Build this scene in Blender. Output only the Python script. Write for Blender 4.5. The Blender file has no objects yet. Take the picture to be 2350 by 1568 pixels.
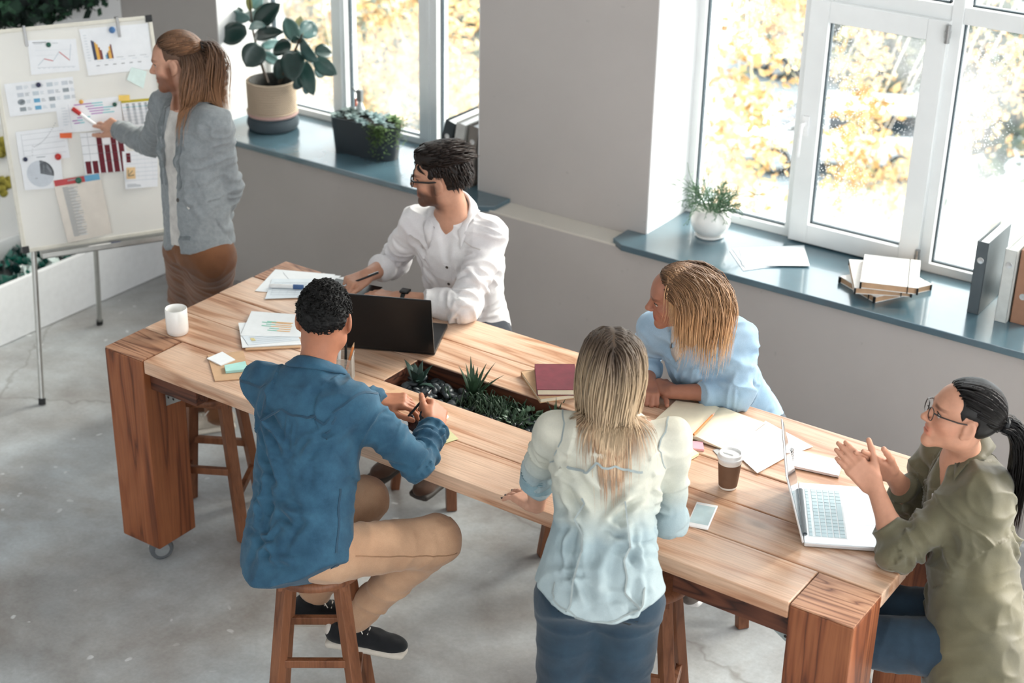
import bpy, bmesh, math, random
import numpy as np
from mathutils import Vector, Matrix
from mathutils.bvhtree import BVHTree

scene = bpy.context.scene
COL = scene.collection
random.seed(11)
RNG = np.random.default_rng(11)
PI = math.pi

# ------------------------------------------------------------------ camera
CAM_H = 3.6
FOC = 3722.33                     # focal length in pixels of the 2350 x 1568 frame
YAW, TILT, ROLL = math.radians(-33.9622), math.radians(26.0085), math.radians(1.1098)
def _cam_axes():
    cy, sy, ct, st = math.cos(YAW), math.sin(YAW), math.cos(TILT), math.sin(TILT)
    f = np.array([sy*ct, cy*ct, -st]); r = np.array([cy, -sy, 0.0]); u = np.cross(r, f)
    c, s = math.cos(ROLL), math.sin(ROLL)
    return np.array([r*c+u*s, -r*s+u*c, f])
CAX = _cam_axes()
CAMP = np.array([0, 0, CAM_H])
cam_data = bpy.data.cameras.new('camera')
cam_data.sensor_width = 36.0
cam_data.lens = FOC/2350*36.0
cam_data.clip_end = 300
cam = bpy.data.objects.new('camera', cam_data); COL.objects.link(cam)
M = Matrix.Identity(4)
for i in range(3):
    M[i][0], M[i][1], M[i][2], M[i][3] = CAX[0][i], CAX[1][i], -CAX[2][i], CAMP[i]
cam.matrix_world = M
cam_data.dof.use_dof = True
cam_data.dof.focus_distance = 5.25
cam_data.dof.aperture_fstop = 2.6
scene.camera = cam

# ------------------------------------------------------------------ world, light, exposure
world = bpy.data.worlds.new('overcast_sky'); scene.world = world
world.use_nodes = True
wn = world.node_tree.nodes; bg = wn['Background']
bg.inputs[0].default_value = (0.93, 0.97, 1.0, 1); bg.inputs[1].default_value = 3.0
sun_d = bpy.data.lights.new('sun', 'SUN'); sun_d.energy = 14.0; sun_d.angle = math.radians(45); sun_d.color = (1.0, 0.95, 0.86)
sun = bpy.data.objects.new('sun', sun_d); COL.objects.link(sun)
sun.rotation_euler = Vector((-0.42, -0.72, -0.62)).to_track_quat('-Z', 'Y').to_euler()
scene.view_settings.view_transform = 'Standard'
scene.view_settings.look = 'None'
scene.view_settings.exposure = 0.5
scene.view_settings.gamma = 1.0
scene.view_settings.use_curve_mapping = False
scene.cycles.use_denoising = True
scene.cycles.max_bounces = 6
scene.cycles.diffuse_bounces = 4
scene.cycles.transparent_max_bounces = 12
scene.cycles.sample_clamp_indirect = 6.0
scene.cycles.caustics_reflective = False
scene.cycles.caustics_refractive = False

# ------------------------------------------------------------------ picture ray helpers (give real points on a real plane)
def ray(x, y):
    return np.array([(x-1175)/FOC, -(y-784)/FOC, 1.0]) @ CAX
def Zp(x, y, z):
    d = ray(x, y); return CAMP + d*((z-CAM_H)/d[2])
def Yp(x, y, v):
    d = ray(x, y); return CAMP + d*(v/d[1])
def Xp(x, y, v):
    d = ray(x, y); return CAMP + d*(v/d[0])

# ------------------------------------------------------------------ objects and tags
def mk(name, me, mat=None, parent=None, loc=None, rot=None):
    o = bpy.data.objects.new(name, me); COL.objects.link(o)
    if mat is not None and me is not None:
        ms = mat if isinstance(mat, (list, tuple)) else [mat]
        if not me.materials:
            for m_ in ms: me.materials.append(m_)
    if parent is not None: o.parent = parent
    if loc is not None: o.location = loc
    if rot is not None: o.rotation_euler = rot
    return o
def empty(name, loc=(0, 0, 0), rz=0.0):
    o = bpy.data.objects.new(name, None); COL.objects.link(o)
    o.location = loc; o.rotation_euler = (0, 0, rz); o.empty_display_size = .05
    return o
def tag(o, label, cat, group=None):
    o['label'] = label; o['category'] = cat
    if group: o['group'] = group
    return o
def struct(o):
    o['kind'] = 'structure'; return o

# ------------------------------------------------------------------ mesh builder
def frame_of(d, up=(0, 0, 1)):
    d = np.asarray(d, float); d = d/np.linalg.norm(d)
    u = np.asarray(up, float)
    if abs(d@u) > .98*np.linalg.norm(u): u = np.array([1.0, 0, 0]) if abs(d[0]) < .9 else np.array([0, 1.0, 0])
    x = np.cross(u, d); x /= np.linalg.norm(x); y = np.cross(d, x)
    return x, y, d
class MB:
    def __init__(s): s.v = []; s.f = []; s.m = []
    def add(s, vs, fs, m=0):
        b = len(s.v); s.v.extend([tuple(map(float, p)) for p in vs]); s.f.extend([tuple(b+i for i in f) for f in fs]); s.m.extend([m]*len(fs)); return s
    def box(s, lo, hi, m=0, M=None):
        x0, y0, z0 = lo; x1, y1, z1 = hi
        vs = [(x0,y0,z0),(x1,y0,z0),(x1,y1,z0),(x0,y1,z0),(x0,y0,z1),(x1,y0,z1),(x1,y1,z1),(x0,y1,z1)]
        if M is not None: vs = [M @ Vector(p) for p in vs]
        return s.add(vs, [(0,3,2,1),(4,5,6,7),(0,1,5,4),(1,2,6,5),(2,3,7,6),(3,0,4,7)], m)
    def hexa(s, vs, m=0):
        return s.add(vs, [(0,3,2,1),(4,5,6,7),(0,1,5,4),(1,2,6,5),(2,3,7,6),(3,0,4,7)], m)
    def bar(s, a, b, w, h, m=0, up=(0,0,1)):
        a, b = np.asarray(a, float), np.asarray(b, float); x, y, d = frame_of(b-a, up)
        vs = []
        for p in (a, b):
            for sx, sy in ((-1,-1),(1,-1),(1,1),(-1,1)): vs.append(p+x*sx*w/2+y*sy*h/2)
        return s.hexa(vs, m)
    def tube(s, pts, r, n=8, m=0, caps=True, closed=False, flat=1.0, up=(0,0,1)):
        pts = [np.asarray(p, float) for p in pts]; N = len(pts)
        rs = r if hasattr(r, '__len__') else [r]*N
        b = len(s.v)
        px = None
        for i, p in enumerate(pts):
            if closed: d = pts[(i+1) % N]-pts[i-1]
            else: d = pts[min(i+1, N-1)]-pts[max(i-1, 0)]
            if np.linalg.norm(d) < 1e-9: d = np.array([0, 0, 1.0])
            d = d/np.linalg.norm(d)
            if px is None: x, y, _ = frame_of(d, up)
            else:
                x = px - d*(px@d); x /= max(np.linalg.norm(x), 1e-9); y = np.cross(d, x)
            px = x
            for k in range(n):
                a = 2*PI*k/n; s.v.append(tuple(p + (x*math.cos(a)+y*math.sin(a)*flat)*rs[i]))
        R = N if closed else N-1
        for i in range(R):
            for k in range(n):
                a0 = b+i*n+k; a1 = b+i*n+(k+1) % n; c = ((i+1) % N)-i
                s.f.append((a0, a1, a1+c*n, a0+c*n)); s.m.append(m)
        if caps and not closed:
            s.f.append(tuple(b+k for k in reversed(range(n)))); s.m.append(m)
            s.f.append(tuple(b+(N-1)*n+k for k in range(n))); s.m.append(m)
        return s
    def lathe(s, prof, n=24, c=(0,0,0), m=0, M=None, sx=1.0, sy=1.0):
        b = len(s.v)
        for r, z in prof:
            for k in range(n):
                a = 2*PI*k/n; p = Vector((c[0]+r*math.cos(a)*sx, c[1]+r*math.sin(a)*sy, c[2]+z))
                if M is not None: p = M @ p
                s.v.append(tuple(p))
        for i in range(len(prof)-1):
            for k in range(n):
                a0 = b+i*n+k; a1 = b+i*n+(k+1) % n
                s.f.append((a0, a1, a1+n, a0+n)); s.m.append(m)
        return s
    def disc(s, c, r, n=16, m=0, M=None, flip=False):
        vs = [Vector((c[0]+r*math.cos(2*PI*k/n), c[1]+r*math.sin(2*PI*k/n), c[2])) for k in range(n)]
        if M is not None: vs = [M @ v for v in vs]
        f = tuple(range(n)); return s.add(vs, [f[::-1] if flip else f], m)
    def sphere(s, c, r, nu=12, nv=8, m=0, M=None):
        rr = r if hasattr(r, '__len__') else (r, r, r); b = len(s.v)
        for j in range(nv+1):
            t = PI*j/nv
            for k in range(nu):
                a = 2*PI*k/nu; p = Vector((c[0]+rr[0]*math.sin(t)*math.cos(a), c[1]+rr[1]*math.sin(t)*math.sin(a), c[2]+rr[2]*math.cos(t)))
                if M is not None: p = M @ p
                s.v.append(tuple(p))
        for j in range(nv):
            for k in range(nu):
                a0 = b+j*nu+k; a1 = b+j*nu+(k+1) % nu
                s.f.append((a0, a0+nu, a1+nu, a1)); s.m.append(m)
        return s
    def prism(s, poly, z0, z1, m=0, M=None):
        n = len(poly)
        vs = [Vector((x, y, z0)) for x, y in poly]+[Vector((x, y, z1)) for x, y in poly]
        if M is not None: vs = [M @ v for v in vs]
        fs = [tuple(reversed(range(n))), tuple(range(n, 2*n))]+[(i, (i+1) % n, n+(i+1) % n, n+i) for i in range(n)]
        return s.add(vs, fs, m)
    def slab(s, pts, t, m=0):
        """a thin sheet: quad or polygon of 3d points (counter-clockwise from above), thickness t downwards"""
        pts = [np.asarray(p, float) for p in pts]; n = len(pts)
        vs = pts+[p-np.array([0, 0, t]) for p in pts]
        fs = [tuple(range(n)), tuple(reversed(range(n, 2*n)))]+[(i, n+i, n+(i+1) % n, (i+1) % n) for i in range(n)]
        return s.add(vs, fs, m)
    def mesh(s, name, smooth=False, bevel=0.0, seg=2, merge=False):
        me = bpy.data.meshes.new(name)
        me.from_pydata(s.v, [], s.f)
        me.polygons.foreach_set('material_index', s.m)
        if bevel > 0 or merge:
            bm = bmesh.new(); bm.from_mesh(me)
            if merge: bmesh.ops.remove_doubles(bm, verts=bm.verts, dist=1e-5)
            if bevel > 0:
                ed = [e for e in bm.edges if len(e.link_faces) == 2 and e.calc_face_angle(0) > .6]
                bmesh.ops.bevel(bm, geom=ed, offset=bevel, segments=seg, affect='EDGES', profile=.6)
            bmesh.ops.recalc_face_normals(bm, faces=bm.faces)
            bm.to_mesh(me); bm.free()
        if smooth:
            me.polygons.foreach_set('use_smooth', [True]*len(me.polygons))
            if smooth != 'all': me.set_sharp_from_angle(angle=math.radians(42))
        me.update()
        return me
    def build(s, name, mat=None, parent=None, smooth=False, bevel=0.0, seg=2, loc=None, rot=None, merge=False):
        return mk(name, s.mesh(name, smooth, bevel, seg, merge), mat, parent, loc, rot)

# ------------------------------------------------------------------ materials
def srgb(r, g, b):
    f = lambda c: (c/255)/12.92 if c/255 <= .04045 else ((c/255+.055)/1.055)**2.4
    return (f(r), f(g), f(b), 1.0)
class NT:
    def __init__(s, name):
        s.mat = bpy.data.materials.new(name); s.mat.use_nodes = True
        s.t = s.mat.node_tree; s.b = s.t.nodes['Principled BSDF']; s.out = s.t.nodes['Material Output']
    def n(s, typ, **kw):
        nd = s.t.nodes.new('ShaderNode'+typ)
        for k, v in kw.items():
            if k.startswith('i_'): nd.inputs[k[2:].replace('_', ' ')].default_value = v
            else: setattr(nd, k, v)
        return nd
    def l(s, a, b): s.t.links.new(a, b)
    def coord(s, kind='Object', scale=(1,1,1), rnd=True):
        tc = s.n('TexCoord'); mp = s.n('Mapping'); mp.inputs['Scale'].default_value = scale
        if rnd:
            oi = s.n('ObjectInfo'); mu = s.n('VectorMath', operation='SCALE'); mu.inputs[3].default_value = 37.0
            cb = s.n('CombineXYZ')
            for i in range(3): s.l(oi.outputs['Random'], cb.inputs[i])
            s.l(cb.outputs[0], mu.inputs[0]); ad = s.n('VectorMath', operation='ADD')
            s.l(tc.outputs[kind], ad.inputs[0]); s.l(mu.outputs[0], ad.inputs[1]); s.l(ad.outputs[0], mp.inputs[0])
        else: s.l(tc.outputs[kind], mp.inputs[0])
        return mp.outputs[0]
    def noise(s, vec, scale=5, detail=4, rough=.55, dist=0.0):
        nd = s.n('TexNoise'); nd.inputs['Scale'].default_value = scale; nd.inputs['Detail'].default_value = detail
        nd.inputs['Roughness'].default_value = rough; nd.inputs['Distortion'].default_value = dist
        s.l(vec, nd.inputs['Vector']); return nd.outputs['Fac']
    def voro(s, vec, scale=5, feature='F1', out='Distance'):
        nd = s.n('TexVoronoi', feature=feature); nd.inputs['Scale'].default_value = scale
        s.l(vec, nd.inputs['Vector']); return nd.outputs[out]
    def ramp(s, fac, stops, interp='LINEAR'):
        nd = s.n('ValToRGB'); cr = nd.color_ramp; cr.interpolation = interp
        while len(cr.elements) < len(stops): cr.elements.new(.5)
        for e, (p, c) in zip(cr.elements, stops): e.position = p; e.color = c if len(c) == 4 else (*c, 1)
        s.l(fac, nd.inputs[0]); return nd.outputs[0]
    def mix(s, fac, a, b, mode='MIX'):
        nd = s.n('Mix', data_type='RGBA', blend_type=mode)
        for sock, v in ((nd.inputs[0], fac), (nd.inputs[6], a), (nd.inputs[7], b)):
            if hasattr(v, 'is_linked') or hasattr(v, 'links'): s.l(v, sock)
            elif sock == nd.inputs[0]: sock.default_value = v
            else: sock.default_value = v if len(v) == 4 else (*v, 1)
        return nd.outputs[2]
    def math(s, op, a, b=0.0, clamp=False):
        nd = s.n('Math', operation=op, use_clamp=clamp)
        for i, v in enumerate((a, b)):
            if hasattr(v, 'links'): s.l(v, nd.inputs[i])
            else: nd.inputs[i].default_value = v
        return nd.outputs[0]
    def attr(s, name):
        return s.n('Attribute', attribute_name=name)
    def col(s, c):
        if hasattr(c, 'links'): s.l(c, s.b.inputs['Base Color'])
        else: s.b.inputs['Base Color'].default_value = c if len(c) == 4 else (*c, 1)
    def bump(s, h, strength=.3, dist=.002):
        nd = s.n('Bump'); nd.inputs['Strength'].default_value = strength; nd.inputs['Distance'].default_value = dist
        s.l(h, nd.inputs['Height']); s.l(nd.outputs[0], s.b.inputs['Normal'])
    def p(s, **kw):
        for k, v in kw.items():
            sock = s.b.inputs[k.replace('_', ' ')]
            if hasattr(v, 'links'): s.l(v, sock)
            else: sock.default_value = v
        return s
_MC = {}
def plain(name, rgb, rough=.6, metal=0.0, var=.06, nscale=30, bump=0.0, spec=.5, coat=0.0):
    """a plain finish with slight uneven tone"""
    if name in _MC: return _MC[name]
    t = NT(name); c = srgb(*rgb); v = t.coord(rnd=True)
    nz = t.noise(v, nscale, 3)
    d = tuple(max(0, x*(1-var)) for x in c[:3])+(1,); e = tuple(min(1, x*(1+var)) for x in c[:3])+(1,)
    t.col(t.ramp(nz, [(.3, d), (.7, e)])); t.p(Roughness=rough, Metallic=metal)
    t.b.inputs['Specular IOR Level'].default_value = spec
    if coat: t.b.inputs['Coat Weight'].default_value = coat
    if bump: t.bump(nz, bump, .002)
    _MC[name] = t.mat; return t.mat
def wood(name, light, mid, dark, axis=0, rough=.5, rings=11.0, knots=True, spec=.4, kn=.8):
    if name in _MC: return _MC[name]
    t = NT(name)
    sc = [9.0, 9.0, 9.0]; sc[axis] = .9
    v = t.coord(scale=sc)
    n1 = t.noise(v, .75, 3, .5, .6)
    rg = t.math('FRACT', t.math('MULTIPLY', n1, rings))
    rg = t.math('PINGPONG', t.math('MULTIPLY', n1, rings*2), 1.0)
    sf = [160.0, 160.0, 160.0]; sf[axis] = 5.0
    v2 = t.coord(scale=sf); fib = t.noise(v2, 1.0, 3, .6)
    c = t.ramp(rg, [(0.0, srgb(*dark)), (.28, srgb(*mid)), (.75, srgb(*light)), (1.0, srgb(*light))])
    fc = t.ramp(fib, [(.25, (.62, .55, .5, 1)), (.6, (1, 1, 1, 1))])
    c = t.mix(.75, c, fc, 'MULTIPLY')
    big = t.noise(t.coord(scale=(1, 1, 1)), 2.2, 3)
    c = t.mix(.8, c, t.ramp(big, [(.3, (.74, .66, .62, 1)), (.65, (1.05, 1.02, 1.0, 1))]), 'MULTIPLY')
    if knots:
        sk = [5.2, 5.2, 5.2]; sk[axis] = 2.3
        vd = t.voro(t.coord(scale=sk), 1.0)
        c = t.mix(t.math('MULTIPLY', t.ramp(vd, [(.05, (1, 1, 1, 1)), (.13, (0, 0, 0, 1))]), kn), c, srgb(70, 40, 28))
    t.col(c); t.p(Roughness=t.math('ADD', t.math('MULTIPLY', fib, .25), rough-.12))
    t.b.inputs['Specular IOR Level'].default_value = spec
    t.bump(t.math('ADD', t.math('MULTIPLY', fib, .7), rg), .25, .0015)
    _MC[name] = t.mat; return t.mat
def cloth(name, rgb, rgb2=None, rough=.85, weave=900, bump=.25, mottle=9, sheen=.2, wear=0.0):
    if name in _MC: return _MC[name]
    t = NT(name); a = srgb(*rgb); b = srgb(*(rgb2 or tuple(int(x*.82) for x in rgb)))
    v = t.coord(rnd=False); big = t.noise(v, mottle, 4, .6)
    c = t.ramp(big, [(.32, b), (.66, a)])
    wv = t.noise(v, weave, 1, .5)
    c = t.mix(.35, c, t.ramp(wv, [(.3, (.55, .55, .55, 1)), (.7, (1.15, 1.15, 1.15, 1))]), 'MULTIPLY')
    t.col(c); t.p(Roughness=rough); t.b.inputs['Sheen Weight'].default_value = sheen
    t.b.inputs['Specular IOR Level'].default_value = .25
    fold = t.noise(v, 38, 3, .6)
    t.bump(t.math('ADD', t.math('MULTIPLY', wv, .25), fold), bump, .004)
    _MC[name] = t.mat; return t.mat
# ================================================================== setting
def mat_wall(name, rgb, rough=.8):
    if name in _MC: return _MC[name]
    t = NT(name); v = t.coord(rnd=False); a = srgb(*rgb)
    big = t.noise(v, 1.6, 4, .6); fine = t.noise(v, 70, 4, .6)
    c = t.ramp(big, [(.3, tuple(x*.92 for x in a[:3])+(1,)), (.7, a)])
    sp = t.noise(v, 22, 2, .4)
    c = t.mix(t.ramp(sp, [(.74, (0, 0, 0, 1)), (.8, (.35, .35, .35, 1))]), c, tuple(x*.6 for x in a[:3])+(1,))
    t.col(c); t.p(Roughness=rough); t.b.inputs['Specular IOR Level'].default_value = .25
    t.bump(fine, .15, .002); _MC[name] = t.mat; return t.mat
def mat_floor():
    t = NT('polished_concrete'); v = t.coord(rnd=False)
    big = t.noise(v, .9, 6, .62, .4); mid = t.noise(v, 4.5, 5, .6); fine = t.noise(v, 60, 4, .6)
    c = t.ramp(big, [(.28, srgb(134, 124, 116)), (.43, srgb(168, 167, 165)), (.58, srgb(192, 198, 201)), (.75, srgb(158, 150, 142))])
    c = t.mix(.8, c, t.ramp(mid, [(.3, (.72, .7, .69, 1)), (.62, (1.04, 1.04, 1.04, 1))]), 'MULTIPLY')
    c = t.mix(.5, c, t.ramp(fine, [(.3, (.8, .8, .8, 1)), (.7, (1.1, 1.1, 1.1, 1))]), 'MULTIPLY')
    wv = t.n('VectorMath', operation='ADD'); t.l(v, wv.inputs[0])
    nz = t.n('TexNoise'); nz.inputs['Scale'].default_value = 9; t.l(v, nz.inputs['Vector'])
    sc = t.n('VectorMath', operation='SCALE'); sc.inputs[3].default_value = .12; t.l(nz.outputs['Color'], sc.inputs[0]); t.l(sc.outputs[0], wv.inputs[1])
    dots = t.voro(wv.outputs[0], 9.0); pick = t.noise(v, 2.3, 2)
    d = t.math('MULTIPLY', t.ramp(dots, [(.09, (1, 1, 1, 1)), (.13, (0, 0, 0, 1))]), t.ramp(pick, [(.46, (0, 0, 0, 1)), (.56, (1, 1, 1, 1))]))
    c = t.mix(t.math('MULTIPLY', d, .7), c, srgb(228, 230, 230))
    dark = t.voro(wv.outputs[0], 6.1); pk2 = t.noise(v, 1.4, 2)
    d2 = t.math('MULTIPLY', t.ramp(dark, [(.05, (1, 1, 1, 1)), (.09, (0, 0, 0, 1))]), t.ramp(pk2, [(.55, (0, 0, 0, 1)), (.6, (1, 1, 1, 1))]))
    c = t.mix(t.math('MULTIPLY', d2, .45), c, srgb(96, 90, 84))
    cr = t.voro(wv.outputs[0], .35, 'DISTANCE_TO_EDGE')
    c = t.mix(t.math('MULTIPLY', t.ramp(cr, [(.0, (1, 1, 1, 1)), (.004, (0, 0, 0, 1))]), .5), c, srgb(120, 114, 108))
    t.col(c); t.p(Roughness=t.math('ADD', t.math('MULTIPLY', mid, .3), .22)); t.b.inputs['Specular IOR Level'].default_value = .45
    t.bump(t.math('ADD', fine, mid), .06, .002); return t.mat
WALL = mat_wall('grey_plaster', (190, 184, 180))
WALLW = mat_wall('white_plaster', (240, 240, 240))
PVC = plain('white_window_plastic', (236, 238, 238), .35, var=.03, nscale=6)
SILL = plain('slate_sill', (78, 104, 116), .2, var=.1, nscale=5, spec=1.0, coat=.5)
WX0, WX1 = -6.63, 5.0
struct(MB().box((WX0-.3, -5.2, -.2), (WX1+.2, 6.6, 0)).build('floor', mat_floor()))
struct(MB().box((WX0-.3, -5.2, 4.6), (WX1+.2, 6.6, 4.8)).build('ceiling', WALLW))
w = MB()
w.box((WX0, 5.85, 0), (WX1, 6.5, .797))                        # lower wall
w.box((WX0, 5.99, .797), (-5.92, 6.5, 4.6))                    # pier by the corner
w.box((-4.245, 5.99, .797), (-3.317, 6.5, 4.6))                # pier between the windows
w.box((-.95, 5.99, .797), (-.25, 6.5, 4.6))
w.box((2.2, 5.99, .797), (2.9, 6.5, 4.6))
w.box((WX0, 5.99, 3.5), (WX1, 6.5, 4.6))                       # lintel
struct(w.build('wall_north', WALL))
rv = MB()                                                      # thin skins, whiter than the piers, on the window reveals
for x in (-5.92, -3.317): rv.box((x, 5.992, .825), (x+.006, 6.36, 3.5))
for x in (-4.245, -.95): rv.box((x-.006, 5.992, .825), (x, 6.36, 3.5))
struct(rv.build('trim_1', WALLW))
lg = MB().box((-4.3, 5.846, .797), (-3.2, 5.99, .806))
struct(lg.build('trim_2', mat_wall('pale_ledge', (222, 216, 206))))
struct(MB().box((WX0-.3, -5.2, 0), (WX0, 6.5, 4.6)).build('wall_west', WALLW))
w = MB()                                                       # unseen walls behind the viewer; openings shaped to let sky light in
w.box((WX0, -5.2, 0), (WX1, -5, 1.4)); w.box((WX0, -5.2, 3.4), (WX1, -5, 4.6))
for x, d in ((-6.63, 1.6), (-3.7, 1.7), (-.8, 1.7), (2.1, 1.7), (4.2, .8)): w.box((x, -5.2, 1.4), (x+d, -5, 3.4))
struct(w.build('wall_south', WALLW))
w = MB()
w.box((WX1, -5.2, 0), (WX1+.2, 6.5, .9)); w.box((WX1, -5.2, 4.2), (WX1+.2, 6.5, 4.6))
for y in (-5.2, -2.4, .4, 3.2, 6.2): w.box((WX1, y, .9), (WX1+.2, y+.25, 4.2))
struct(w.build('wall_east', WALLW))
struct(MB().prism([(-6.2, 5.815), (-4.13, 5.815), (-4.06, 5.86), (-4.06, 5.99), (-4.247, 5.99), (-4.247, 6.36), (-5.918, 6.36), (-5.918, 5.99), (-6.2, 5.99)], .797, .827).build('trim_3', SILL, bevel=.003))
struct(MB().prism([(-3.34, 5.815), (-.8, 5.815), (-.8, 5.99), (-.952, 5.99), (-.952, 6.36), (-3.315, 6.36), (-3.315, 5.99), (-3.41, 5.99), (-3.41, 5.86)], .797, .827).build('trim_4', SILL, bevel=.003))

# ---- glass: clear pane with dried rain drops
def mat_glass():
    t = NT('window_glass'); v = t.coord(rnd=True)
    t.t.nodes.remove(t.b)
    tr = t.n('BsdfTransparent'); tr.inputs[0].default_value = (.97, .985, .98, 1)
    gl = t.n('BsdfGlossy'); gl.inputs['Roughness'].default_value = .02
    fr = t.n('Fresnel'); fr.inputs[0].default_value = 1.45
    m1 = t.n('MixShader'); t.l(t.math('MULTIPLY', fr.outputs[0], .6), m1.inputs[0]); t.l(tr.outputs[0], m1.inputs[1]); t.l(gl.outputs[0], m1.inputs[2])
    df = t.n('BsdfTranslucent'); df.inputs[0].default_value = (.95, .97, 1, 1)
    dr = t.voro(v, 95.0); pk = t.noise(v, 2.6, 3)
    f = t.math('MULTIPLY', t.ramp(dr, [(.16, (1, 1, 1, 1)), (.26, (0, 0, 0, 1))]), t.ramp(pk, [(.42, (0, 0, 0, 1)), (.62, (.3, .3, .3, 1))]))
    hz = t.math('ADD', f, t.math('MULTIPLY', t.ramp(t.noise(v, 1.7, 3), [(.4, (0, 0, 0, 1)), (.75, (1, 1, 1, 1))]), .11), True)
    m2 = t.n('MixShader'); t.l(hz, m2.inputs[0]); t.l(m1.outputs[0], m2.inputs[1]); t.l(df.outputs[0], m2.inputs[2])
    t.l(m2.outputs[0], t.out.inputs[0]); return t.mat
GLASS = mat_glass(); GASKET = plain('dark_gasket', (52, 66, 74), .6)
STEEL = plain('brushed_steel', (150, 150, 150), .35, 1.0)
def ring_frame(x0, x1, z0, z1, w, y0, y1, parent, name='frame', mat=None):
    m_ = MB()
    m_.box((x0, y0, z0), (x0+w, y1, z1)); m_.box((x1-w, y0, z0), (x1, y1, z1))
    m_.box((x0+w, y0, z0), (x1-w, y1, z0+w)); m_.box((x0+w, y0, z1-w), (x1-w, y1, z1))
    return m_.build(name, mat or PVC, parent, bevel=.004)
def pane(x0, x1, z0, z1, parent, y=6.385):
    g = .006
    m_ = MB()
    m_.box((x0, y-.012, z0), (x0+g, y+.012, z1)); m_.box((x1-g, y-.012, z0), (x1, y+.012, z1)); m_.box((x0, y-.012, z0), (x1, y+.012, z0+g)); m_.box((x0, y-.012, z1-g), (x1, y+.012, z1))
    m_.build('gasket', GASKET, parent)
    o = MB().box((x0, y, z0), (x1, y+.003, z1)).build('pane', GLASS, parent)
    return o
w1 = struct(empty('window_1', (-5.08, 6.35, .825)))
w1.location = (0, 0, 0)
ring_frame(-5.92, -4.245, .827, 3.5, .035, 6.35, 6.43, w1)
for x0, x1 in ((-5.44, -5.35), (-4.868, -4.755)):
    MB().box((x0, 6.335, .862), (x1, 6.43, 3.465)).build('mullion', PVC, w1, bevel=.004)
    MB().box((x0+.055, 6.325, .862), (x0+.07, 6.336, 3.465)).build('cover_strip', PVC, w1)
for x0, x1 in ((-5.885, -5.44), (-5.35, -4.868), (-4.755, -4.28)):
    pane(x0, x1, .862, 3.465, w1)
w2 = struct(empty('window_2'))
ring_frame(-3.317, -.95, .827, 3.5, .04, 6.35, 6.43, w2)
for x0, x1 in ((-2.80, -2.755), (-2.165, -2.115), (-1.6, -1.5)):
    MB().box((x0, 6.34, .867), (x1, 6.43, 3.46)).build('mullion', PVC, w2, bevel=.004)
for x0, x1 in ((-3.277, -2.80), (-2.755, -2.165), (-2.115, -1.6), (-1.5, -.99)):
    MB().box((x0, 6.345, 1.915), (x1, 6.43, 1.985)).build('transom', PVC, w2, bevel=.004)
    if x0 != -2.755: pane(x0, x1, .867, 1.915, w2)
    pane(x0+(.02 if x0 > -2.5 else 0), x1-.02, 1.985, 3.46, w2)
sash = ring_frame(-2.765, -2.16, .835, 1.925, .088, 6.31, 6.36, w2, 'sash')
pane(-2.677, -2.248, .923, 1.837, sash, 6.35)
h = MB(); h.box((-2.747, 6.295, 1.33), (-2.715, 6.31, 1.42)); h.tube([(-2.731, 6.30, 1.39), (-2.731, 6.262, 1.388), (-2.732, 6.256, 1.37), (-2.733, 6.256, 1.245)], [.009, .0095, .0105, .0085], 10)
h.build('handle', plain('white_handle', (244, 244, 244), .3), sash, bevel=.003, smooth=True)
for z in (1.84, .86):
    h = MB(); h.tube([(-2.157, 6.302, z-.0), (-2.157, 6.302, z+.075)], .011, 10); h.tube([(-2.157, 6.302, z+.022), (-2.157, 6.302, z+.05)], .013, 10)
    h.build('hinge', STEEL, sash, smooth=True)
w3 = struct(empty('added_window_3')); ring_frame(-.25, 2.2, .797, 3.5, .05, 6.35, 6.43, w3)  # out of view, added to let more daylight into the room

# ---- outside: street far below, parked cars, birches in autumn leaf
GZ = -8.5
def mat_street():
    t = NT('street_asphalt'); v = t.coord(rnd=False)
    n1 = t.noise(v, .25, 5, .6); n2 = t.noise(v, 6, 4)
    c = t.ramp(n1, [(.3, srgb(104, 114, 120)), (.7, srgb(150, 160, 164))])
    lf = t.voro(v, 3.2); pk = t.noise(v, .35, 2)
    c = t.mix(t.math('MULTIPLY', t.ramp(lf, [(.2, (1, 1, 1, 1)), (.3, (0, 0, 0, 1))]), t.ramp(pk, [(.45, (0, 0, 0, 1)), (.6, (1, 1, 1, 1))])), c, srgb(140, 116, 70))
    t.col(c); t.p(Roughness=.6); return t.mat
gnd = struct(MB().box((-70, 6.9, GZ-.3), (40, 90, GZ)).build('ground', mat_street()))
kb = MB(); kb.bar((-60, 17.5, GZ+.06), (30, 31, GZ+.06), .3, .14); struct(kb.build('kerb', plain('kerb_stone', (140, 122, 114), .8)))
struct(MB().box((WX0-3, 6.5, GZ), (WX1+6, 6.9, -.2)).build('wall_facade', WALLW))
LEAFY = NT('yellow_birch_leaves')
oi = LEAFY.attr('tone'); LEAFY.col(LEAFY.ramp(oi.outputs['Fac'], [(0, srgb(140, 106, 58)), (.35, srgb(178, 140, 84)), (.75, srgb(200, 174, 124)), (1, srgb(116, 124, 92))]))
LEAFY.p(Roughness=.6); LEAFY = LEAFY.mat
BARK = plain('birch_bark', (196, 190, 182), .9, var=.3, nscale=9)
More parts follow.
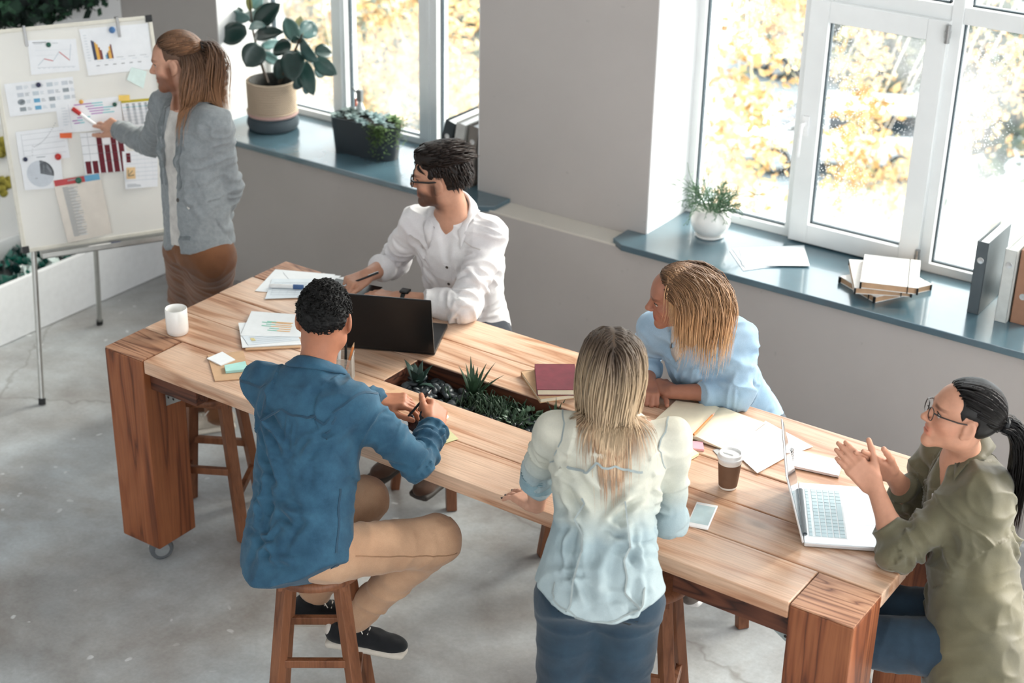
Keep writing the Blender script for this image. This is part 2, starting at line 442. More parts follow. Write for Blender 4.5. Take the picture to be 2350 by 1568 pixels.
def leaf_cloud(name, centers, n, size, spread, mat, parent, seed):
    g = np.random.default_rng(seed); c = np.asarray(centers, float)
    base = c[g.integers(0, len(c), n)] + g.normal(0, 1, (n, 3))*np.asarray(spread)
    a = g.normal(0, 1, (n, 3)); a /= np.linalg.norm(a, axis=1)[:, None]
    b = np.cross(a, g.normal(0, 1, (n, 3))); b /= np.linalg.norm(b, axis=1)[:, None]
    s_ = size*(.6+.8*g.random(n))[:, None]
    V = np.empty((n, 4, 3)); V[:, 0] = base-a*s_; V[:, 1] = base+b*s_*.55; V[:, 2] = base+a*s_; V[:, 3] = base-b*s_*.55
    me = bpy.data.meshes.new(name); me.from_pydata(V.reshape(-1, 3).tolist(), [], (np.arange(n*4).reshape(n, 4)).tolist())
    at = me.attributes.new('tone', 'FLOAT', 'POINT'); at.data.foreach_set('value', np.repeat(g.random(n), 4).astype(np.float32))
    o = mk(name, me, mat, parent); o['kind'] = 'stuff'; return o
def birch(cols, yd, label, seed, n, trunk_px):
    r = empty('birch_tree'); g = np.random.default_rng(seed); cs = []
    for (x, y0, y1, w_) in cols:
        for k in range(26):
            cs.append(Yp(x+g.normal(0, w_), y0+(y1-y0)*g.random(), yd+g.normal(0, .35)))
    cs = np.array(cs); base = np.array([*Yp(trunk_px, 300, yd+.8)[:2], GZ])
    leaf_cloud('foliage', cs, n, .040, (.10, .16, .22), LEAFY, r, seed)
    tr = MB(); tr.tube([base, base+[.1, .1, 4], base+[.0, .25, 8.5], base+[.2, .2, 13]], [.17, .14, .1, .05], 9); tr.build('trunk', BARK, r, smooth=True)
    bz = MB()
    for i in range(0, len(cs), 16):
        t_ = base+[.1, .2, 9.5+2*g.random()]
        q = cs[i]; bz.tube([t_, (t_+q)/2+[0, 0, 1.2], q], [.014, .008, .003], 5)
    bz.build('branches', BARK, r, smooth=True)
    return tag(r, label, 'tree')
birch([(715, -80, 270, 26), (700, 60, 280, 20), (840, 0, 340, 36), (930, 40, 340, 34), (1040, -60, 320, 34), (900, -120, 60, 40), (800, 160, 330, 30), (1060, 120, 320, 26)], 11.5, 'birch in yellow autumn leaf beyond the window with the rubber plant', 5, 4800, 600)
birch([(1690, -120, 480, 22), (1720, 180, 470, 26), (1790, -100, 100, 24), (1830, -60, 60, 14)], 10.6, 'birch with hanging yellow leaves behind the white round pot', 6, 1900, 1560)
birch([(1965, 10, 440, 22), (1985, 40, 330, 26), (2070, 420, 480, 14), (1960, 380, 450, 16)], 12.0, 'birch with hanging yellow leaves seen through the hinged casement', 8, 1300, 2420)
birch([(2255, 60, 330, 18), (2330, 80, 260, 18), (2190, 200, 330, 8)], 12.8, 'thin pale birch seen through the pane beside the grey binders', 9, 600, 2600)
SHRUB = NT('green_shrub_leaves'); oi = SHRUB.attr('tone'); SHRUB.col(SHRUB.ramp(oi.outputs['Fac'], [(0, srgb(34, 48, 38)), (.5, srgb(66, 80, 62)), (1, srgb(112, 110, 78))])); SHRUB.p(Roughness=.7); SHRUB = SHRUB.mat
def shrub(px, py, yd, rad, label, seed):
    c = Yp(px, py, yd); r = empty('shrub', (0, 0, 0)); g = np.random.default_rng(seed)
    cs = c+g.normal(0, .45, (30, 3))*rad
    leaf_cloud('foliage', cs, 1500, .2, (rad*.35,)*3, SHRUB, r, seed)
    MB().tube([(c[0], c[1], GZ), c], [.12, .03], 7).build('stem', BARK, r, smooth=True)
    return tag(r, label, 'shrub', 'shrubs in the street')
for i, (px, py, yd, rd, lb) in enumerate(((1880, 60, 39, 1.5, 'tall green shrub behind the parked cars, above the casement'), (2090, 80, 37, 1.3, 'tall green shrub behind the parked cars, near the upper hinge'), (2300, 190, 28, 1.4, 'tall green shrub at the far right above the estate car'), (880, 190, 25, 1.4, 'green shrub behind the yellow birch over the dark planter'), (1040, 70, 31, 1.4, 'green shrub over the binders beside the pier'))):
    shrub(px, py, yd, rd, lb, 40+i)
def car(loc, yaw, rgb, label, glass=(38, 46, 52)):
    r = empty('car', loc, yaw); body = plain('car_paint_%d' % rgb[0], rgb, .25, var=.02, coat=.6)
    m_ = MB(); pr = [(-2.2, .35), (2.15, .35), (2.2, .62), (2.1, .85), (1.25, .98), (-1.9, 1.0), (-2.2, .92)]
    Mx = Matrix(((1, 0, 0, 0), (0, 0, 1, 0), (0, 1, 0, 0), (0, 0, 0, 1)))
    m_.prism(pr, -.86, .86, 0, Mx); m_.build('body', body, r, bevel=.07, seg=3, smooth=True)
    m_ = MB(); m_.hexa([(-2.05, -.8, .98), (1.3, -.8, .98), (1.3, .8, .98), (-2.05, .8, .98), (-1.75, -.64, 1.46), (.45, -.64, 1.46), (.45, .64, 1.46), (-1.75, .64, 1.46)])
    m_.build('side_window', plain('car_glass', glass, .1, spec=.8), r, bevel=.05, smooth=True)
    m_ = MB(); m_.box((-1.8, -.66, 1.44), (.5, .66, 1.5))
    for sy in (-1, 1):
        for a, b in ((-.6, -.55), (.28, .3)): m_.bar((a, sy*.81, .98), (b, sy*.65, 1.46), .07, .04)
        m_.bar((1.28, sy*.8, .98), (.47, sy*.65, 1.46), .07, .05); m_.bar((-2.03, sy*.8, .98), (-1.76, sy*.65, 1.46), .1, .05)
    m_.build('roof', body, r, bevel=.02, smooth=True)
    ty = plain('tyre_rubber', (30, 31, 34), .8); rim = plain('alloy_rim', (196, 200, 202), .35, .6)
    for x in (-1.35, 1.3):
        for sy in (-1, 1):
            Mw = Matrix.Translation((x, sy*.78, .33)) @ Matrix.Rotation(PI/2, 4, 'X')
            w_ = MB().lathe([(.2, -.1), (.3, -.11), (.33, -.07), (.33, .07), (.3, .11), (.2, .1)], 20, m=0, M=Mw).build('wheel', ty, r, smooth=True)
            q = MB()
            q.disc((0, 0, -.06), .21, 20, M=Mw); q.disc((0, 0, .06), .21, 20, M=Mw)
            for k in range(5):
                a = 2*PI*k/5
                for zz in (-.1, .1): q.bar(Mw @ Vector((0, 0, zz)), Mw @ Vector((.2*math.cos(a), .2*math.sin(a), zz)), .07, .03, up=(0, 1, 0))
            q.build('rim', rim, w_)
    red = plain('tail_lamp', (196, 40, 30), .3)
    for sy in (-1, 1): MB().box((-2.24, sy*.72-.1, .72), (-2.1, sy*.72+.1, .96)).build('tail_lamp', red, r, bevel=.02)
    MB().box((-2.3, -.8, .4), (-2.15, .8, .58)).build('bumper', body, r, bevel=.03)
    return tag(r, label, 'car')
a = math.atan2(-.45, -.89)
car((-13.15, 32.1, GZ), a, (204, 208, 210), 'pale estate car parked in the street, its spoked wheel towards the window')
car((-16.3, 38.6, GZ), a, (222, 226, 226), 'white car parked beyond the estate car, mostly its roof showing')

# ---- planted white box and moss on the west wall
bx = empty('planter_box'); WHITEP = plain('white_lacquer', (236, 238, 240), .4, var=.03)
m_ = MB(); m_.box((-6.16, 2.2, 0.004), (-6.13, 5.75, .303)); m_.box((-6.62, 2.2, .004), (-6.6, 5.75, .303)); m_.box((-6.6, 2.2, .004), (-6.16, 2.23, .303)); m_.box((-6.6, 5.72, .004), (-6.16, 5.75, .303)); m_.box((-6.6, 2.23, .004), (-6.16, 5.72, .02))
m_.build('box', WHITEP, bx)
MB().box((-6.598, 2.235, .02), (-6.162, 5.715, .2)).build('filling', plain('dark_glass_bed', (14, 40, 40), .3), bx)
GC = [NT('green_glass_chunk'), NT('clear_glass_chunk'), NT('dark_glass_chunk')]
for t_, c_ in zip(GC, (srgb(24, 96, 84), srgb(226, 240, 238), srgb(10, 44, 44))): t_.col(c_); t_.p(Roughness=.08); t_.b.inputs['Specular IOR Level'].default_value = .9; t_.b.inputs['Coat Weight'].default_value = .5
GCM = []
for k in range(6):
    g = np.random.default_rng(70+k); bm = bmesh.new()
    for p in g.normal(0, 1, (11, 3)): p = p/np.linalg.norm(p)*[.036, .024, .016]*(.8+.4*g.random()); bm.verts.new(p)
    bmesh.ops.convex_hull(bm, input=bm.verts); me = bpy.data.meshes.new('glass_chunk'); bm.to_mesh(me); bm.free(); me.materials.append(GC[(0, 1, 2, 0, 2, 1)[k]].mat); GCM.append(me)
g = np.random.default_rng(4)
for k in range(290):
    o = mk('glass_chunk', GCM[(0, 1, 2, 3, 2, 0, 3, 5)[g.integers(0, 8)]], None, bx, (g.uniform(-6.56, -6.2), g.uniform(4.25, 5.7), g.uniform(.2, .285)), tuple(g.uniform(0, 6, 3)))
    o.scale = (g.uniform(.8, 1.5),)*3
tag(bx, 'long white floor planter filled with green glass chunks along the wall', 'planter')
MOSS = NT('dark_moss'); v = MOSS.coord(rnd=False); MOSS.col(MOSS.ramp(MOSS.noise(v, 9, 4), [(.3, srgb(12, 24, 22)), (.7, srgb(30, 58, 44))])); MOSS.p(Roughness=.95); MOSS = MOSS.mat
MOSSL = NT('moss_tufts'); MOSSL.col(MOSSL.ramp(MOSSL.attr('tone').outputs['Fac'], [(0, srgb(10, 20, 20)), (.6, srgb(26, 52, 40)), (1, srgb(46, 84, 58))])); MOSSL.p(Roughness=.9); MOSSL = MOSSL.mat
mp = empty('moss_hanging')
me = MB(); NY, NZ = 70, 50
gg = np.random.default_rng(3); dep = gg.random((NY+1, NZ+1))
vs = []; fs = []
for i in range(NY+1):
    for j in range(NZ+1):
        e = 1 if 0 < i < NY and 0 < j < NZ else 0
        vs.append((-6.625+e*(.05+.05*dep[i, j]), 2.0+3.83*i/NY, 1.40+2.4*j/NZ))
for i in range(NY):
    for j in range(NZ): a0 = i*(NZ+1)+j; fs.append((a0, a0+NZ+1, a0+NZ+2, a0+1))
me.add(vs, fs); me.build('backing', MOSS, mp, smooth='all')
gg = np.random.default_rng(12); pts = np.c_[np.full(900, -6.55), gg.uniform(4.2, 5.82, 900), gg.uniform(1.4, 2.1, 900)]
leaf_cloud('tufts', pts, 5200, .03, (.02, .02, .02), MOSSL, mp, 13)
tag(mp, 'dark green moss hanging high on the wall behind the whiteboard', 'moss')
MOSSY = plain('yellow_moss', (150, 140, 60), .95, var=.35, nscale=40, bump=.6)
for px, py, lb in ((8, 338, 'upper yellow-green moss tuft on the white wall at the left frame edge'), (6, 425, 'lower yellow-green moss tuft on the white wall at the left frame edge')):
    p = Xp(px, py, -6.61); m_ = MB(); g = np.random.default_rng(px+py)
    for k in range(14): q = p+g.normal(0, .022, 3)*[.4, 1, 1]; m_.sphere(q, .02+.01*g.random(), 8, 6)
    o = m_.build('moss_tuft', MOSSY, None, smooth=True); tag(o, lb, 'moss')
# ================================================================== the long table
ZT = .92
WTOP = wood('pine_top_lit', (230, 198, 172), (220, 180, 150), (192, 144, 112), 0, .33, 5, kn=.45, spec=.6)  # lighter copy of the pine: window glare on the top is put into the colour
WPOST = wood('pine_post_shaded', (152, 94, 60), (137, 80, 49), (98, 53, 32), 2, .5, 6)  # darker copy of the same pine: shade on the upright faces is coloured in
WEND = wood('pine_end_grain', (196, 152, 122), (176, 130, 102), (120, 80, 62), 0, .5, 16, knots=False)
WDARK = wood('dark_apron_wood', (104, 62, 44), (84, 48, 34), (50, 28, 20), 0, .6, 10)
STOOLW = wood('stool_wood', (142, 94, 66), (130, 84, 57), (108, 66, 44), 2, .45, 4, knots=False)
BLACKR = plain('black_rubber', (30, 32, 34), .6)
CHROME = plain('chrome', (205, 208, 210), .18, 1.0)
tb = empty('long_table', (-2.77, 4.125, 0)); tbl = (-2.77, 4.125, 0)
def tbox(name, lo, hi, mat, bev=.004, axis_center=True):
    c = [(a+b)/2 for a, b in zip(lo, hi)]
    m_ = MB().box([a-q for a, q in zip(lo, c)], [b-q for b, q in zip(hi, c)])
    return m_.build(name, mat, tb, bevel=bev, seg=2, loc=[q-t for q, t in zip(c, tbl)])
TX0, TX1, TRX0, TRX1 = -4.262, -1.275, -3.262, -2.28
g_ = .0025
tbox('plank', (-4.06+g_, 3.622, .868), (-1.473, 3.820, ZT), WTOP)
tbox('plank', (TX0, 3.826, .868), (TX1, 4.019, ZT-.001), WTOP)
tbox('plank', (TX0, 4.025, .868), (TRX0, 4.224, ZT-.002), WTOP)
tbox('plank', (TRX1, 4.025, .868), (TX1, 4.224, ZT-.002), WTOP)
tbox('plank', (TX0, 4.230, .868), (TX1, 4.424, ZT), WTOP)
tbox('plank', (-4.06+g_, 4.430, .868), (-1.473, 4.629, ZT-.001), WTOP)
for (x0, y0) in ((-4.262, 3.622), (-4.262, 4.43), (-1.471, 3.622), (-1.471, 4.43)):
    p = tbox('post', (x0, y0, .1), (x0+.198, y0+.198, ZT-.006), WPOST, .006)
    m_ = MB().box((-.096, -.096, 0), (.096, .096, .0055)); m_.build('end_grain', WEND, p, loc=(0, 0, (ZT-.006-.1)/2))
    for (qx, qy) in (((x0+.13 if x0 < -3 else x0+.07), (y0+.07 if y0 < 4 else y0+.13)),):
        c = empty('castor'); c.parent = tb; c.location = (qx-tbl[0], qy-tbl[1], 0)
        Mw = Matrix.Translation((0, 0, .047)) @ Matrix.Rotation(PI/2-.5, 4, 'Z') @ Matrix.Rotation(PI/2, 4, 'X')
        MB().lathe([(.02, -.014), (.04, -.016), (.047, -.01), (.047, .01), (.04, .016), (.02, .014)], 24, M=Mw).build('tyre', plain('grey_tyre', (88, 92, 96), .5), c, smooth=True)
        h = MB(); h.lathe([(0.001, -.017), (.03, -.017), (.032, 0), (.03, .017), (.001, .017)], 20, M=Mw); h.build('hub', CHROME, c, smooth=True)
        f = MB(); f.box((-.03, -.03, .095), (.03, .03, .1)); f.tube([(0, 0, .047), (0, 0, .098)], .012, 8); f.build('fork', STEEL, c)
for x0, x1 in ((-4.062, -3.83), (-1.86, -1.473)):
    for y0 in (3.65, 4.54): tbox('apron', (x0, y0, .79), (x1, y0+.06, .868), WDARK)
tbox('crossbar', (-4.2, 3.83, .80), (-4.12, 4.42, .868), WDARK); tbox('crossbar', (-1.42, 3.83, .80), (-1.34, 4.42, .868), WDARK)
# perforated steel gusset between post and top
for sx, x0 in ((1, -4.064), (-1, -1.471)):
    m_ = MB(); n = 0
    m_.add([(x0, 3.72, .79), (x0+sx*.17, 3.72, .79), (x0, 3.72, .69), (x0, 3.724, .79), (x0+sx*.17, 3.724, .79), (x0, 3.724, .69)], [(0, 1, 2), (3, 5, 4), (0, 3, 4, 1), (1, 4, 5, 2), (2, 5, 3, 0)])
    o = m_.build('gusset', plain('galvanised_steel', (176, 186, 186), .45, .7, var=.1), tb, loc=tuple(-v for v in tbl))
    hl = MB()
    for i in range(6):
        for j in range(4):
            x = .015+.026*i+(.013 if j % 2 else 0); z = .015+.022*j
            if x/.17+z/.1 < .9: hl.disc((0, 0, 0), .0055, 8, M=Matrix.Translation((x0+sx*x, 3.7193, .79-z)) @ Matrix.Rotation(PI/2, 4, 'X'))
    hl.build('punched_holes', BLACKR, o)
# trough in the middle
tr = MB(); tr.box((TRX0, 4.0205, .80), (TRX1, 4.0245, .915)); tr.box((TRX0, 4.2245, .80), (TRX1, 4.2285, .917)); tr.box((TRX0-.002, 4.02, .80), (TRX0+.002, 4.229, .915)); tr.box((TRX1-.002, 4.02, .80), (TRX1+.002, 4.229, .915)); tr.box((TRX0, 4.02, .79), (TRX1, 4.229, .80))
o = tr.build('trough', WDARK, tb, loc=tuple(-v for v in tbl))
fl = MB(); fl.box((TRX0+.004, 4.026, .80), (TRX1-.004, 4.223, .852)); fl.build('gravel_bed', plain('black_gravel', (26, 30, 32), .8, bump=.8, nscale=120), tb, loc=tuple(-v for v in tbl))
PEB = NT('black_pebble'); v = PEB.coord(); PEB.col(PEB.ramp(PEB.noise(v, 20, 3), [(.3, srgb(34, 40, 43)), (.7, srgb(66, 75, 80))])); PEB.p(Roughness=.38); PEB = PEB.mat
pms = []
for k in range(5):
    g = np.random.default_rng(k); m_ = MB(); m_.sphere((0, 0, 0), (.019+.004*g.random(), .0125+.003*g.random(), .0095), 10, 6)
    pm = m_.mesh('pebble', 'all'); pm.materials.append(PEB); pms.append(pm)
g = np.random.default_rng(21)
for k in range(285):
    x = g.uniform(TRX0+.02, TRX1-.02); y = g.uniform(4.04, 4.21)
    o = mk('pebble', pms[k % 5], None, tb, (x-tbl[0], y-tbl[1], g.uniform(.858, .88)), (g.uniform(-.5, .5), g.uniform(-.5, .5), g.uniform(0, 6)))
    s_ = g.uniform(.75, 1.25); o.scale = (s_, s_, s_)
tag(tb, 'long reclaimed pine table on square posts with castors and a planted trough', 'table')
# plants growing in the trough
def blade(m_, base, tip, w, sag=.0, n=5, thick=.25):
    base, tip = np.asarray(base, float), np.asarray(tip, float)
    pts = []
    for i in range(n+1):
        t = i/n; p = base+(tip-base)*t; p = p+np.array([0, 0, 1.0])*(4*t*(1-t)*sag); pts.append(p)
    rs = [w*(.8+.45*math.sin(PI*min(1, i/n*1.15)))*(1-(i/n)**2.2)+.0004 for i in range(n+1)]
    m_.tube(pts, rs, 5, flat=thick)
GREEN1 = plain('dark_agave_green', (46, 70, 62), .5, var=.25, nscale=20); GREEN2 = plain('aloe_green', (50, 76, 54), .5, var=.25, nscale=20)
GREEN3 = plain('deep_grass_green', (42, 66, 44), .55, var=.3, nscale=20); GREEN4 = plain('jade_green', (58, 84, 60), .45, var=.25, nscale=20)
def trough_plant(name, c, spec, mat, label, seed):
    r = empty(name, c); g = np.random.default_rng(seed)
    n, L0, L1, w, el0, el1, sag = spec
    for k in range(n):
        a = 2*PI*k/n*1.0+g.uniform(-.4, .4)+k*2.4; el = math.radians(g.uniform(el0, el1)); L = g.uniform(L0, L1)
        m_ = MB(); blade(m_, (0, 0, 0), (L*math.cos(el)*math.cos(a), L*math.cos(el)*math.sin(a), L*math.sin(el)), w*g.uniform(.8, 1.2), sag)
        m_.build('leaf', mat, r, smooth=True)
    return tag(r, label, 'succulent')
q = Zp(963, 880, .87); trough_plant('agave', (q[0], q[1]-.01, .862), (11, .07, .125, .014, 18, 70, .012), GREEN1, 'broad-leaved dark agave at the left end of the pebble trough', 1)
q = Zp(1085, 912, .87); trough_plant('aloe', (q[0], q[1], .862), (20, .08, .17, .0075, 35, 82, .01), GREEN2, 'tall spiky aloe rising behind the curly grass in the trough', 2)
r = empty('tufted_grass', (*Zp(1130, 945, .87)[:2], .86)); m_ = MB(); g = np.random.default_rng(5)
for k in range(300):
    bx_, by_ = g.normal(0, .055), g.normal(0, .03); a = g.uniform(0, 6.28); L = g.uniform(.03, .075); h = g.uniform(.02, .06)
    p0 = np.array([bx_*1.2, by_, .0]); p2 = p0+[L*math.cos(a), L*math.sin(a), h*.5]; p1 = (p0+p2)/2+[0, 0, h*.8]
    m_.tube([p0, p1, p2], [.0022, .0024, .0005], 4)
o = m_.build('blades', GREEN3, r, smooth=True); o['kind'] = 'stuff'
tag(r, 'dense curly dark green grass tuft in the middle of the trough', 'succulent')
for i, (px, py, lb) in enumerate(((1220, 968, 'jade succulent nearest the standing woman in the trough'), (1180, 978, 'jade succulent beside the curly grass in the trough'))):
    r = empty('jade_plant', (*Zp(px, py, .87)[:2], .862)); g = np.random.default_rng(30+i)
    for k in range(34):
        a = g.uniform(0, 6.28); d = g.uniform(.01, .06); L = .022
        p = (d*math.cos(a), d*math.sin(a)*.7, g.uniform(.015, .045)); m_ = MB(); e = g.uniform(.2, 1.1)
        blade(m_, p, (p[0]+L*math.cos(a)*math.cos(e), p[1]+L*math.sin(a)*math.cos(e), p[2]+L*math.sin(e)), .0075, 0, 4, .4); m_.build('leaf', GREEN4, r, smooth=True)
    MB().tube([(0, 0, -.005), (0, 0, .03)], .006, 6).build('stem', GREEN3, r)
    tag(r, lb, 'succulent')
q = Zp(1275, 965, .87); trough_plant('aloe', (q[0], q[1], .862), (12, .05, .10, .006, 40, 85, .006), GREEN2, 'small spiky aloe at the trough end beside the standing woman', 12)
# ================================================================== stools
def stool_mesh_parts():
    seat = MB().lathe([(.001, .64), (.155, .64), (.168, .632), (.172, .62), (.168, .608), (.155, .602), (.001, .602)], 36).mesh('seat', True)
    legs = []; rungs = []
    T, B = .088, .150
    cs = [(1, 1), (-1, 1), (-1, -1), (1, -1)]
    for sx, sy in cs:
        m_ = MB(); m_.bar((sx*B, sy*B, 0.0), (sx*T, sy*T, .606), .044, .036, up=(sx, sy, 0)); legs.append(m_.mesh('leg', False, .004))
    at = lambda s, z: (s[0]*(B+(T-B)*z/.606), s[1]*(B+(T-B)*z/.606), z)
    for i in range(4):
        z = .19 if i % 2 else .30
        m_ = MB(); m_.bar(at(cs[i], z), at(cs[(i+1) % 4], z), .022, .03, up=(0, 0, 1)); rungs.append(m_.mesh('rung', False, .004))
    cr = MB(); cr.box((-.11, -.11, .575), (.11, -.085, .602)); cr.box((-.11, .085, .575), (.11, .11, .602)); fr = cr.mesh('seat_rail')
    return seat, legs, rungs, fr
_SP = stool_mesh_parts()
def stool(x, y, rz, label):
    r = empty('bar_stool', (x, y, 0), rz); me, legs, rungs, fr = _SP
    mk('seat', me, STOOLW, r)
    for l_ in legs: mk('leg', l_, STOOLW, r)
    for l_ in rungs: mk('rung', l_, STOOLW, r)
    mk('seat_rail', fr, STOOLW, r)
    return tag(r, label, 'stool', 'wooden bar stools round the table')
stool(-3.005, 3.335, .62, 'wooden bar stool under the man in the blue denim shirt')
stool(-4.16, 4.03, .5, 'empty wooden bar stool tucked under the table beside the near castor post')
stool(-3.57, 4.80, 0.0, 'wooden bar stool under the man in the white shirt')
stool(-2.80, 4.76, .15, 'empty wooden bar stool across the table behind the standing woman')
stool(-2.22, 4.76, .1, 'wooden bar stool under the woman in the light blue blouse')
stool(-2.10, 3.90, .35, 'empty wooden bar stool under the table in front of the standing woman')
stool(-1.02, 4.03, .3, 'wooden bar stool under the woman in the olive shirt')
# ================================================================== things on the table
PAPER = plain('white_paper', (240, 243, 245), .7, var=.02); PAPER2 = plain('cool_white_paper', (228, 236, 242), .7, var=.03); KRAFT = plain('kraft_paper', (206, 168, 132), .75, var=.06); CREAM = plain('cream_paper', (240, 230, 205), .75, var=.03)
INKG = plain('grey_print', (150, 158, 164), .8); INKD = plain('dark_print', (70, 74, 80), .8); INKL = plain('light_print', (196, 206, 214), .8)
BLACKP = plain('black_plastic', (18, 19, 21), .35, spec=.4); SILVER = plain('silver_aluminium', (218, 222, 226), .3, .55, var=.02)
WHITEPL = plain('white_plastic', (240, 240, 240), .3); WHITEC = plain('white_glaze', (242, 240, 236), .2, var=.02, coat=.3)
def onz(px, z): return [np.array(Zp(x, y, z)) for x, y in px]
def quad_frame(pts):
    """local frame of a quad: origin, u (0-1), v (3-0 edge)"""
    return pts[0], pts[1]-pts[0], pts[3]-pts[0]
def ccw(pts):
    a = sum(pts[i][0]*pts[(i+1) % len(pts)][1]-pts[(i+1) % len(pts)][0]*pts[i][1] for i in range(len(pts)))
    return pts if a > 0 else pts[::-1]
def sheet(name, pts, t, mat, label, cat, group=None, bev=0.0, parent=None):
    o = MB().slab(ccw(pts), t).build(name, mat, parent, bevel=bev)
    if label: tag(o, label, cat, group)
    return o
def lines_on(parent, pts, rects, mats, z=.0006, name='print'):
    """flat print on a quad: rects (u0, v0, u1, v1, material index)"""
    O, U, V = quad_frame(pts); n = np.cross(U, V); n = n/np.linalg.norm(n); n = n if n[2] >= 0 else -n
    m_ = MB()
    for r in rects:
        u0, v0, u1, v1, k = r[:5]; q = [O+U*u0+V*v0, O+U*u1+V*v0, O+U*u1+V*v1, O+U*u0+V*v1]
        m_.add([p+n*z for p in q], [(0, 1, 2, 3)], k)
    return m_.build(name, list(mats), parent)
def rect_obj(name, c, L, W, h, yaw, mat, z0, bev=.002):
    o = MB().box((-L/2, -W/2, 0), (L/2, W/2, h)).build(name, mat, None, bevel=bev, loc=(c[0], c[1], z0), rot=(0, 0, yaw)); return o
T0 = ZT+.0006
# mug
r = empty('mug', (*Zp(408, 764, ZT)[:2], T0)); r.rotation_euler = (0, 0, 2.35)
MB().lathe([(.001, 0), (.036, 0), (.04, .004), (.0415, .02), (.0415, .1), (.0395, .1025), (.0375, .1), (.0375, .012), (.001, .009)], 40).build('body', WHITEC, r, smooth=True)
MB().tube([(.040, 0, .08), (.058, 0, .083), (.067, 0, .066), (.066, 0, .042), (.056, 0, .026), (.040, 0, .024)], .0055, 8).build('handle', WHITEC, r, smooth=True)
tag(r, 'plain white ceramic mug on the table corner', 'mug')
# kraft folder with square notes
e = onz(((476, 815), (558, 805), (577, 868), (493, 874)), T0+.004); sheet('kraft_folder', e, .004, KRAFT, 'kraft paper folder under the square notes', 'folder', bev=.0008)
sheet('note_pad', onz(((475, 822), (510, 807), (540, 825), (507, 838)), T0+.0085), .004, PAPER, 'white square note pad on the kraft folder', 'note pad')
sheet('sticky_notes', onz(((515, 838), (563, 829), (569, 847), (518, 852)), T0+.014), .0095, plain('mint_paper', (176, 226, 218), .7), 'mint green sticky note pad on the kraft folder', 'note pad')
# papers by the far corner with a board marker
p = onz(((632, 618), (770, 630), (700, 676), (585, 668)), T0+.002); sheet('paper_sheet', p, .001, PAPER, 'white sheet lying at the far table corner under the blue-capped marker', 'paper')
p = onz(((650, 625), (783, 633), (745, 660), (690, 672)), T0+.0035); sheet('paper_sheet', p, .001, PAPER, 'white sheet overlapping the far corner papers towards the writing man', 'paper')
p = onz(((625, 640), (722, 640), (712, 682), (608, 686)), T0+.005); o = sheet('printed_sheet', p, .001, PAPER2, 'printed table sheet under the blue-capped marker', 'paper')
lines_on(o, p, [(.08, .2+.1*i, .9, .215+.1*i, 0) for i in range(7)]+[(.1+.18*i, .2, .105+.18*i, .8, 0) for i in range(5)], [INKL])
def marker(a, b, r_, cap_mat, label, z=None, capfrac=.3, body=None, name='marker_pen'):
    a, b = np.asarray(a, float), np.asarray(b, float); d = b-a
    rr = empty(name); MB().tube([a, a+d*.06, a+d*.75], [r_*.7, r_, r_], 12).build('barrel', body or WHITEPL, rr, smooth=True)
    MB().tube([a+d*(1-capfrac), a+d*.97, b], [r_*1.18, r_*1.15, r_*.9], 12).build('cap', cap_mat, rr, smooth=True)
    return tag(rr, label, 'marker')
BLUEC = plain('blue_cap', (58, 92, 140), .4); NAVYC = plain('navy_cap', (34, 46, 80), .4); REDC = plain('red_cap', (186, 36, 32), .4)
marker(Zp(618, 656, T0+.014), Zp(697, 659, T0+.014), .0085, BLUEC, 'white board marker with blue cap lying on printed sheets')
# second stack on brown clipboard
p = onz(((575, 722), (686, 728), (690, 797), (563, 803)), T0+.004); sheet('kraft_folder', p, .004, KRAFT, 'brown card folder under the stack of chart sheets', 'folder')
p = onz(((547, 741), (672, 738), (692, 790), (556, 797)), T0+.008); sheet('paper_stack', p, .0035, PAPER, 'stack of white sheets beside the seated man in denim', 'paper')
p = onz(((577, 714), (684, 722), (692, 773), (552, 770)), T0+.0115); o = sheet('chart_sheet', p, .002, PAPER, 'chart sheet with thin green and orange bars by the dark-haired head', 'paper')
MINT = plain('mint_print', (140, 208, 186), .8); ORNG = plain('orange_print', (240, 190, 130), .8)
lines_on(o, p, [(a, v, a+.2, v+.03, 0) for a, v in ((.42, .36), (.32, .4), (.42, .47), (.34, .54), (.52, .62), (.5, .7))]+[(a+.2, v, a+.62 if a+.62 < .97 else .97, v+.03, 1) for a, v in ((.42, .36), (.32, .4), (.42, .47), (.34, .54), (.52, .62), (.5, .7))], [MINT, ORNG])
p = onz(((556, 772), (668, 762), (690, 780), (570, 792)), T0+.0095); o = sheet('printed_sheet', p, .001, PAPER2, 'printed grid sheet with a yellow tab in the paper stack', 'paper')
lines_on(o, p, [(.1, .2+.2*i, .9, .23+.2*i, 0) for i in range(4)]+[(.12, .3, .2, .62, 1)], [INKL, plain('pale_yellow', (238, 222, 160), .8)])
# wire pen holder
c = Zp(788, 872, ZT); r = empty('pen_holder', (c[0], c[1], T0), .55); WIRE = plain('pale_wire', (206, 200, 192), .5, .3)
m_ = MB(); S = .036
for z in (.002, .098):
    m_.tube([(-S, -S, z), (S, -S, z), (S, S, z), (-S, S, z)], .002 if z < .05 else .0028, 6, closed=True)
m_.build('rim', WIRE, r); m_ = MB()
for k in range(16):
    x = -S+2*S*k/15
    for q in (((x, -S), 0), ((x, S), 0), ((-S, x), 0), ((S, x), 0)): m_.box((q[0][0]-.0006, q[0][1]-.0006, .002), (q[0][0]+.0006, q[0][1]+.0006, .098))
for k in range(20):
    z = .005+.0046*k
    m_.box((-S, -S-.0006, z), (S, -S+.0006, z+.001)); m_.box((-S, S-.0006, z), (S, S+.0006, z+.001)); m_.box((-S-.0006, -S, z), (-S+.0006, S, z+.001)); m_.box((S-.0006, -S, z), (S+.0006, S, z+.001))
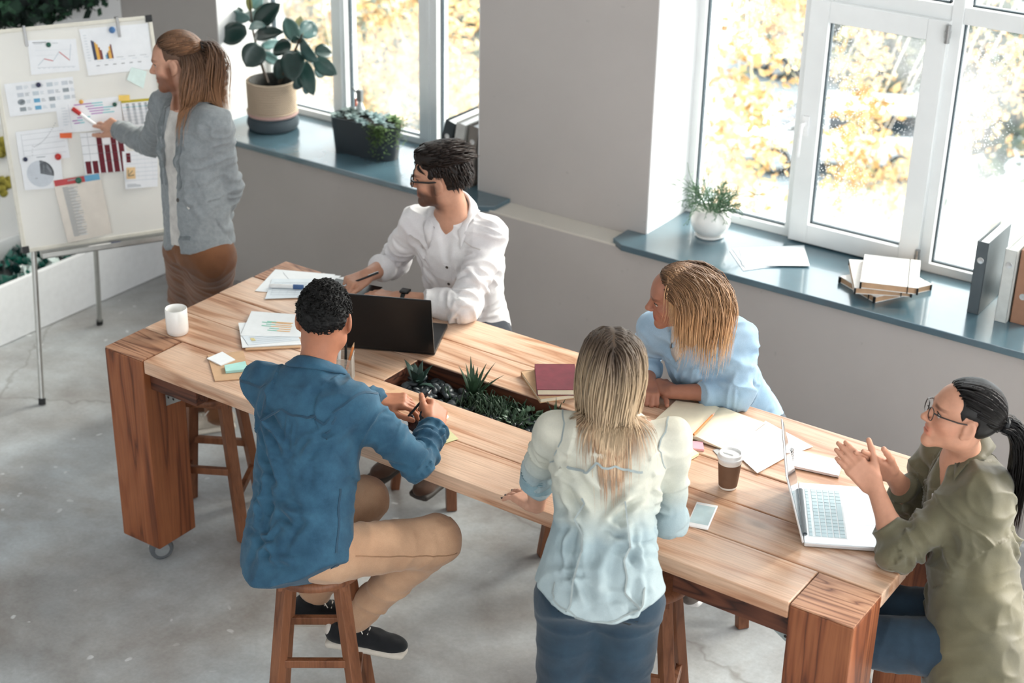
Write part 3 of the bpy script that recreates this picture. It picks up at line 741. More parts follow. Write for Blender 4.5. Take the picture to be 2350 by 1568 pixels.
m_.build('mesh', WIRE, r); MB().box((-S, -S, 0), (S, S, .002)).build('base', WIRE, r)
tag(r, 'square wire mesh pen holder beside the black laptop', 'pen holder')
def pencil(a, b, rad, mat, label, name='pencil', tip=None):
    a, b = np.asarray(a, float), np.asarray(b, float); d = b-a; rr = empty(name)
    MB().tube([a, a+d*.88], rad, 6).build('shaft', mat, rr); MB().tube([a+d*.88, b], [rad, rad*.15], 6).build('tip', tip or KRAFT, rr)
    return tag(rr, label, 'pencil')
ORANGE = plain('orange_pencil', (216, 132, 72), .5)
pencil((c[0]+.005, c[1]+.0, T0+.01), (c[0]+.03, c[1]+.03, T0+.145), .0042, ORANGE, 'orange pencil standing point up in the wire pen holder')
pencil((c[0]-.01, c[1]-.012, T0+.01), (c[0]-.028, c[1]+.022, T0+.175), .0055, WHITEPL, 'thick white pen standing in the wire pen holder', 'pen', WHITEPL)
pencil((c[0]+.0, c[1]+.012, T0+.01), (c[0]-.008, c[1]+.03, T0+.14), .005, BLACKP, 'black pen standing in the wire pen holder', 'pen', BLACKP)
# black laptop (lid back towards us)
hl, hr = np.array(Zp(795, 794, T0+.008)), np.array(Zp(998, 812, T0+.008))
ux = (hr-hl)/np.linalg.norm(hr-hl); vx = np.array([-ux[1], ux[0], 0.]); W_ = .365; ang = math.atan2(ux[1], ux[0])
r = empty('laptop', (hr[0]-ux[0]*W_/2, hr[1]-ux[1]*W_/2, T0), ang)
MB().box((-W_/2, 0, .001), (W_/2, .245, .017)).build('base', BLACKP, r, bevel=.004)
m_ = MB()
for i in range(13):
    for j in range(5): m_.box((-.155+.0235*i, .045+.02*j, .017), (-.155+.0235*i+.0195, .045+.02*j+.016, .0185))
m_.build('keys', plain('dark_keys', (34, 35, 38), .5), r)
MB().box((-.05, .165, .0171), (.05, .235, .0176)).build('touchpad', plain('grey_pad', (40, 42, 45), .3), r)
lid = MB().box((-W_/2, -.006, 0), (W_/2, 0.002, .245)).build('lid', BLACKP, r, bevel=.004, loc=(0, .0, .014), rot=(math.radians(14), 0, 0))
MB().box((-W_/2+.012, .002, .012), (W_/2-.012, .003, .235)).build('screen', plain('dark_screen', (12, 14, 18), .1), lid)
tag(r, 'open black laptop seen from the back of its lid', 'laptop')
# two books by the trough
def book(c, L, W, h, yaw, cov, z0, label, pages=CREAM, name='book', cat='book', spine=-1, round_=.002):
    r = empty(name, (c[0], c[1], z0), yaw); t = .0022
    m_ = MB(); m_.box((-L/2, -W/2, 0), (L/2, W/2, t)); m_.box((-L/2, -W/2, h-t), (L/2, W/2, h)); m_.box((spine*L/2, -W/2, 0), (spine*(L/2-.004), W/2, h))
    m_.build('cover', cov, r, bevel=.0008)
    MB().box((-L/2+.003, -W/2+.004, t), (L/2-.003, W/2-.004, h-t)).build('pages', pages, r)
    return tag(r, label, cat)
def mid(*p): return sum(np.asarray(q, float) for q in p)/len(p)
MAROON = plain('maroon_leather', (112, 42, 54), .5, var=.12, nscale=30, bump=.3)
book(mid(Zp(1200, 845, .94), Zp(1306, 850, .94), Zp(1306, 905, .94), Zp(1240, 908, .94)), .22, .15, .018, math.radians(-38)+PI/2*0, KRAFT, T0, 'tan card notebook underneath the maroon book')
book(mid(Zp(1223, 836, .96), Zp(1306+20, 840, .96), Zp(1316, 893, .96), Zp(1240, 897, .96)), .20, .145, .024, math.radians(-54), MAROON, T0+.0185, 'maroon leather book lying on a tan notebook', spine=-1)
# open notebook
r = empty('open_notebook'); L0 = onz(((1552, 917), (1651, 937), (1590, 1004), (1490, 973)), T0+.010); R0 = onz(((1651, 937), (1757, 968), (1672, 1033), (1590, 1004)), T0+.010)
m_ = MB(); m_.slab(ccw([p+[0, 0, -.006] for p in (L0[0], R0[1], R0[2], L0[3])]), .003); m_.build('cover', plain('brown_board', (120, 92, 70), .7), r)
for nm, q, s_ in (('page_block', L0, 1), ('page_block', R0, -1)):
    m_ = MB(); n = 10; a, b, c_, d_ = q if s_ == 1 else (q[1], q[0], q[3], q[2])   # a,d outer edge; b,c at the spine
    vs = []
    for i in range(n+1):
        t = i/n; h = .006+.012*math.sin(PI*min(1, t*1.0)*.86)*t if True else 0
        h = .0065+.014*(t**1.5)*(1-max(0, (t-.85)/.15)**2*.55)
        for e0, e1 in ((a, b), (d_, c_)):
            p = e0+(e1-e0)*t; vs.append((p[0], p[1], T0+h)); vs.append((p[0], p[1], T0+.004))
    fs = []
    for i in range(n):
        k = i*4; fs += [(k, k+2, k+6, k+4), (k+1, k+5, k+7, k+3), (k, k+4, k+5, k+1), (k+2, k+3, k+7, k+6)]
    fs += [(0, 1, 3, 2), (n*4, n*4+2, n*4+3, n*4+1)]
    m_.add(vs, fs); m_.build(nm, CREAM, r, smooth=True, merge=True)
tag(r, 'open blank notebook with cream pages in front of the woman in blue', 'notebook')
pencil(Zp(1592, 998, T0+.026), Zp(1640, 948, T0+.026), .0042, ORANGE, 'orange pencil lying in the fold of the open notebook', tip=plain('eraser_pink', (222, 170, 150), .7))
p = onz(((1757, 966), (1866, 1025), (1795, 1052), (1700, 1012)), T0+.002); sheet('paper_sheet', p, .001, PAPER, 'white sheet beyond the notebook, under the silver laptop lid', 'paper')
p = onz(((1700, 962), (1806, 1048), (1738, 1086), (1668, 1022)), T0+.0045); o = sheet('printed_sheet', p, .001, PAPER, 'faintly printed white sheet beside the open notebook', 'paper')
lines_on(o, p, [(.15+.1*i, .15, .155+.1*i, .9, 0) for i in range(7)], [INKL])
p = onz(((1636, 1033), (1672, 1022), (1700, 1046), (1652, 1050)), T0+.002); sheet('grey_card', p, .0015, plain('grey_card', (196, 196, 196), .7), 'small grey card sticking out behind the coffee cup', 'paper')
sheet('sticky_notes', onz(((1588, 1012), (1613, 1014), (1616, 1032), (1590, 1029)), T0+.008), .0075, plain('pink_paper', (238, 176, 190), .7), 'pink sticky note pad beside the open notebook', 'note pad')
sheet('sticky_notes', onz(((1577, 1022), (1604, 1040), (1583, 1052), (1560, 1038)), T0+.010), .0095, plain('pale_yellow_paper', (238, 238, 200), .7), 'pale yellow sticky note pad beside the standing woman', 'note pad')
# takeaway cup
c = Zp(1670, 1117, ZT); r = empty('coffee_cup', (c[0], c[1], T0))
MB().lathe([(.001, 0), (.028, 0), (.0285, .003), (.038, .108), (.0385, .11), (.036, .11)], 36).build('paper_cup', plain('white_card', (240, 236, 230), .6), r, smooth=True)
MB().lathe([(.0293, .008), (.0300, .008), (.0372, .09), (.0365, .0905)], 36).build('sleeve', plain('brown_sleeve', (116, 86, 66), .8, var=.06), r, smooth=True)
m_ = MB().lathe([(.039, .103), (.0412, .106), (.0412, .112), (.038, .114), (.0365, .124), (.034, .125), (.0325, .1185), (.001, .1185)], 36); m_.build('lid', WHITEPL, r, smooth=True)
MB().box((-.025, -.004, .1185), (.012, .004, .1225)).build('lid_rib', WHITEPL, r, bevel=.0015)
tag(r, 'takeaway coffee cup with brown sleeve and white lid', 'cup')
# phone
q = onz(((1605, 1150), (1644, 1160), (1621, 1214), (1577, 1203)), T0+.008); c = mid(*q); yaw = math.atan2(*(q[1]-q[2])[[1, 0]])
r = empty('phone', (c[0], c[1], T0), yaw)
MB().box((-.071, -.034, 0), (.071, .034, .0075)).build('body', WHITEPL, r, bevel=.003, seg=3, smooth=True)
MB().box((-.055, -.030, .0076), (.055, .030, .0079)).build('screen', plain('phone_screen', (190, 214, 220), .04, spec=1.0), r)
tag(r, 'white mobile phone lying face up on the table', 'phone')
# spiral pad
q = onz(((1818, 1030), (1935, 1058), (1925, 1092), (1815, 1068)), T0+.010); r = empty('spiral_pad')
MB().slab(ccw(q), .008).build('pages', plain('pale_rose_paper', (244, 232, 230), .7), r); MB().slab(ccw([p-[0, 0, .008] for p in q]), .0015).build('back_board', plain('dark_board', (60, 48, 42), .7), r)
m_ = MB()
for k in range(11):
    p = q[0]+(q[3]-q[0])*(k+.5)/11; d = (q[0]-q[1])/np.linalg.norm(q[0]-q[1])
    m_.tube([p+d*-.006+[0, 0, .001], p+d*.001+[0, 0, .005], p+d*.007+[0, 0, -.002], p+d*.001+[0, 0, -.009]], .0012, 5, closed=True)
m_.build('wire', plain('black_wire', (40, 40, 42), .4, .6), r); tag(r, 'spiral-bound pad with pale cover behind the silver laptop', 'notebook')
# silver laptop
q = onz(((1846, 1250), (2016, 1268), (2000, 1114), (1832, 1107)), T0+.012)
A, B_ = q[0], q[3]; u = (q[1]-q[0]); u[2] = 0; D_ = .25; ux = np.array([A[0]-B_[0], A[1]-B_[1], 0]); Wd = np.linalg.norm(ux); ux /= Wd; vx = np.array([-ux[1], ux[0], 0.])
yaw = math.atan2(ux[1], ux[0]); r = empty('laptop', (*mid(A, B_)[:2], T0), yaw); Wd = .355
MB().box((-Wd/2, 0, .001), (Wd/2, .246, .015)).build('base', SILVER, r, bevel=.004, seg=3)
KEY = plain('white_keys', (186, 208, 216), .5); m_ = MB()
for j in range(6):
    n = 14
    for i in range(n):
        if j == 5 and 4 <= i <= 8: continue
        m_.box((-.138+.0198*i, .018+.0185*j+.0, .015), (-.138+.0198*i+.0165, .018+.0185*j+(.015 if j else .009), .0165))
m_.box((-.138+.0198*4, .018+.0185*5, .015), (-.138+.0198*8+.0165, .018+.0185*5+.015, .0165)); m_.build('keys', KEY, r)
m_ = MB(); m_.box((-.142, .013, .0150), (.142, .131, .0153)); m_.build('keyboard_well', plain('pale_well', (226, 232, 236), .5), r)
MB().box((-.055, .15, .0150), (.055, .225, .0153)).build('touchpad', plain('silver_pad', (226, 230, 234), .25, .3), r)
MB().tube([(-.13, .004, .014), (.13, .004, .014)], .008, 10).build('hinge', plain('dark_hinge', (52, 60, 66), .4), r)
lid = MB().box((-Wd/2, -.006, 0), (Wd/2, .0, .24)).build('lid', SILVER, r, bevel=.003, loc=(0, -.001, .013), rot=(math.radians(17), 0, 0))
MB().box((-Wd/2+.008, .0001, .02), (Wd/2-.008, .001, .232)).build('screen', plain('bright_screen', (70, 84, 92), .08), lid)
tag(r, 'open silver laptop in front of the woman in olive', 'laptop')
# things by the man in denim
p = onz(((905, 968), (1000, 925), (1030, 955), (950, 1000)), T0+.010); r = empty('tablet'); MB().slab(ccw(p), .008).build('body', WHITEPL, r, bevel=.002)
ps = [mid(*p)+(v-mid(*p))*.88+[0, 0, .0008] for v in p]; MB().slab(ccw(ps), .0006).build('screen', plain('tablet_screen', (22, 24, 28), .05, spec=1.0), r); tag(r, 'white-edged tablet under the hands of the man in denim', 'tablet')
p = onz(((985, 985), (1012, 968), (1052, 1007), (985, 1030)), T0+.003); sheet('green_envelope', p, .002, plain('pale_green_paper', (206, 204, 158), .75), 'pale green envelope by the elbow of the man in denim', 'envelope')
p = onz(((862, 905), (915, 892), (935, 915), (880, 940)), T0+.003); sheet('kraft_card', p, .002, KRAFT, 'kraft card under the left wrist of the man in denim', 'paper')
pencil(Zp(845, 912, T0+.009), Zp(880, 906, T0+.009), .004, plain('teal_pencil', (80, 160, 150), .5), 'teal pencil on the table before the man in denim')
# dark notebook under the writing man's hands
c = Zp(805, 672, T0); book(c, .21, .15, .014, math.radians(12), BLACKP, T0, 'black notebook under the hands of the man in the white shirt', name='notebook', cat='notebook')
p = onz(((760, 640), (800, 634), (806, 652), (768, 660)), T0+.003); sheet('paper_sheet', p, .001, PAPER, 'corner of a white sheet beside the black notebook', 'paper')
p = onz(((915, 690), (945, 682), (955, 692), (925, 700)), T0+.003); sheet('white_card', p, .002, PAPER, 'white card by the forearm of the man in the white shirt', 'paper')
# ================================================================== whiteboard easel
WB0 = np.array([-5.632, 4.391, .704]); WBA, WBT, WBW, WBH = math.radians(30.32), math.radians(15.98), .705, .97
WU = np.array([math.sin(WBA), math.cos(WBA), 0]); WBK = np.array([-math.cos(WBA), math.sin(WBA), 0]); WV = np.array([0, 0, math.cos(WBT)])+WBK*math.sin(WBT)
WN = np.cross(WV, WU); WN = WN if WN[0] > 0 else -WN
def wb(u, v, o=0.0): return WB0+WU*u+WV*v+WN*o
def onwb(px, o=.002):
    out = []
    for x, y in px:
        d = ray(x, y); P0 = WB0+WN*o; t = ((P0-CAMP)@WN)/(d@WN); out.append(CAMP+d*t)
    return out
ez = empty('whiteboard_easel')
WBM = plain('enamel_white', (232, 230, 224), .35, var=.02, nscale=3); ALU = plain('grey_aluminium', (176, 176, 172), .35, .7); CREAMF = plain('pale_frame', (222, 218, 206), .45)
def wbox(u0, u1, v0, v1, o0, o1): return [wb(u0, v0, o0), wb(u1, v0, o0), wb(u1, v1, o0), wb(u0, v1, o0), wb(u0, v0, o1), wb(u1, v0, o1), wb(u1, v1, o1), wb(u0, v1, o1)]
MB().hexa(wbox(0, WBW, 0, WBH, -.016, 0)).build('panel', WBM, ez)
for q in ((0, WBW, -.014, .004), (0, WBW, WBH-.004, WBH+.014)): MB().hexa(wbox(*q, -.018, .005)).build('frame_rail', CREAMF, ez, bevel=.003)
for q in ((-.014, .004, 0, WBH), (WBW-.004, WBW+.014, 0, WBH)): MB().hexa(wbox(*q, -.018, .005)).build('frame_rail', CREAMF, ez, bevel=.003)
for u in (-.016, WBW-.016):
    for v in (-.016, WBH-.016): MB().hexa(wbox(u, u+.032, v, v+.032, -.02, .008)).build('corner_cap', BLACKP, ez, bevel=.004)
for u in (.14, WBW-.15):
    m_ = MB(); m_.hexa(wbox(u, u+.012, WBH-.07, WBH+.022, .006, .010)); m_.hexa(wbox(u, u+.012, WBH+.016, WBH+.022, -.03, .010)); m_.build('paper_hook', STEEL, ez, bevel=.001)
m_ = MB(); m_.hexa(wbox(.06, WBW-.03, -.045, -.038, .0, .075)); m_.hexa(wbox(.06, WBW-.03, -.045, -.02, .070, .075)); m_.hexa(wbox(.06, WBW-.03, -.045, -.014, 0, .006)); m_.build('tray', ALU, ez, bevel=.002)
def leg(a, b, parent=ez):
    MB().tube([a, b], .0125, 12).build('leg', ALU, parent, smooth=True)
    d = np.asarray(a)-np.asarray(b); d = d/np.linalg.norm(d); MB().tube([b+d*.03, np.array([b[0], b[1], .001])], .0165, 12).build('foot', BLACKR, parent, smooth=True)
leg(wb(.045, .05, -.03), np.array(Zp(97, 929, 0)))
leg(wb(WBW-.045, .05, -.03), np.array([*(wb(WBW+.0, -.6, 0)+WU*.02)[:2], 0]))
leg(wb(WBW*.5, .3, -.05), np.array(Zp(229, 744, 0)))
m_ = MB(); k = wb(WBW-.06, -.05, .01); m_.sphere(k, (.016, .016, .024), 10, 8); m_.tube([k, k+[0, 0, .05]], .006, 8); m_.build('clamp_knob', BLACKP, ez, smooth=True)
tag(ez, 'white magnetic board on a three-legged aluminium easel', 'whiteboard')
PA = plain('board_paper', (240, 242, 246), .75, var=.02)
MAR = plain('maroon_print', (104, 26, 40), .8); PURP = plain('purple_print', (176, 128, 190), .8); TEAL = plain('teal_print', (128, 200, 208), .8); OLV = plain('olive_print', (196, 178, 60), .8); REDP = plain('red_print', (196, 80, 84), .8); NAVP = plain('navy_print', (44, 52, 84), .8); YELP = plain('amber_print', (232, 178, 72), .8); BRNP = plain('brown_print', (150, 70, 40), .8); BLUP = plain('blue_print', (110, 170, 204), .8); PALEG = plain('pale_print', (206, 212, 220), .8)
INK = [INKG, INKD, INKL, MAR, PURP, TEAL, OLV, REDP, NAVP, YELP, BRNP, BLUP, PALEG]
G_, D_, L_, MR, PU, TE, OL, RE, NA, YE, BR, BL, PG = range(13)
_po = [0.0016]
def bpaper(name, px, rects, label, mat=PA, off=None, cat='paper', extra=None):
    o_ = off or _po[0]; _po[0] += .0009
    q = onwb(px, o_)
    m_ = MB(); n = [p-WN*.0007 for p in q]; m_.hexa([n[3], n[2], n[1], n[0], q[3], q[2], q[1], q[0]])
    o = m_.build(name, mat, None); tag(o, label, cat)
    if rects:
        O, U, V = q[0], q[1]-q[0], q[3]-q[0]; k = MB()
        for r in rects:
            if len(r) == 5:
                u0, v0, u1, v1, c_ = r; pts = [(u0, v0), (u1, v0), (u1, v1), (u0, v1)]
            else: pts, c_ = r
            k.add([O+U*a+V*b+WN*.0005 for a, b in pts], [tuple(range(len(pts)))], c_)
        k.build('print', INK, o)
    return o
def seg(a, b, w=.012, c=G_, asp=1.4):
    dx, dy = b[0]-a[0], (b[1]-a[1])/asp; L = math.hypot(dx, dy); nx, ny = -dy/L*w, dx/L*w*asp
    return ([(a[0]-nx, a[1]-ny), (b[0]-nx, b[1]-ny), (b[0]+nx, b[1]+ny), (a[0]+nx, a[1]+ny)], c)
def txt(u, v, n, w=.1, h=.012, gap=.03, c=G_, g=np.random.default_rng(1)): return [(u, v+gap*i, u+w*(.6+.4*g.random()), v+gap*i+h, c) for i in range(n)]
bpaper('line_chart', ((62, 93), (174, 89), (183, 162), (72, 172)), [(.1, .06, .38, .075, D_), (.12, .1, .3, .11, G_), (.5, .1, .62, .11, G_), (.14, .8, .92, .806, G_), (.14, .3, .9, .304, L_), (.14, .45, .9, .454, L_)]+[(.16+.1*i, .82, .2+.1*i, .83, L_) for i in range(8)]+[seg((.16, .74), (.3, .55), .006, L_), seg((.3, .55), (.48, .62), .008, RE), seg((.48, .62), (.62, .36), .006, L_), seg((.62, .36), (.82, .62), .008, RE), seg((.82, .62), (.88, .15), .006, L_)], 'sheet with a thin red line chart under the green magnet at the board top')
bars = []
for i, (h, c) in enumerate(zip((.42, .4, .37, .33, .26, .2), (NA, NA, YE, YE, BR, MR))): bars.append((.13+.022*i, .68-h, .15+.022*i, .68, c))
for i, (h, c) in enumerate(zip((.09, .13, .17, .26, .3), (BL, NA, YE, YE, MR))): bars.append((.30+.022*i, .68-h, .32+.022*i, .68, c))
bpaper('bar_chart', ((181, 67), (340, 53), (352, 158), (203, 174)), bars+[(.04, .14+.06*i, .08, .15+.06*i, L_) for i in range(10)]+[(.45+.17*i, .66, .55+.17*i, .668, G_) for i in range(3)]+[(.14+.12*i, .8, .19+.12*i, .812, D_) for i in range(6)]+[(.16+.17*i, .71, .23+.17*i, .718, L_) for i in range(5)], 'large sheet with two clusters of coloured bars at the top right of the board')
ic = []
for i in range(4):
    for j in range(4):
        u, v = .16+.22*i, .1+.22*j
        ic.append((u, v, u+.09, v+.12, (PG, PG, L_, G_, PG, L_, BL, BL, L_, PG, G_, L_, PG, G_, L_, BL)[i*4+j])); ic += txt(u+.11, v+.02, 3, .07, .014, .035, G_ if (i+j) % 2 else L_)
ic += [([(.2+.055*math.cos(a), .6+.09*math.sin(a)) for a in [k*PI/8 for k in range(16)]], G_), ([(.2+.025*math.cos(a), .6+.04*math.sin(a)) for a in [k*PI/8 for k in range(16)]], L_)]
bpaper('icon_sheet', ((9, 193), (167, 176), (176, 250), (23, 268)), ic, 'sheet covered in rows of tiny grey and blue charts')
h = []
for i, (a, b, c) in enumerate(((.28, .55, .72), (.45, .58, .72), (.48, .72, .88), (.5, .72, .82), (.52, .7, .88), (.3, .42, .5), (.22, .3, .38), (.24, .33, .4))): v = .12+.085*i; h += [(a, v, b, v+.035, PU), (b, v, c, v+.035, TE)]
bpaper('purple_chart', ((126, 236), (275, 221), (284, 295), (137, 306)), h+txt(.08, .2, 7, .1, .014, .09, L_)+[(.19, .1, .194, .9, L_)], 'sheet with horizontal purple and teal bars under the pointing hand')
tb_ = [(.0, .0, 1, .1, OL)]
for i in range(5):
    for j in range(13): tb_.append((.12+.17*i, .15+.062*j, .2+.17*i, .18+.062*j, G_ if j > 3 else D_))
for j in (2, 4, 6, 8, 10, 12): tb_.append((0, .135+.062*j, 1, .15+.062*j, TE if j < 3 else PG))
bpaper('number_table', ((277, 231), (359, 224), (367, 287), (288, 292)), tb_, 'sheet with an olive-headed table of numbers next to the standing man')
dots = [(.25+.01*i, .86-.09*i, .262+.01*i, .875-.09*i, D_) for i in range(5)]+[(.32+.03*i, .52-.012*i-(.0018*i*i), .334+.03*i, .538-.012*i-(.0018*i*i), D_) for i in range(17)]
bpaper('dotted_chart', ((35, 303), (150, 289), (161, 362), (46, 376)), dots+[(.1, .12+.17*i, .95, .125+.17*i, G_) for i in range(5)]+[(.1, .1, .104, .9, G_)], 'sheet with a rising dotted curve above the pie chart')
cx, cy, rx, ry = .44, .54, .33, .40
circ = [(cx+rx*math.cos(a), cy+ry*math.sin(a)) for a in [2*PI*k/28 for k in range(28)]]
wed = [(cx, cy)]+[(cx+rx*math.cos(a), cy+ry*math.sin(a)) for a in [-1.5+1.75*k/10 for k in range(11)]]
bpaper('pie_chart', ((45, 361), (139, 354), (146, 430), (57, 437)), [(circ, PG), (wed, D_), (.4, .03, .62, .05, G_), (.3, .66, .36, .675, D_), (.55, .35, .6, .36, PG), (.6, .45, .65, .46, PG)], 'sheet with a grey and black pie chart at the left board edge')
vb = []
for i, (h, d) in enumerate(((.3, 0), (.3, 0), (.96, 0), (.66, 0), (.96, 0), (.75, 0))): vb.append((.03+.165*i, .98-h, .155+.165*i, .98, MR))
vb += [(0, .1+.2*i, 1, .108+.2*i, G_) for i in range(4)]+[(.16, 0, .166, .7, G_)]
bpaper('maroon_chart', ((183, 306), (281, 299), (301, 390), (197, 402)), vb, 'sheet with tall maroon columns below the pointing hand')
bpaper('form_sheet', ((280, 348), (362, 343), (362, 428), (288, 434)), [(.05, .12+.11*i, .95, .128+.11*i, L_) for i in range(7)]+[(.1, .05, .22, .3, MR)]+[(.4+.2*i, .1, .404+.2*i, .8, PG) for i in range(3)]+txt(.06, .88, 3, .4, .012, .03, G_), 'ruled form sheet hanging beside the grey jacket')
nr = [(.02, .0, .66, .095, RE), (.66, .0, .98, .095, BL), (.3, .02, .55, .045, PG)]
for j in range(46): nr.append((.16, .13+.0172*j, .28+.02*(j % 3), .139+.0172*j, G_)); nr.append((.3, .13+.0172*j, .36+.12*abs(math.sin(j*1.7)), .138+.0172*j, G_ if j % 3 else L_))
bpaper('news_sheet', ((121, 415), (229, 398), (257, 535), (156, 558)), nr, 'clear sleeve with a column of small print under a red and blue heading', plain('sleeve_paper', (222, 214, 204), .4, var=.08, nscale=9))
for px, mat, lb in ((((302, 154), (337, 164), (329, 203), (291, 183)), plain('white_mint_note', (224, 242, 238), .7), 'curling pale mint sticky note beside the face of the standing man'),
                    (((272, 219), (297, 218), (298, 231), (273, 232)), plain('amber_note', (244, 208, 110), .7), 'small amber sticky tab above the number table'),
                    (((137, 306), (165, 305), (165, 317), (138, 317)), plain('orange_note', (238, 112, 66), .7), 'bright orange sticky tab under the purple chart'),
                    (((290, 385), (310, 384), (311, 410), (291, 411)), plain('sand_note', (234, 200, 150), .7), 'sand coloured sticky note with a tiny hand-drawn graph')):
    o = bpaper('sticky_note', px, [], lb, mat, cat='sticky note')
    if 'sand' in lb:
        q = onwb(px, _po[0]+.0008); k = MB(); O, U, V = q[0], q[1]-q[0], q[3]-q[0]
        for pts, c in (seg((.2, .2), (.2, .75), .03, 0, 1), seg((.2, .75), (.85, .68), .03, 0, 1), seg((.25, .65), (.7, .3), .03, 0, 1)): k.add([O+U*a+V*b for a, b in pts], [(0, 1, 2, 3)])
        k.build('print', INKD, o)
for i, (x, y, r_, rgb, lb) in enumerate(((111, 103, .011, (22, 84, 70), 'dark green round magnet on the red line chart'), (257, 69, .0145, (66, 112, 164), 'blue round magnet at the board top'), (88, 195, .011, (32, 38, 74), 'navy round magnet on the icon sheet'), (186, 234, .010, (226, 170, 80), 'amber round magnet on the purple bar chart'), (263, 240, .010, (20, 74, 60), 'dark green round magnet between the bar sheet and number table'), (58, 366, .010, (30, 40, 70), 'navy round magnet above the pie chart'), (133, 360, .0145, (192, 40, 32), 'red round magnet beside the pie chart'), (180, 414, .0145, (28, 96, 78), 'green round magnet on the red heading of the sleeve'), (240, 308, .012, (186, 36, 30), 'red round magnet under the pointing hand'))):
    c = onwb(((x, y),), _po[0]+.0005)[0]
    Rm = Vector(WN).to_track_quat('Z', 'Y').to_matrix().to_4x4(); Rm.translation = Vector(c)
    o = MB().lathe([(.001, 0), (r_, 0), (r_*1.03, .004), (r_*.92, .008), (r_*.5, .0105), (.001, .011)], 18, M=Rm).build('magnet', plain('magnet_%d' % i, rgb, .3), None, smooth=True); tag(o, lb, 'magnet')
a, b = wb(.27, -.028, .05), wb(.42, -.028, .055); marker(a, b, .009, NAVYC, 'white marker with navy cap lying in the easel tray')

# ================================================================== window sill, left
SZ = .8276
def leafblade(parent, b, t, w, nrm, mat, cup=.25, curl=.05, name='leaf'):
    b, t, nrm = np.asarray(b, float), np.asarray(t, float), np.asarray(nrm, float)
    d = t-b; L = np.linalg.norm(d); d /= L; nrm = nrm-d*(nrm@d); nrm /= np.linalg.norm(nrm); s_ = np.cross(d, nrm)
    n = 8; vs = []; fs = []
    for i in range(n+1):
        u = i/n; ww = w*(math.sin(PI*min(1, .06+u*.94))**.62)*(1-.12*u) if i < n else .0008
        c = b+d*L*u-nrm*curl*L*(u*u)+nrm*curl*L*.3*math.sin(PI*u)
        vs += [c-s_*ww+nrm*ww*cup, c-s_*ww*.5+nrm*ww*cup*.35, c, c+s_*ww*.5+nrm*ww*cup*.35, c+s_*ww+nrm*ww*cup]
    for i in range(n):
        for k in range(4): a0 = i*5+k; fs.append((a0, a0+1, a0+6, a0+5))
    m_ = MB(); m_.add(vs, fs); o = m_.build(name, mat, parent, smooth='all')
    md = o.modifiers.new('thickness', 'SOLIDIFY'); md.thickness = .0015
    return o
def mat_leaf(name, rgb, rib):
    t = NT(name); v = t.coord(); c = t.ramp(t.noise(v, 11, 4, .6), [(.3, tuple(x*.6 for x in srgb(*rgb)[:3])+(1,)), (.7, srgb(*rgb))]); t.col(c); t.p(Roughness=.28); t.b.inputs['Specular IOR Level'].default_value = .6; t.b.inputs['Coat Weight'].default_value = .15
    return t.mat
RL = [mat_leaf('rubber_leaf_dark', (38, 66, 62), 0), mat_leaf('rubber_leaf_mid', (64, 98, 92), 0), mat_leaf('rubber_leaf_young', (150, 150, 78), 0), mat_leaf('rubber_leaf_pale', (92, 130, 128), 0)]
bc = np.array(Zp(627, 280, SZ)); bc[1] = 6.12; bc = np.array([*Yp(627, 284, 6.10)[:2], SZ]); bc[1] = 6.1
rp = empty('rubber_plant', (0, 0, 0)); R_ = .128
def rope(z0, z1, n, rf, mat, name):
    prof = []; dz = (z1-z0)/n
    for i in range(n):
        for k in range(5):
            a = PI*k/4; z = z0+dz*i+dz*(.5-.5*math.cos(a)); prof.append((rf(z)+.008*math.sin(a), z))
    m_ = MB().lathe(prof, 44, c=(bc[0], bc[1], SZ)); o = m_.build(name, mat, rp, smooth='all'); return o
def mat_rope(name, rgb):
    t = NT(name); v = t.coord(rnd=False); w_ = t.n('TexWave', wave_type='BANDS', bands_direction='DIAGONAL'); w_.inputs['Scale'].default_value = 55; w_.inputs['Distortion'].default_value = 3; t.l(v, w_.inputs['Vector'])
    c = srgb(*rgb); t.col(t.ramp(w_.outputs['Fac'], [(.1, tuple(x*.62 for x in c[:3])+(1,)), (.6, c)])); t.p(Roughness=.9); t.bump(w_.outputs['Fac'], .5, .004); return t.mat
rf = lambda z: R_*(.93+.09*math.sin(PI*min(1, max(0, z/.29)))) if z < .1 else R_*(.955+.02*math.sin((z-.1)*9))
rope(.002, .075, 6, lambda z: R_*(.86+.16*math.sin(PI*min(1, (z+.01)/.09))), mat_rope('slate_rope', (86, 98, 106)), 'basket_foot')
rope(.075, .093, 1, rf, mat_rope('pink_rope', (226, 186, 178)), 'basket_band')
rope(.093, .262, 13, rf, mat_rope('natural_rope', (214, 192, 168)), 'basket_wall')
MB().lathe([(.118, .262), (.112, .255), (.110, .19), (.001, .185)], 36, c=(bc[0], bc[1], SZ)).build('basket_lining', plain('dark_lining', (58, 58, 56), .9, var=.4, nscale=80), rp, smooth=True)
MB().lathe([(.001, .002), (.108, .002)], 30, c=(bc[0], bc[1], SZ)).build('basket_base', plain('slate_base', (80, 90, 98), .9), rp)
STEM = plain('rubber_stem', (70, 58, 48), .7)
def st(pxs, yds, rad, name='stem'): MB().tube([Yp(x, y, d) for (x, y), d in zip(pxs, yds)], rad, 8).build(name, STEM, rp, smooth=True)
st(((614, 190), (601, 150), (590, 110), (581, 75), (577, 40), (573, -5)), (6.1, 6.1, 6.1, 6.1, 6.1, 6.1), [.008, .008, .007, .006, .005, .003])
st(((640, 190), (660, 150), (676, 118), (690, 88), (694, 78)), (6.1, 6.08, 6.06, 6.04, 6.04), [.008, .007, .006, .005, .003])
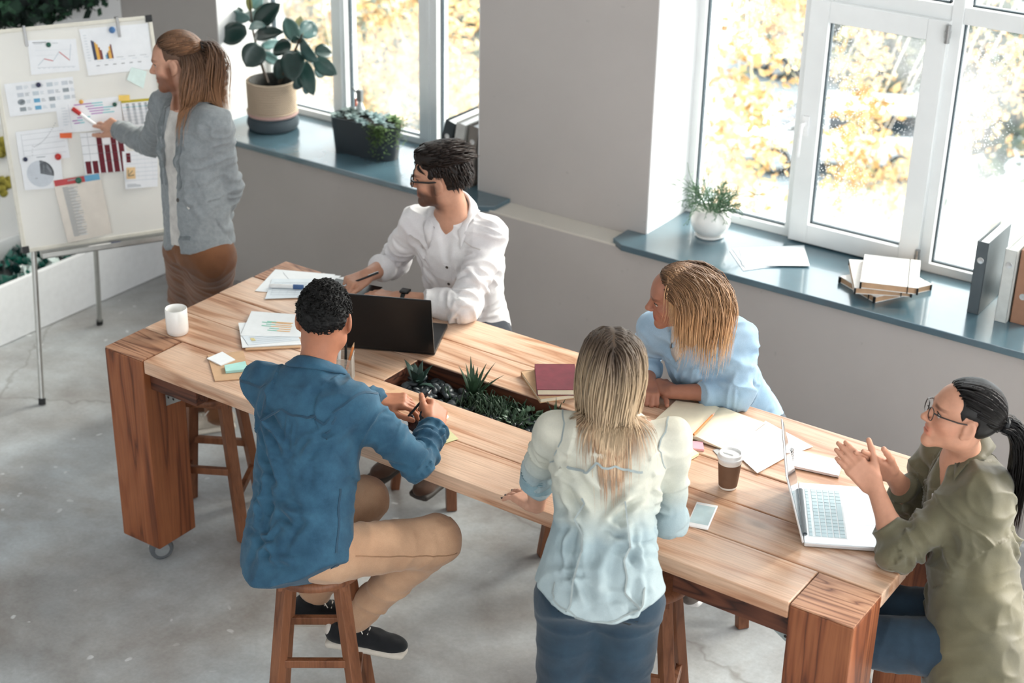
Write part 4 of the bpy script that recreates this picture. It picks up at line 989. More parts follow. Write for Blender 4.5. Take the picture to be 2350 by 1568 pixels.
for i, (bx_, by_, tx, ty, w_, mi, dy) in enumerate(((566, 69, 503, 88, 21, 0, -.05), (572, 41, 527, 33, 12, 3, .02), (558, 24, 529, 8, 6, 1, .08), (587, 57, 640, 9, 19, 0, .03), (585, 83, 645, 72, 13, 0, -.06), (598, 104, 564, 153, 23, 0, -.08), (575, 25, 569, -14, 6, 2, 0), (580, 20, 601, -10, 12, 3, .06), (600, 106, 645, 96, 9, 3, .12), (600, 121, 643, 147, 10, 3, .1), (572, 62, 606, 58, 10, 3, -.04), (577, 50, 560, 12, 9, 0, .1), (582, 56, 592, 18, 11, 0, .08),
        (680, 97, 655, 39, 15, 1, .02), (690, 85, 686, 33, 10, 2, .1), (692, 84, 724, 50, 17, 3, .1), (690, 92, 726, 140, 19, 3, -.06), (722, 118, 763, 123, 15, 0, .06), (722, 138, 772, 171, 15, 1, .02), (672, 116, 672, 184, 22, 0, -.1), (668, 109, 624, 115, 18, 0, -.02), (698, 142, 718, 219, 15, 1, -.04), (648, 135, 640, 184, 15, 0, -.02), (688, 168, 684, 208, 15, 0, .02), (690, 112, 722, 152, 13, 1, .05), (724, 156, 745, 178, 9, 3, .08), (700, 190, 704, 219, 6, 3, .05), (684, 100, 676, 84, 10, 1, -.05))):
    y0 = 6.1+dy*.5; y1 = 6.1+dy*1.6
    g = np.random.default_rng(300+i); leafblade(rp, Yp(bx_, by_, y0), Yp(tx, ty, y1), w_/330, np.array([.5, -.8, .5])+g.normal(0, .28, 3), RL[mi], .18+.2*g.random(), .06)
tag(rp, 'rubber plant with dark glossy leaves in a rope basket', 'plant')
# dark trough of succulents
sp = empty('succulent_planter', (-5.005, 6.075, SZ), math.radians(5)); DARKP = plain('charcoal_planter', (40, 48, 54), .5, var=.05)
def stadium(L, W, n=8):
    r_ = W/2; pts = []
    for k in range(n+1): a = -PI/2+PI*k/n; pts.append((L/2-r_+r_*math.cos(a), r_*math.sin(a)))
    for k in range(n+1): a = PI/2+PI*k/n; pts.append((-L/2+r_+r_*math.cos(a), r_*math.sin(a)))
    return pts
secs = [(stadium(.36, .13), .0), (stadium(.40, .155), .185), (stadium(.39, .145), .185), (stadium(.388, .143), .165)]
m_ = MB(); n = len(secs[0][0]); vs = [(x, y, z) for s_, z in secs for x, y in s_]; fs = [tuple(reversed(range(n)))]
for i in range(3): fs += [(i*n+k, i*n+(k+1) % n, (i+1)*n+(k+1) % n, (i+1)*n+k) for k in range(n)]
m_.add(vs, fs); m_.build('pot', DARKP, sp, smooth=True)
MB().prism(stadium(.386, .141), .15, .166).build('soil', plain('dark_soil', (40, 36, 32), .95, bump=.5), sp)
SUC = [plain('grey_green_succulent', (128, 148, 146), .5, var=.15, nscale=25), plain('blue_green_succulent', (150, 176, 176), .45, var=.12, nscale=25), plain('dark_succulent', (84, 102, 98), .5, var=.2, nscale=25), plain('green_spiky', (110, 140, 92), .5, var=.2)]
def rosette(parent, c, R0, nl, mat, seed, flat=.35, name='rosette'):
    m_ = MB(); g = np.random.default_rng(seed); c = np.asarray(c, float)
    for k in range(nl):
        t = k/nl; a = k*2.39996; L = R0*(1-.62*t); el = .15+1.1*t
        d = np.array([math.cos(a)*math.cos(el), math.sin(a)*math.cos(el), math.sin(el)])
        blade(m_, c+d*.004, c+d*L, L*.26, L*.06, 4, flat)
    return m_.build(name, mat, parent, smooth=True)
g = np.random.default_rng(8)
for i, (x, y, z, R0, mi, nl) in enumerate(((-.16, -.03, .185, .05, 0, 22), (-.11, .02, .2, .06, 2, 24), (-.06, -.035, .195, .055, 0, 24), (-.15, .045, .19, .05, 2, 20), (-.01, -.04, .185, .045, 1, 20), (-.03, .04, .2, .05, 0, 20), (.05, .0, .21, .06, 1, 16), (.1, -.035, .2, .055, 1, 18), (.04, -.06, .185, .04, 1, 18), (.15, .02, .205, .06, 3, 18), (.1, .045, .2, .05, 1, 16), (.16, -.04, .19, .045, 0, 18), (-.19, .0, .18, .04, 2, 18))):
    rosette(sp, (x, y, z-.012), R0, nl, SUC[mi], 400+i, .35 if mi != 3 else .25)
m_ = MB()
for k in range(420):
    x = g.normal(.125, .032); y = -.068-.025*g.random(); z = .19-abs(g.normal(0, .055)); a = g.uniform(0, 6.28); e = g.uniform(-.6, .6)
    if g.random() < .25: x = .19+.03*g.random(); y = g.uniform(-.04, .05); z += .02
    L = .016; blade(m_, (x, y, z), (x+L*math.cos(a)*math.cos(e), y+L*math.sin(a)*math.cos(e), z+L*math.sin(e)), .0032, 0, 3, .4)
o = m_.build('trailing_stems', plain('trailing_green', (86, 112, 62), .6, var=.3, nscale=40), sp, smooth=True); o['kind'] = 'stuff'
tag(sp, 'charcoal oblong planter packed with grey-green succulents', 'planter')
c = Yp(826, 238, 6.24); r = empty('spray_bottle', (c[0], 6.24, SZ)); MB().lathe([(.001, 0), (.03, 0), (.033, .01), (.033, .14), (.014, .185), (.012, .2)], 20).build('bottle', plain('clear_bottle', (206, 214, 216), .2), r, smooth=True)
m_ = MB(); m_.box((-.014, -.012, .2), (.016, .012, .262)); m_.tube([(-.012, 0, .235), (-.04, 0, .258)], [.005, .004], 8); m_.sphere((-.043, 0, .26), .007, 8, 6); m_.build('spray_head', plain('grey_head', (120, 124, 124), .4), r, bevel=.003)
MB().box((-.03, -.005, .165), (-.022, .005, .21)).build('trigger', plain('orange_trigger', (206, 96, 48), .4), r, bevel=.002); tag(r, 'spray bottle with grey head and orange trigger behind the charcoal planter', 'spray bottle')
# ================================================================== binders
def binder(x, y, w_, mat, lean, label, hole=.235, H=.315, D=.27, group='binders by the pier', edge=None):
    r = empty('ring_binder', (x, y, SZ+.0005)); r.rotation_euler = (0, lean, 0)
    m_ = MB(); m_.box((0, 0, 0), (w_, .003, H)); m_.box((0, 0, 0), (.003, D, H)); m_.box((w_-.003, 0, 0), (w_, D, H)); m_.build('cover', mat, r, bevel=.0012)
    MB().box((.006, .012, .006), (w_-.006, D-.012, H-.012)).build('pages', PAPER, r)
    Mh = Matrix.Translation((w_/2, -.0012, hole)) @ Matrix.Rotation(PI/2, 4, 'X')
    MB().lathe([(.008, -.001), (.0125, -.001), (.0135, .0004), (.0125, .0014), (.0095, .0008), (.001, .0004)], 20, M=Mh).build('finger_ring', plain('pale_metal', (214, 216, 216), .3, .6), r, smooth=True)
    return tag(r, label, 'binder', group)
BD, BLG, BBR = plain('charcoal_binder', (62, 66, 70), .55), plain('light_grey_binder', (186, 186, 182), .55), plain('taupe_binder', (118, 112, 106), .55)
binder(-4.545, 6.02, .06, plain('black_green_binder', (40, 50, 54), .5), .26, 'dark binder leaning first in the row by the pier')
binder(-4.435, 6.0, .055, BLG, .16, 'light grey binder leaning in the middle of the row by the pier')
binder(-4.352, 6.0, .055, BBR, .14, 'taupe binder leaning against the pier')
binder(-1.832, 6.048, .048, plain('slate_binder', (84, 92, 96), .55), 0, 'slate grey binder standing first of the row on the right sill', group='binders on the right sill')
binder(-1.712, 6.035, .048, plain('pale_grey_binder', (204, 206, 202), .55), 0, 'pale grey binder standing in the middle on the right sill', .25, group='binders on the right sill')
binder(-1.656, 6.06, .07, plain('brown_binder', (158, 116, 92), .6), 0, 'brown kraft binder standing last on the right sill', .12, group='binders on the right sill')
# ================================================================== right sill
pc = Zp(1628, 541, SZ); pc = (pc[0], pc[1], SZ); r = empty('potted_plant', pc)
MB().lathe([(.001, .012), (.055, .012), (.075, .03), (.09, .065), (.088, .1), (.07, .132), (.064, .134), (.06, .125), (.001, .12)], 40).build('pot', WHITEC, r, smooth=True)
MB().lathe([(.001, 0), (.06, 0), (.066, .006), (.066, .014), (.06, .012), (.001, .012)], 40).build('saucer', WHITEC, r, smooth=True)
m_ = MB(); g = np.random.default_rng(77)
def fork(p, d, L, rad, lv):
    q = p+d*L; m_.tube([p, (p+q)/2+g.normal(0, .003, 3), q], [rad, rad, rad*.9], 4)
    if lv < 3:
        for _ in range(2+(g.random() < .25)):
            nd = d+g.normal(0, .42, 3); nd[2] -= .12*lv; nd /= np.linalg.norm(nd); fork(q, nd, L*g.uniform(.6, .9), rad*.85, lv+1)
for k in range(56):
    a = g.uniform(0, 6.28); d = np.array([math.cos(a)*g.uniform(.2, 1), math.sin(a)*g.uniform(.2, 1), g.uniform(.3, 1.1)]); d /= np.linalg.norm(d)
    fork(np.array([.045*math.cos(a)*g.random(), .045*math.sin(a)*g.random(), .12]), d, g.uniform(.035, .06), .0019, 0)
for k in range(4):
    a = (-.2, .3, 2.9, 3.5)[k]; fork(np.array([.0, .0, .13]), np.array([math.cos(a)*.8, math.sin(a)*.3, .55]), .11, .0016, 1)
o = m_.build('stems', plain('rhipsalis_green', (82, 116, 84), .55, var=.3, nscale=30), r, smooth=True); o['kind'] = 'stuff'
tag(r, 'bushy twiggy green plant in a round white pot', 'plant')
for i, (px, mat, lb) in enumerate(((((1673, 575), (1690, 572), (1720, 612), (1704, 621)), PAPER2, 'lowest sheet of the papers on the right sill'), (((1680, 570), (1846, 563), (1848, 600), (1712, 616)), PAPER2, 'middle sheet of the papers on the right sill'), (((1697, 568), (1846, 567), (1858, 610), (1704, 608)), PAPER, 'topmost white sheet of the papers on the right sill'))):
    if i == 0: px = ((1674, 575), (1830, 566), (1840, 602), (1706, 621))
    sheet('paper_sheet', onz(px, SZ+.002+.003*i), .002, mat, lb, 'paper')
def folder_box(c, L, W, h, yaw, z0, label):
    r = empty('portfolio_box', (c[0], c[1], z0), yaw)
    m_ = MB(); m_.box((-L/2, -W/2, 0), (L/2, W/2, .003)); m_.box((-L/2, -W/2, h-.003), (L/2, W/2, h)); m_.build('cover', plain('white_board_cover', (238, 236, 232), .6), r, bevel=.001)
    MB().box((-L/2+.002, -W/2+.002, .003), (L/2-.002, W/2-.002, h-.003)).build('pages', plain('tan_edge', (196, 158, 124), .7, var=.1), r)
    for sx in (-1, 1):
        for sy in (-1, 1): m_ = MB(); m_.box((sx*L/2-.007, sy*W/2-.007, .0008), (sx*L/2+.0012, sy*W/2+.0012, h-.0008)) if sx == 1 else m_.box((sx*L/2-.0012, sy*W/2-.007, .0008), (sx*L/2+.007, sy*W/2+.0012, h-.0008)); m_.build('corner_guard', BLACKP, r)
    m_ = MB(); m_.box((L/2-.045, -W/2-.0015, -.0004), (L/2-.041, W/2+.0015, h+.0006)); m_.build('elastic_band', BLACKR, r)
    return tag(r, label, 'book', 'boxed books on the right sill')
c0 = mid(Zp(1925, 640, SZ), Zp(2018, 705, SZ), Zp(2138, 675, SZ), Zp(2045, 612, SZ))
folder_box(c0, .235, .30, .028, math.radians(62)-PI/2, SZ, 'lowest boxed book of the stack on the right sill')
c2 = mid(*[Zp(x, y, SZ+.088) for x, y in ((1988, 580), (2118, 597), (2108, 662), (1965, 648))])
folder_box(c2-np.array([.045, .0, 0]), .235, .30, .028, math.radians(28), SZ+.0285, 'middle boxed book of the stack on the right sill')
folder_box(c2, .235, .30, .030, math.radians(20), SZ+.057, 'topmost white boxed book of the stack on the right sill')
# ================================================================== organic modelling: smooth implicit bodies, meshed on a grid
def unit(v): v = np.asarray(v, float); return v/np.linalg.norm(v)
A3 = lambda *v: np.array(v, float)
def vnoise(P, seed=0):
    i = np.floor(P).astype(np.int64); f = P-i; f = f*f*(3-2*f)
    def hs(a, b, c):
        n = (a*73856093) ^ (b*19349663) ^ (c*83492791) ^ (seed*2654435)
        n = (n ^ (n >> 13))*1274126177 & 0x7fffffff; n = n ^ (n >> 16)
        return (n % 65536)/32767.5-1.0
    x, y, z = i[..., 0], i[..., 1], i[..., 2]; r = 0
    for dx in (0, 1):
        for dy in (0, 1):
            for dz in (0, 1):
                w_ = (f[..., 0] if dx else 1-f[..., 0])*(f[..., 1] if dy else 1-f[..., 1])*(f[..., 2] if dz else 1-f[..., 2])
                r = r+w_*hs(x+dx, y+dy, z+dz)
    return r
class Field:
    def __init__(s): s.p = []
    def add(s, fn, lo, hi, k, op='u'): s.p.append((fn, np.asarray(lo, float), np.asarray(hi, float), k, op)); return s
    def cap(s, a, b, ra, rb=None, k=.02, op='u', sq=None):
        a, b = np.asarray(a, np.float32), np.asarray(b, np.float32); rb = ra if rb is None else rb; ba = b-a; L2 = float(max(ba@ba, 1e-9))
        def fn(P):
            q = P-a; h = np.clip(q@ba/L2, 0, 1); d = q-h[..., None]*ba
            return np.sqrt(np.einsum('...i,...i', d, d))-(ra+(rb-ra)*h)
        m = max(ra, rb)*1.02
        return s.add(fn, np.minimum(a, b)-m, np.maximum(a, b)+m, k, op)
    def ell(s, c, r, R=None, k=.02, op='u'):
        c, r = np.asarray(c, np.float32), np.asarray(r, np.float32); R = (np.eye(3) if R is None else R).astype(np.float32)   # rows: local axes
        def fn(P):
            q = (P-c)@R.T; k0 = np.sqrt(((q/r)**2).sum(-1)); k1 = np.sqrt(((q/(r*r))**2).sum(-1)); return k0*(k0-1)/np.maximum(k1, 1e-9)
        m = r.max(); return s.add(fn, c-m, c+m, k, op)
    def box(s, c, hs, R=None, rad=.004, k=.01, op='u'):
        c, hs = np.asarray(c, np.float32), np.asarray(hs, np.float32); R = (np.eye(3) if R is None else R).astype(np.float32)
        def fn(P):
            q = np.abs((P-c)@R.T)-(hs-rad); return np.sqrt((np.maximum(q, 0)**2).sum(-1))+np.minimum(q.max(-1), 0)-rad
        m = np.linalg.norm(hs); return s.add(fn, c-m, c+m, k, op)
    def loft(s, a, b, l0, l1, secs, k=.03, n=2.3, op='u'):
        """secs: (t, half width, half depth, forward offset); lateral axis turns from l0 to l1"""
        a, b = np.asarray(a, np.float32), np.asarray(b, np.float32); ba = b-a; L = float(np.linalg.norm(ba)); ax = ba/L
        ts, ws, ds, os_ = [np.array(c) for c in zip(*secs)]; l0, l1 = unit(l0).astype(np.float32), unit(l1).astype(np.float32)
        def fn(P):
            q = P-a; tt = q@ax/L; t = np.clip(tt, ts[0], ts[-1]); w_ = np.interp(t, ts, ws).astype(np.float32); d_ = np.interp(t, ts, ds).astype(np.float32); o_ = np.interp(t, ts, os_).astype(np.float32)
            tc = np.clip(t, 0, 1)[..., None]; lat = l0*(1-tc)+l1*tc; lat = lat-(lat@ax)[..., None]*ax; lat = lat/np.linalg.norm(lat, axis=-1)[..., None]
            fw = np.cross(ax, lat)
            x = (q*lat).sum(-1); y = (q*fw).sum(-1)-o_; zz = (tt-t)*L
            r = ((np.abs(x)/w_)**n+(np.abs(y)/d_)**n)**(1/n); d = (r-1)*np.minimum(w_, d_)
            return np.where(np.abs(zz) > 1e-6, np.hypot(np.maximum(d, 0), zz)+np.minimum(d, 0)*0, d)
        m = max(ws.max(), ds.max()+np.abs(os_).max())*1.1
        e = [a+ba*ts[0], a+ba*ts[-1]]
        return s.add(fn, np.minimum(*e)-m, np.maximum(*e)+m, k, op)
    def ev(s, P):
        D = np.full(P.shape[:-1], .5)
        for fn, lo, hi, k, op in s.p: D = _comb(D, fn(P), k, op)
        return D
    def grad(s, P, e=.002):
        g = np.stack([s.ev(P+np.eye(3)[i]*e)-s.ev(P-np.eye(3)[i]*e) for i in range(3)], -1); return g/np.maximum(np.linalg.norm(g, axis=-1), 1e-9)[..., None]
    def mesh(s, h, lo=None, hi=None, cut=None):
        us = [p for p in s.p if p[4] == 'u']
        L = np.min([p[1] for p in us], 0)-h*3 if lo is None else np.asarray(lo, float); U = np.max([p[2] for p in us], 0)+h*3 if hi is None else np.asarray(hi, float)
        n = np.ceil((U-L)/h).astype(int)+1; ax = [L[i]+h*np.arange(n[i]) for i in range(3)]
        D = np.full(n, .08, np.float32)
        for fn, l_, u_, k, op in s.p:
            pad = k+.03 if op == 'u' else .01+k
            i0 = np.maximum(np.floor((l_-pad-L)/h).astype(int), 0); i1 = np.minimum(np.ceil((u_+pad-L)/h).astype(int)+1, n)
            if (i1 <= i0).any(): continue
            P = np.stack(np.meshgrid(*[ax[i][i0[i]:i1[i]].astype(np.float32) for i in range(3)], indexing='ij'), -1)
            sl = tuple(slice(a_, b_) for a_, b_ in zip(i0, i1)); D[sl] = _comb(D[sl], fn(P).astype(np.float32), k, op)
        if cut is not None:
            P = np.argwhere(D < h*2); Q = (L+h*P).astype(np.float32); D[P[:, 0], P[:, 1], P[:, 2]] = np.maximum(D[P[:, 0], P[:, 1], P[:, 2]], cut(Q).astype(np.float32))
        D[0], D[-1], D[:, 0], D[:, -1], D[:, :, 0], D[:, :, -1] = (.08,)*6
        return surfnets(D, L, h)
def _comb(D, d, k, op):
    if op == 'u':
        h = np.clip(.5+.5*(D-d)/k, 0, 1); return D*(1-h)+d*h-k*h*(1-h)
    h = np.clip(.5-.5*(D+d)/k, 0, 1); return D*(1-h)-d*h+k*h*(1-h)
def surfnets(D, lo, h):
    S = D < 0; n = np.array(D.shape)
    cnt = sum(S[a:n[0]-1+a, b:n[1]-1+b, c:n[2]-1+c].astype(np.int8) for a in (0, 1) for b in (0, 1) for c in (0, 1))
    mixed = (cnt > 0) & (cnt < 8); cells = np.argwhere(mixed)
    idx = np.full(mixed.shape, -1, np.int64); idx[mixed] = np.arange(len(cells))
    acc = np.zeros((len(cells), 3)); num = np.zeros(len(cells))
    val = {o: D[cells[:, 0]+o[0], cells[:, 1]+o[1], cells[:, 2]+o[2]] for o in [(a, b, c) for a in (0, 1) for b in (0, 1) for c in (0, 1)]}
    for o in val:
        for ax in range(3):
            if o[ax]: continue
            p = list(o); p[ax] = 1; v0, v1 = val[o], val[tuple(p)]; m = (v0 < 0) != (v1 < 0)
            t = np.where(m, v0/np.where(m, v0-v1, 1), 0); q = np.repeat(np.array([o], float), len(cells), 0); q[:, ax] = t
            acc[m] += q[m]; num[m] += 1
    V = lo+h*(cells+acc/np.maximum(num, 1)[:, None]); F = []
    for ax in range(3):
        b, c = (ax+1) % 3, (ax+2) % 3
        s0 = [slice(None)]*3; s1 = [slice(None)]*3; s0[ax] = slice(0, -1); s1[ax] = slice(1, None)
        e = np.argwhere(S[tuple(s0)] != S[tuple(s1)])
        e = e[(e[:, b] > 0) & (e[:, c] > 0) & (e[:, b] < n[b]-1) & (e[:, c] < n[c]-1)]
        sg = S[e[:, 0], e[:, 1], e[:, 2]]
        def ix(db, dc): q = e.copy(); q[:, b] -= db; q[:, c] -= dc; return idx[q[:, 0], q[:, 1], q[:, 2]]
        f = np.stack([ix(1, 1), ix(0, 1), ix(0, 0), ix(1, 0)], -1); f[~sg] = f[~sg][:, ::-1]; F.append(f)
    return V, np.concatenate(F)
def vnormals(V, F):
    N = np.zeros_like(V); a = np.cross(V[F[:, 2]]-V[F[:, 0]], V[F[:, 3]]-V[F[:, 1]])
    for k in range(4): np.add.at(N, F[:, k], a)
    return N/np.maximum(np.linalg.norm(N, axis=1), 1e-12)[:, None]
def join(*vf):
    Vs, Fs, o = [], [], 0
    for V, F in vf: Vs.append(V); Fs.append(F+o); o += len(V)
    return np.concatenate(Vs), np.concatenate(Fs)
def to_obj(name, V, F, mat, parent, attrs=None):
    me = bpy.data.meshes.new(name); me.vertices.add(len(V)); me.vertices.foreach_set('co', V.astype(np.float32).ravel())
    me.loops.add(F.size); me.loops.foreach_set('vertex_index', F.astype(np.int32).ravel())
    me.polygons.add(len(F)); me.polygons.foreach_set('loop_start', np.arange(0, F.size, F.shape[1], dtype=np.int32)); me.polygons.foreach_set('loop_total', np.full(len(F), F.shape[1], np.int32))
    me.update(calc_edges=True); me.polygons.foreach_set('use_smooth', np.ones(len(F), bool))
    for k, a in (attrs or {}).items():
        a = np.asarray(a, np.float32)
        if a.ndim == 1: me.attributes.new(k, 'FLOAT', 'POINT').data.foreach_set('value', a)
        else: me.attributes.new(k, 'FLOAT_COLOR', 'POINT').data.foreach_set('color', np.c_[a, np.ones(len(a))].astype(np.float32).ravel())
    me.update(); return mk(name, me, mat, parent)
def folds(V, F, bones, amp=.006, freq=26, seed=1, base=.0025):
    """cloth wrinkles: ridges running across each limb (bones: a, b, strength) plus loose broad drape"""
    N = vnormals(V, F); wq = V*[10, 10, 6]+.8*np.stack([vnoise(V*5, seed+7), vnoise(V*5, seed+8), vnoise(V*5, seed+11)], -1)
    D = base*(1.6*(1-2*np.abs(vnoise(wq, seed))-.3)+.5*vnoise(V*23, seed+3))
    best = np.full(len(V), 9.0); disp = np.zeros(len(V))
    for a, b, st in bones:
        a, b = np.asarray(a, float), np.asarray(b, float); ba = b-a; L = np.linalg.norm(ba); ax = ba/L; q = V-a; t = q@ax
        h = np.clip(t, 0, L); d = np.linalg.norm(q-h[:, None]*ax, axis=1)
        w_ = q*7.0+ax*(t*freq)[:, None]*1.0
        w_ = w_+.9*np.stack([vnoise(q*9, seed+9)]*3, -1)
        r = 1-np.abs(vnoise(w_*.8, seed+5)); r = 1.5*(r**2.2-.42)
        m = d < best; best = np.where(m, d, best); disp = np.where(m, r*st, disp)
    return V+N*(D+amp*disp)[:, None]
def seg_dist(V, a, b):
    ba = b-a; t = np.clip((V-a)@ba/max(ba@ba, 1e-9), 0, 1); return np.linalg.norm(V-a-t[:, None]*ba, axis=1), t
def creases(V, F, lines):
    """explicit folds: lines of (points, width, height); the ridge fades to both ends"""
    N = vnormals(V, F); D = np.zeros(len(V))
    for pts, w_, A in lines:
        pts = [np.asarray(q, float) for q in pts]; n = len(pts)-1; lo = np.min(pts, 0)-w_*3; hi = np.max(pts, 0)+w_*3
        m = np.where(((V > lo) & (V < hi)).all(1))[0]
        if not len(m): continue
        best = np.full(len(m), 9.); tt = np.zeros(len(m))
        for i in range(n):
            d, t = seg_dist(V[m], pts[i], pts[i+1]); c = d < best; best = np.where(c, d, best); tt = np.where(c, (i+t)/n, tt)
        D[m] += A*(np.exp(-(best/w_)**2)-.55*np.exp(-((best-1.7*w_)/w_)**2))*np.sin(PI*np.clip(tt, .04, .96))**.7
    return V+N*D[:, None]
def limb_creases(a, b, c, r, n, seed, A=.007, w_=.009):
    """folds wrapping the inside of a bent limb a-b-c around b and running up both halves"""
    g = np.random.default_rng(seed); out = []; u, v = unit(a-b), unit(c-b); inn = unit(u+v+1e-6); side = unit(np.cross(u, v)+1e-6)
    for k in range(n):
        half, L = ((u, np.linalg.norm(a-b)) if k % 2 == 0 else (v, np.linalg.norm(c-b)))
        s0 = g.uniform(.02, .70)*L; c0 = b+half*s0; e1 = inn-half*(inn@half); e1 = unit(e1); e2 = np.cross(half, e1)
        a0 = g.uniform(-1.2, 3.6); da = g.uniform(.7, 1.5)*(1 if g.random() < .5 else -1); sl = g.uniform(-.06, .06)
        out.append(([c0+(e1*math.cos(a0+da*q)+e2*math.sin(a0+da*q))*r*1.02+half*sl*q for q in np.linspace(0, 1, 6)], w_*g.uniform(.8, 1.4), A*g.uniform(.5, 1.15)*(1 if g.random() < .75 else -.7)))
    return out
class Surf:
    """drape strips and buttons on a finished garment"""
    def __init__(s, V, F): s.b = BVHTree.FromPolygons(V.tolist(), F.tolist())
    def near(s, p):
        q, n, _, _ = s.b.find_nearest(Vector(p)); return np.array(q), np.array(n)
    def path(s, pts, step=.012):
        pts = [np.asarray(p, float) for p in pts]; out = []
        for a, b in zip(pts[:-1], pts[1:]):
            n = max(1, int(np.linalg.norm(b-a)/step))
            for i in range(n): out.append(a+(b-a)*i/n)
        out.append(pts[-1]); return [s.near(p) for p in out]
    def strip(s, name, pts, w, t, mat, parent, off=.0, taper=False):
        pn = s.path(pts); m_ = MB(); N = len(pn); b = 0; vs = []
        ww = w if hasattr(w, '__len__') else [w]*2
        for i, (p, n) in enumerate(pn):
            d = pn[min(i+1, N-1)][0]-pn[max(i-1, 0)][0]; d = d/max(np.linalg.norm(d), 1e-9); sd = np.cross(d, n); sd /= max(np.linalg.norm(sd), 1e-9); w_ = (ww[0]+(ww[1]-ww[0])*i/(N-1))/2
            (pa, na), (pb, nb) = s.near(p-sd*w_), s.near(p+sd*w_)
            if np.linalg.norm(pa-p) > w_*2+.004: pa, na = p-sd*w_, n
            if np.linalg.norm(pb-p) > w_*2+.004: pb, nb = p+sd*w_, n
            vs += [pa-na*.003, pa+na*(off+t), pb+nb*(off+t), pb-nb*.003]
        fs = [(0, 1, 2, 3), tuple(4*(N-1)+k for k in (3, 2, 1, 0))]
        for i in range(N-1):
            for k in range(4): a0 = i*4+k; a1 = i*4+(k+1) % 4; fs.append((a0, a0+4, a1+4, a1))
        m_.add(vs, fs); return m_.build(name, mat, parent, smooth=True)
    def button(s, p, r_, mat, parent, name='button'):
        q, n = s.near(p); R = Vector(n).to_track_quat('Z', 'Y').to_matrix().to_4x4(); R.translation = Vector(q+n*.0006)
        return MB().lathe([(.001, .0), (r_, 0), (r_, .0018), (r_*.7, .0022), (.0005, .0014)], 12, M=R).build(name, mat, parent, smooth=True)
def band(name, c, ax, x, pts, t, mat, parent, closed=False):
    """collar: pts = rows of (angle, radius_x, radius_y, height) lists from inside to outside; swept round the neck axis"""
    y = np.cross(ax, x); m_ = MB(); rows = len(pts[0]); vs = []
    for col in pts:
        for (a, rx, ry, hh) in col: vs.append(c+x*math.cos(a)*rx+y*math.sin(a)*ry+ax*hh)
    fs = []; n = len(pts)
    for i in range(n-(0 if closed else 1)):
        for k in range(rows-1): a0 = i*rows+k; b0 = ((i+1) % n)*rows+k; fs.append((a0, b0, b0+1, a0+1))
    m_.add(vs, fs); o = m_.build(name, mat, parent, smooth='all'); md = o.modifiers.new('cloth', 'SOLIDIFY'); md.thickness = t; md.offset = 0
    return o
# ------------------------------------------------------------------ skin and hair
def mat_skin(name, rgb):
    t = NT(name); v = t.coord(rnd=False); c = srgb(*rgb)
    base = t.ramp(t.noise(v, 45, 4, .6), [(.3, tuple(x*.88 for x in c[:3])+(1,)), (.7, c)])
    c2 = t.mix(1.0, base, t.attr('tint').outputs['Color'], 'MULTIPLY'); t.col(c2); t.p(Roughness=.5)
    t.b.inputs['Specular IOR Level'].default_value = .35; t.b.inputs['Subsurface Weight'].default_value = .06; t.b.inputs['Subsurface Radius'].default_value = (.012, .004, .002); t.b.inputs['Subsurface Scale'].default_value = .5
    t.bump(t.noise(v, 260, 2), .08, .001); return t.mat
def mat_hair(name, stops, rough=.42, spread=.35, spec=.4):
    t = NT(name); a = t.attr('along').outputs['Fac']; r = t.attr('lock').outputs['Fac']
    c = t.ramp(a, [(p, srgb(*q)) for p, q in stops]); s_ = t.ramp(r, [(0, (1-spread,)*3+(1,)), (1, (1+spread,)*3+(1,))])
    c = t.mix(1.0, c, s_, 'MULTIPLY'); t.col(c); t.p(Roughness=rough); t.b.inputs['Specular IOR Level'].default_value = spec; return t.mat
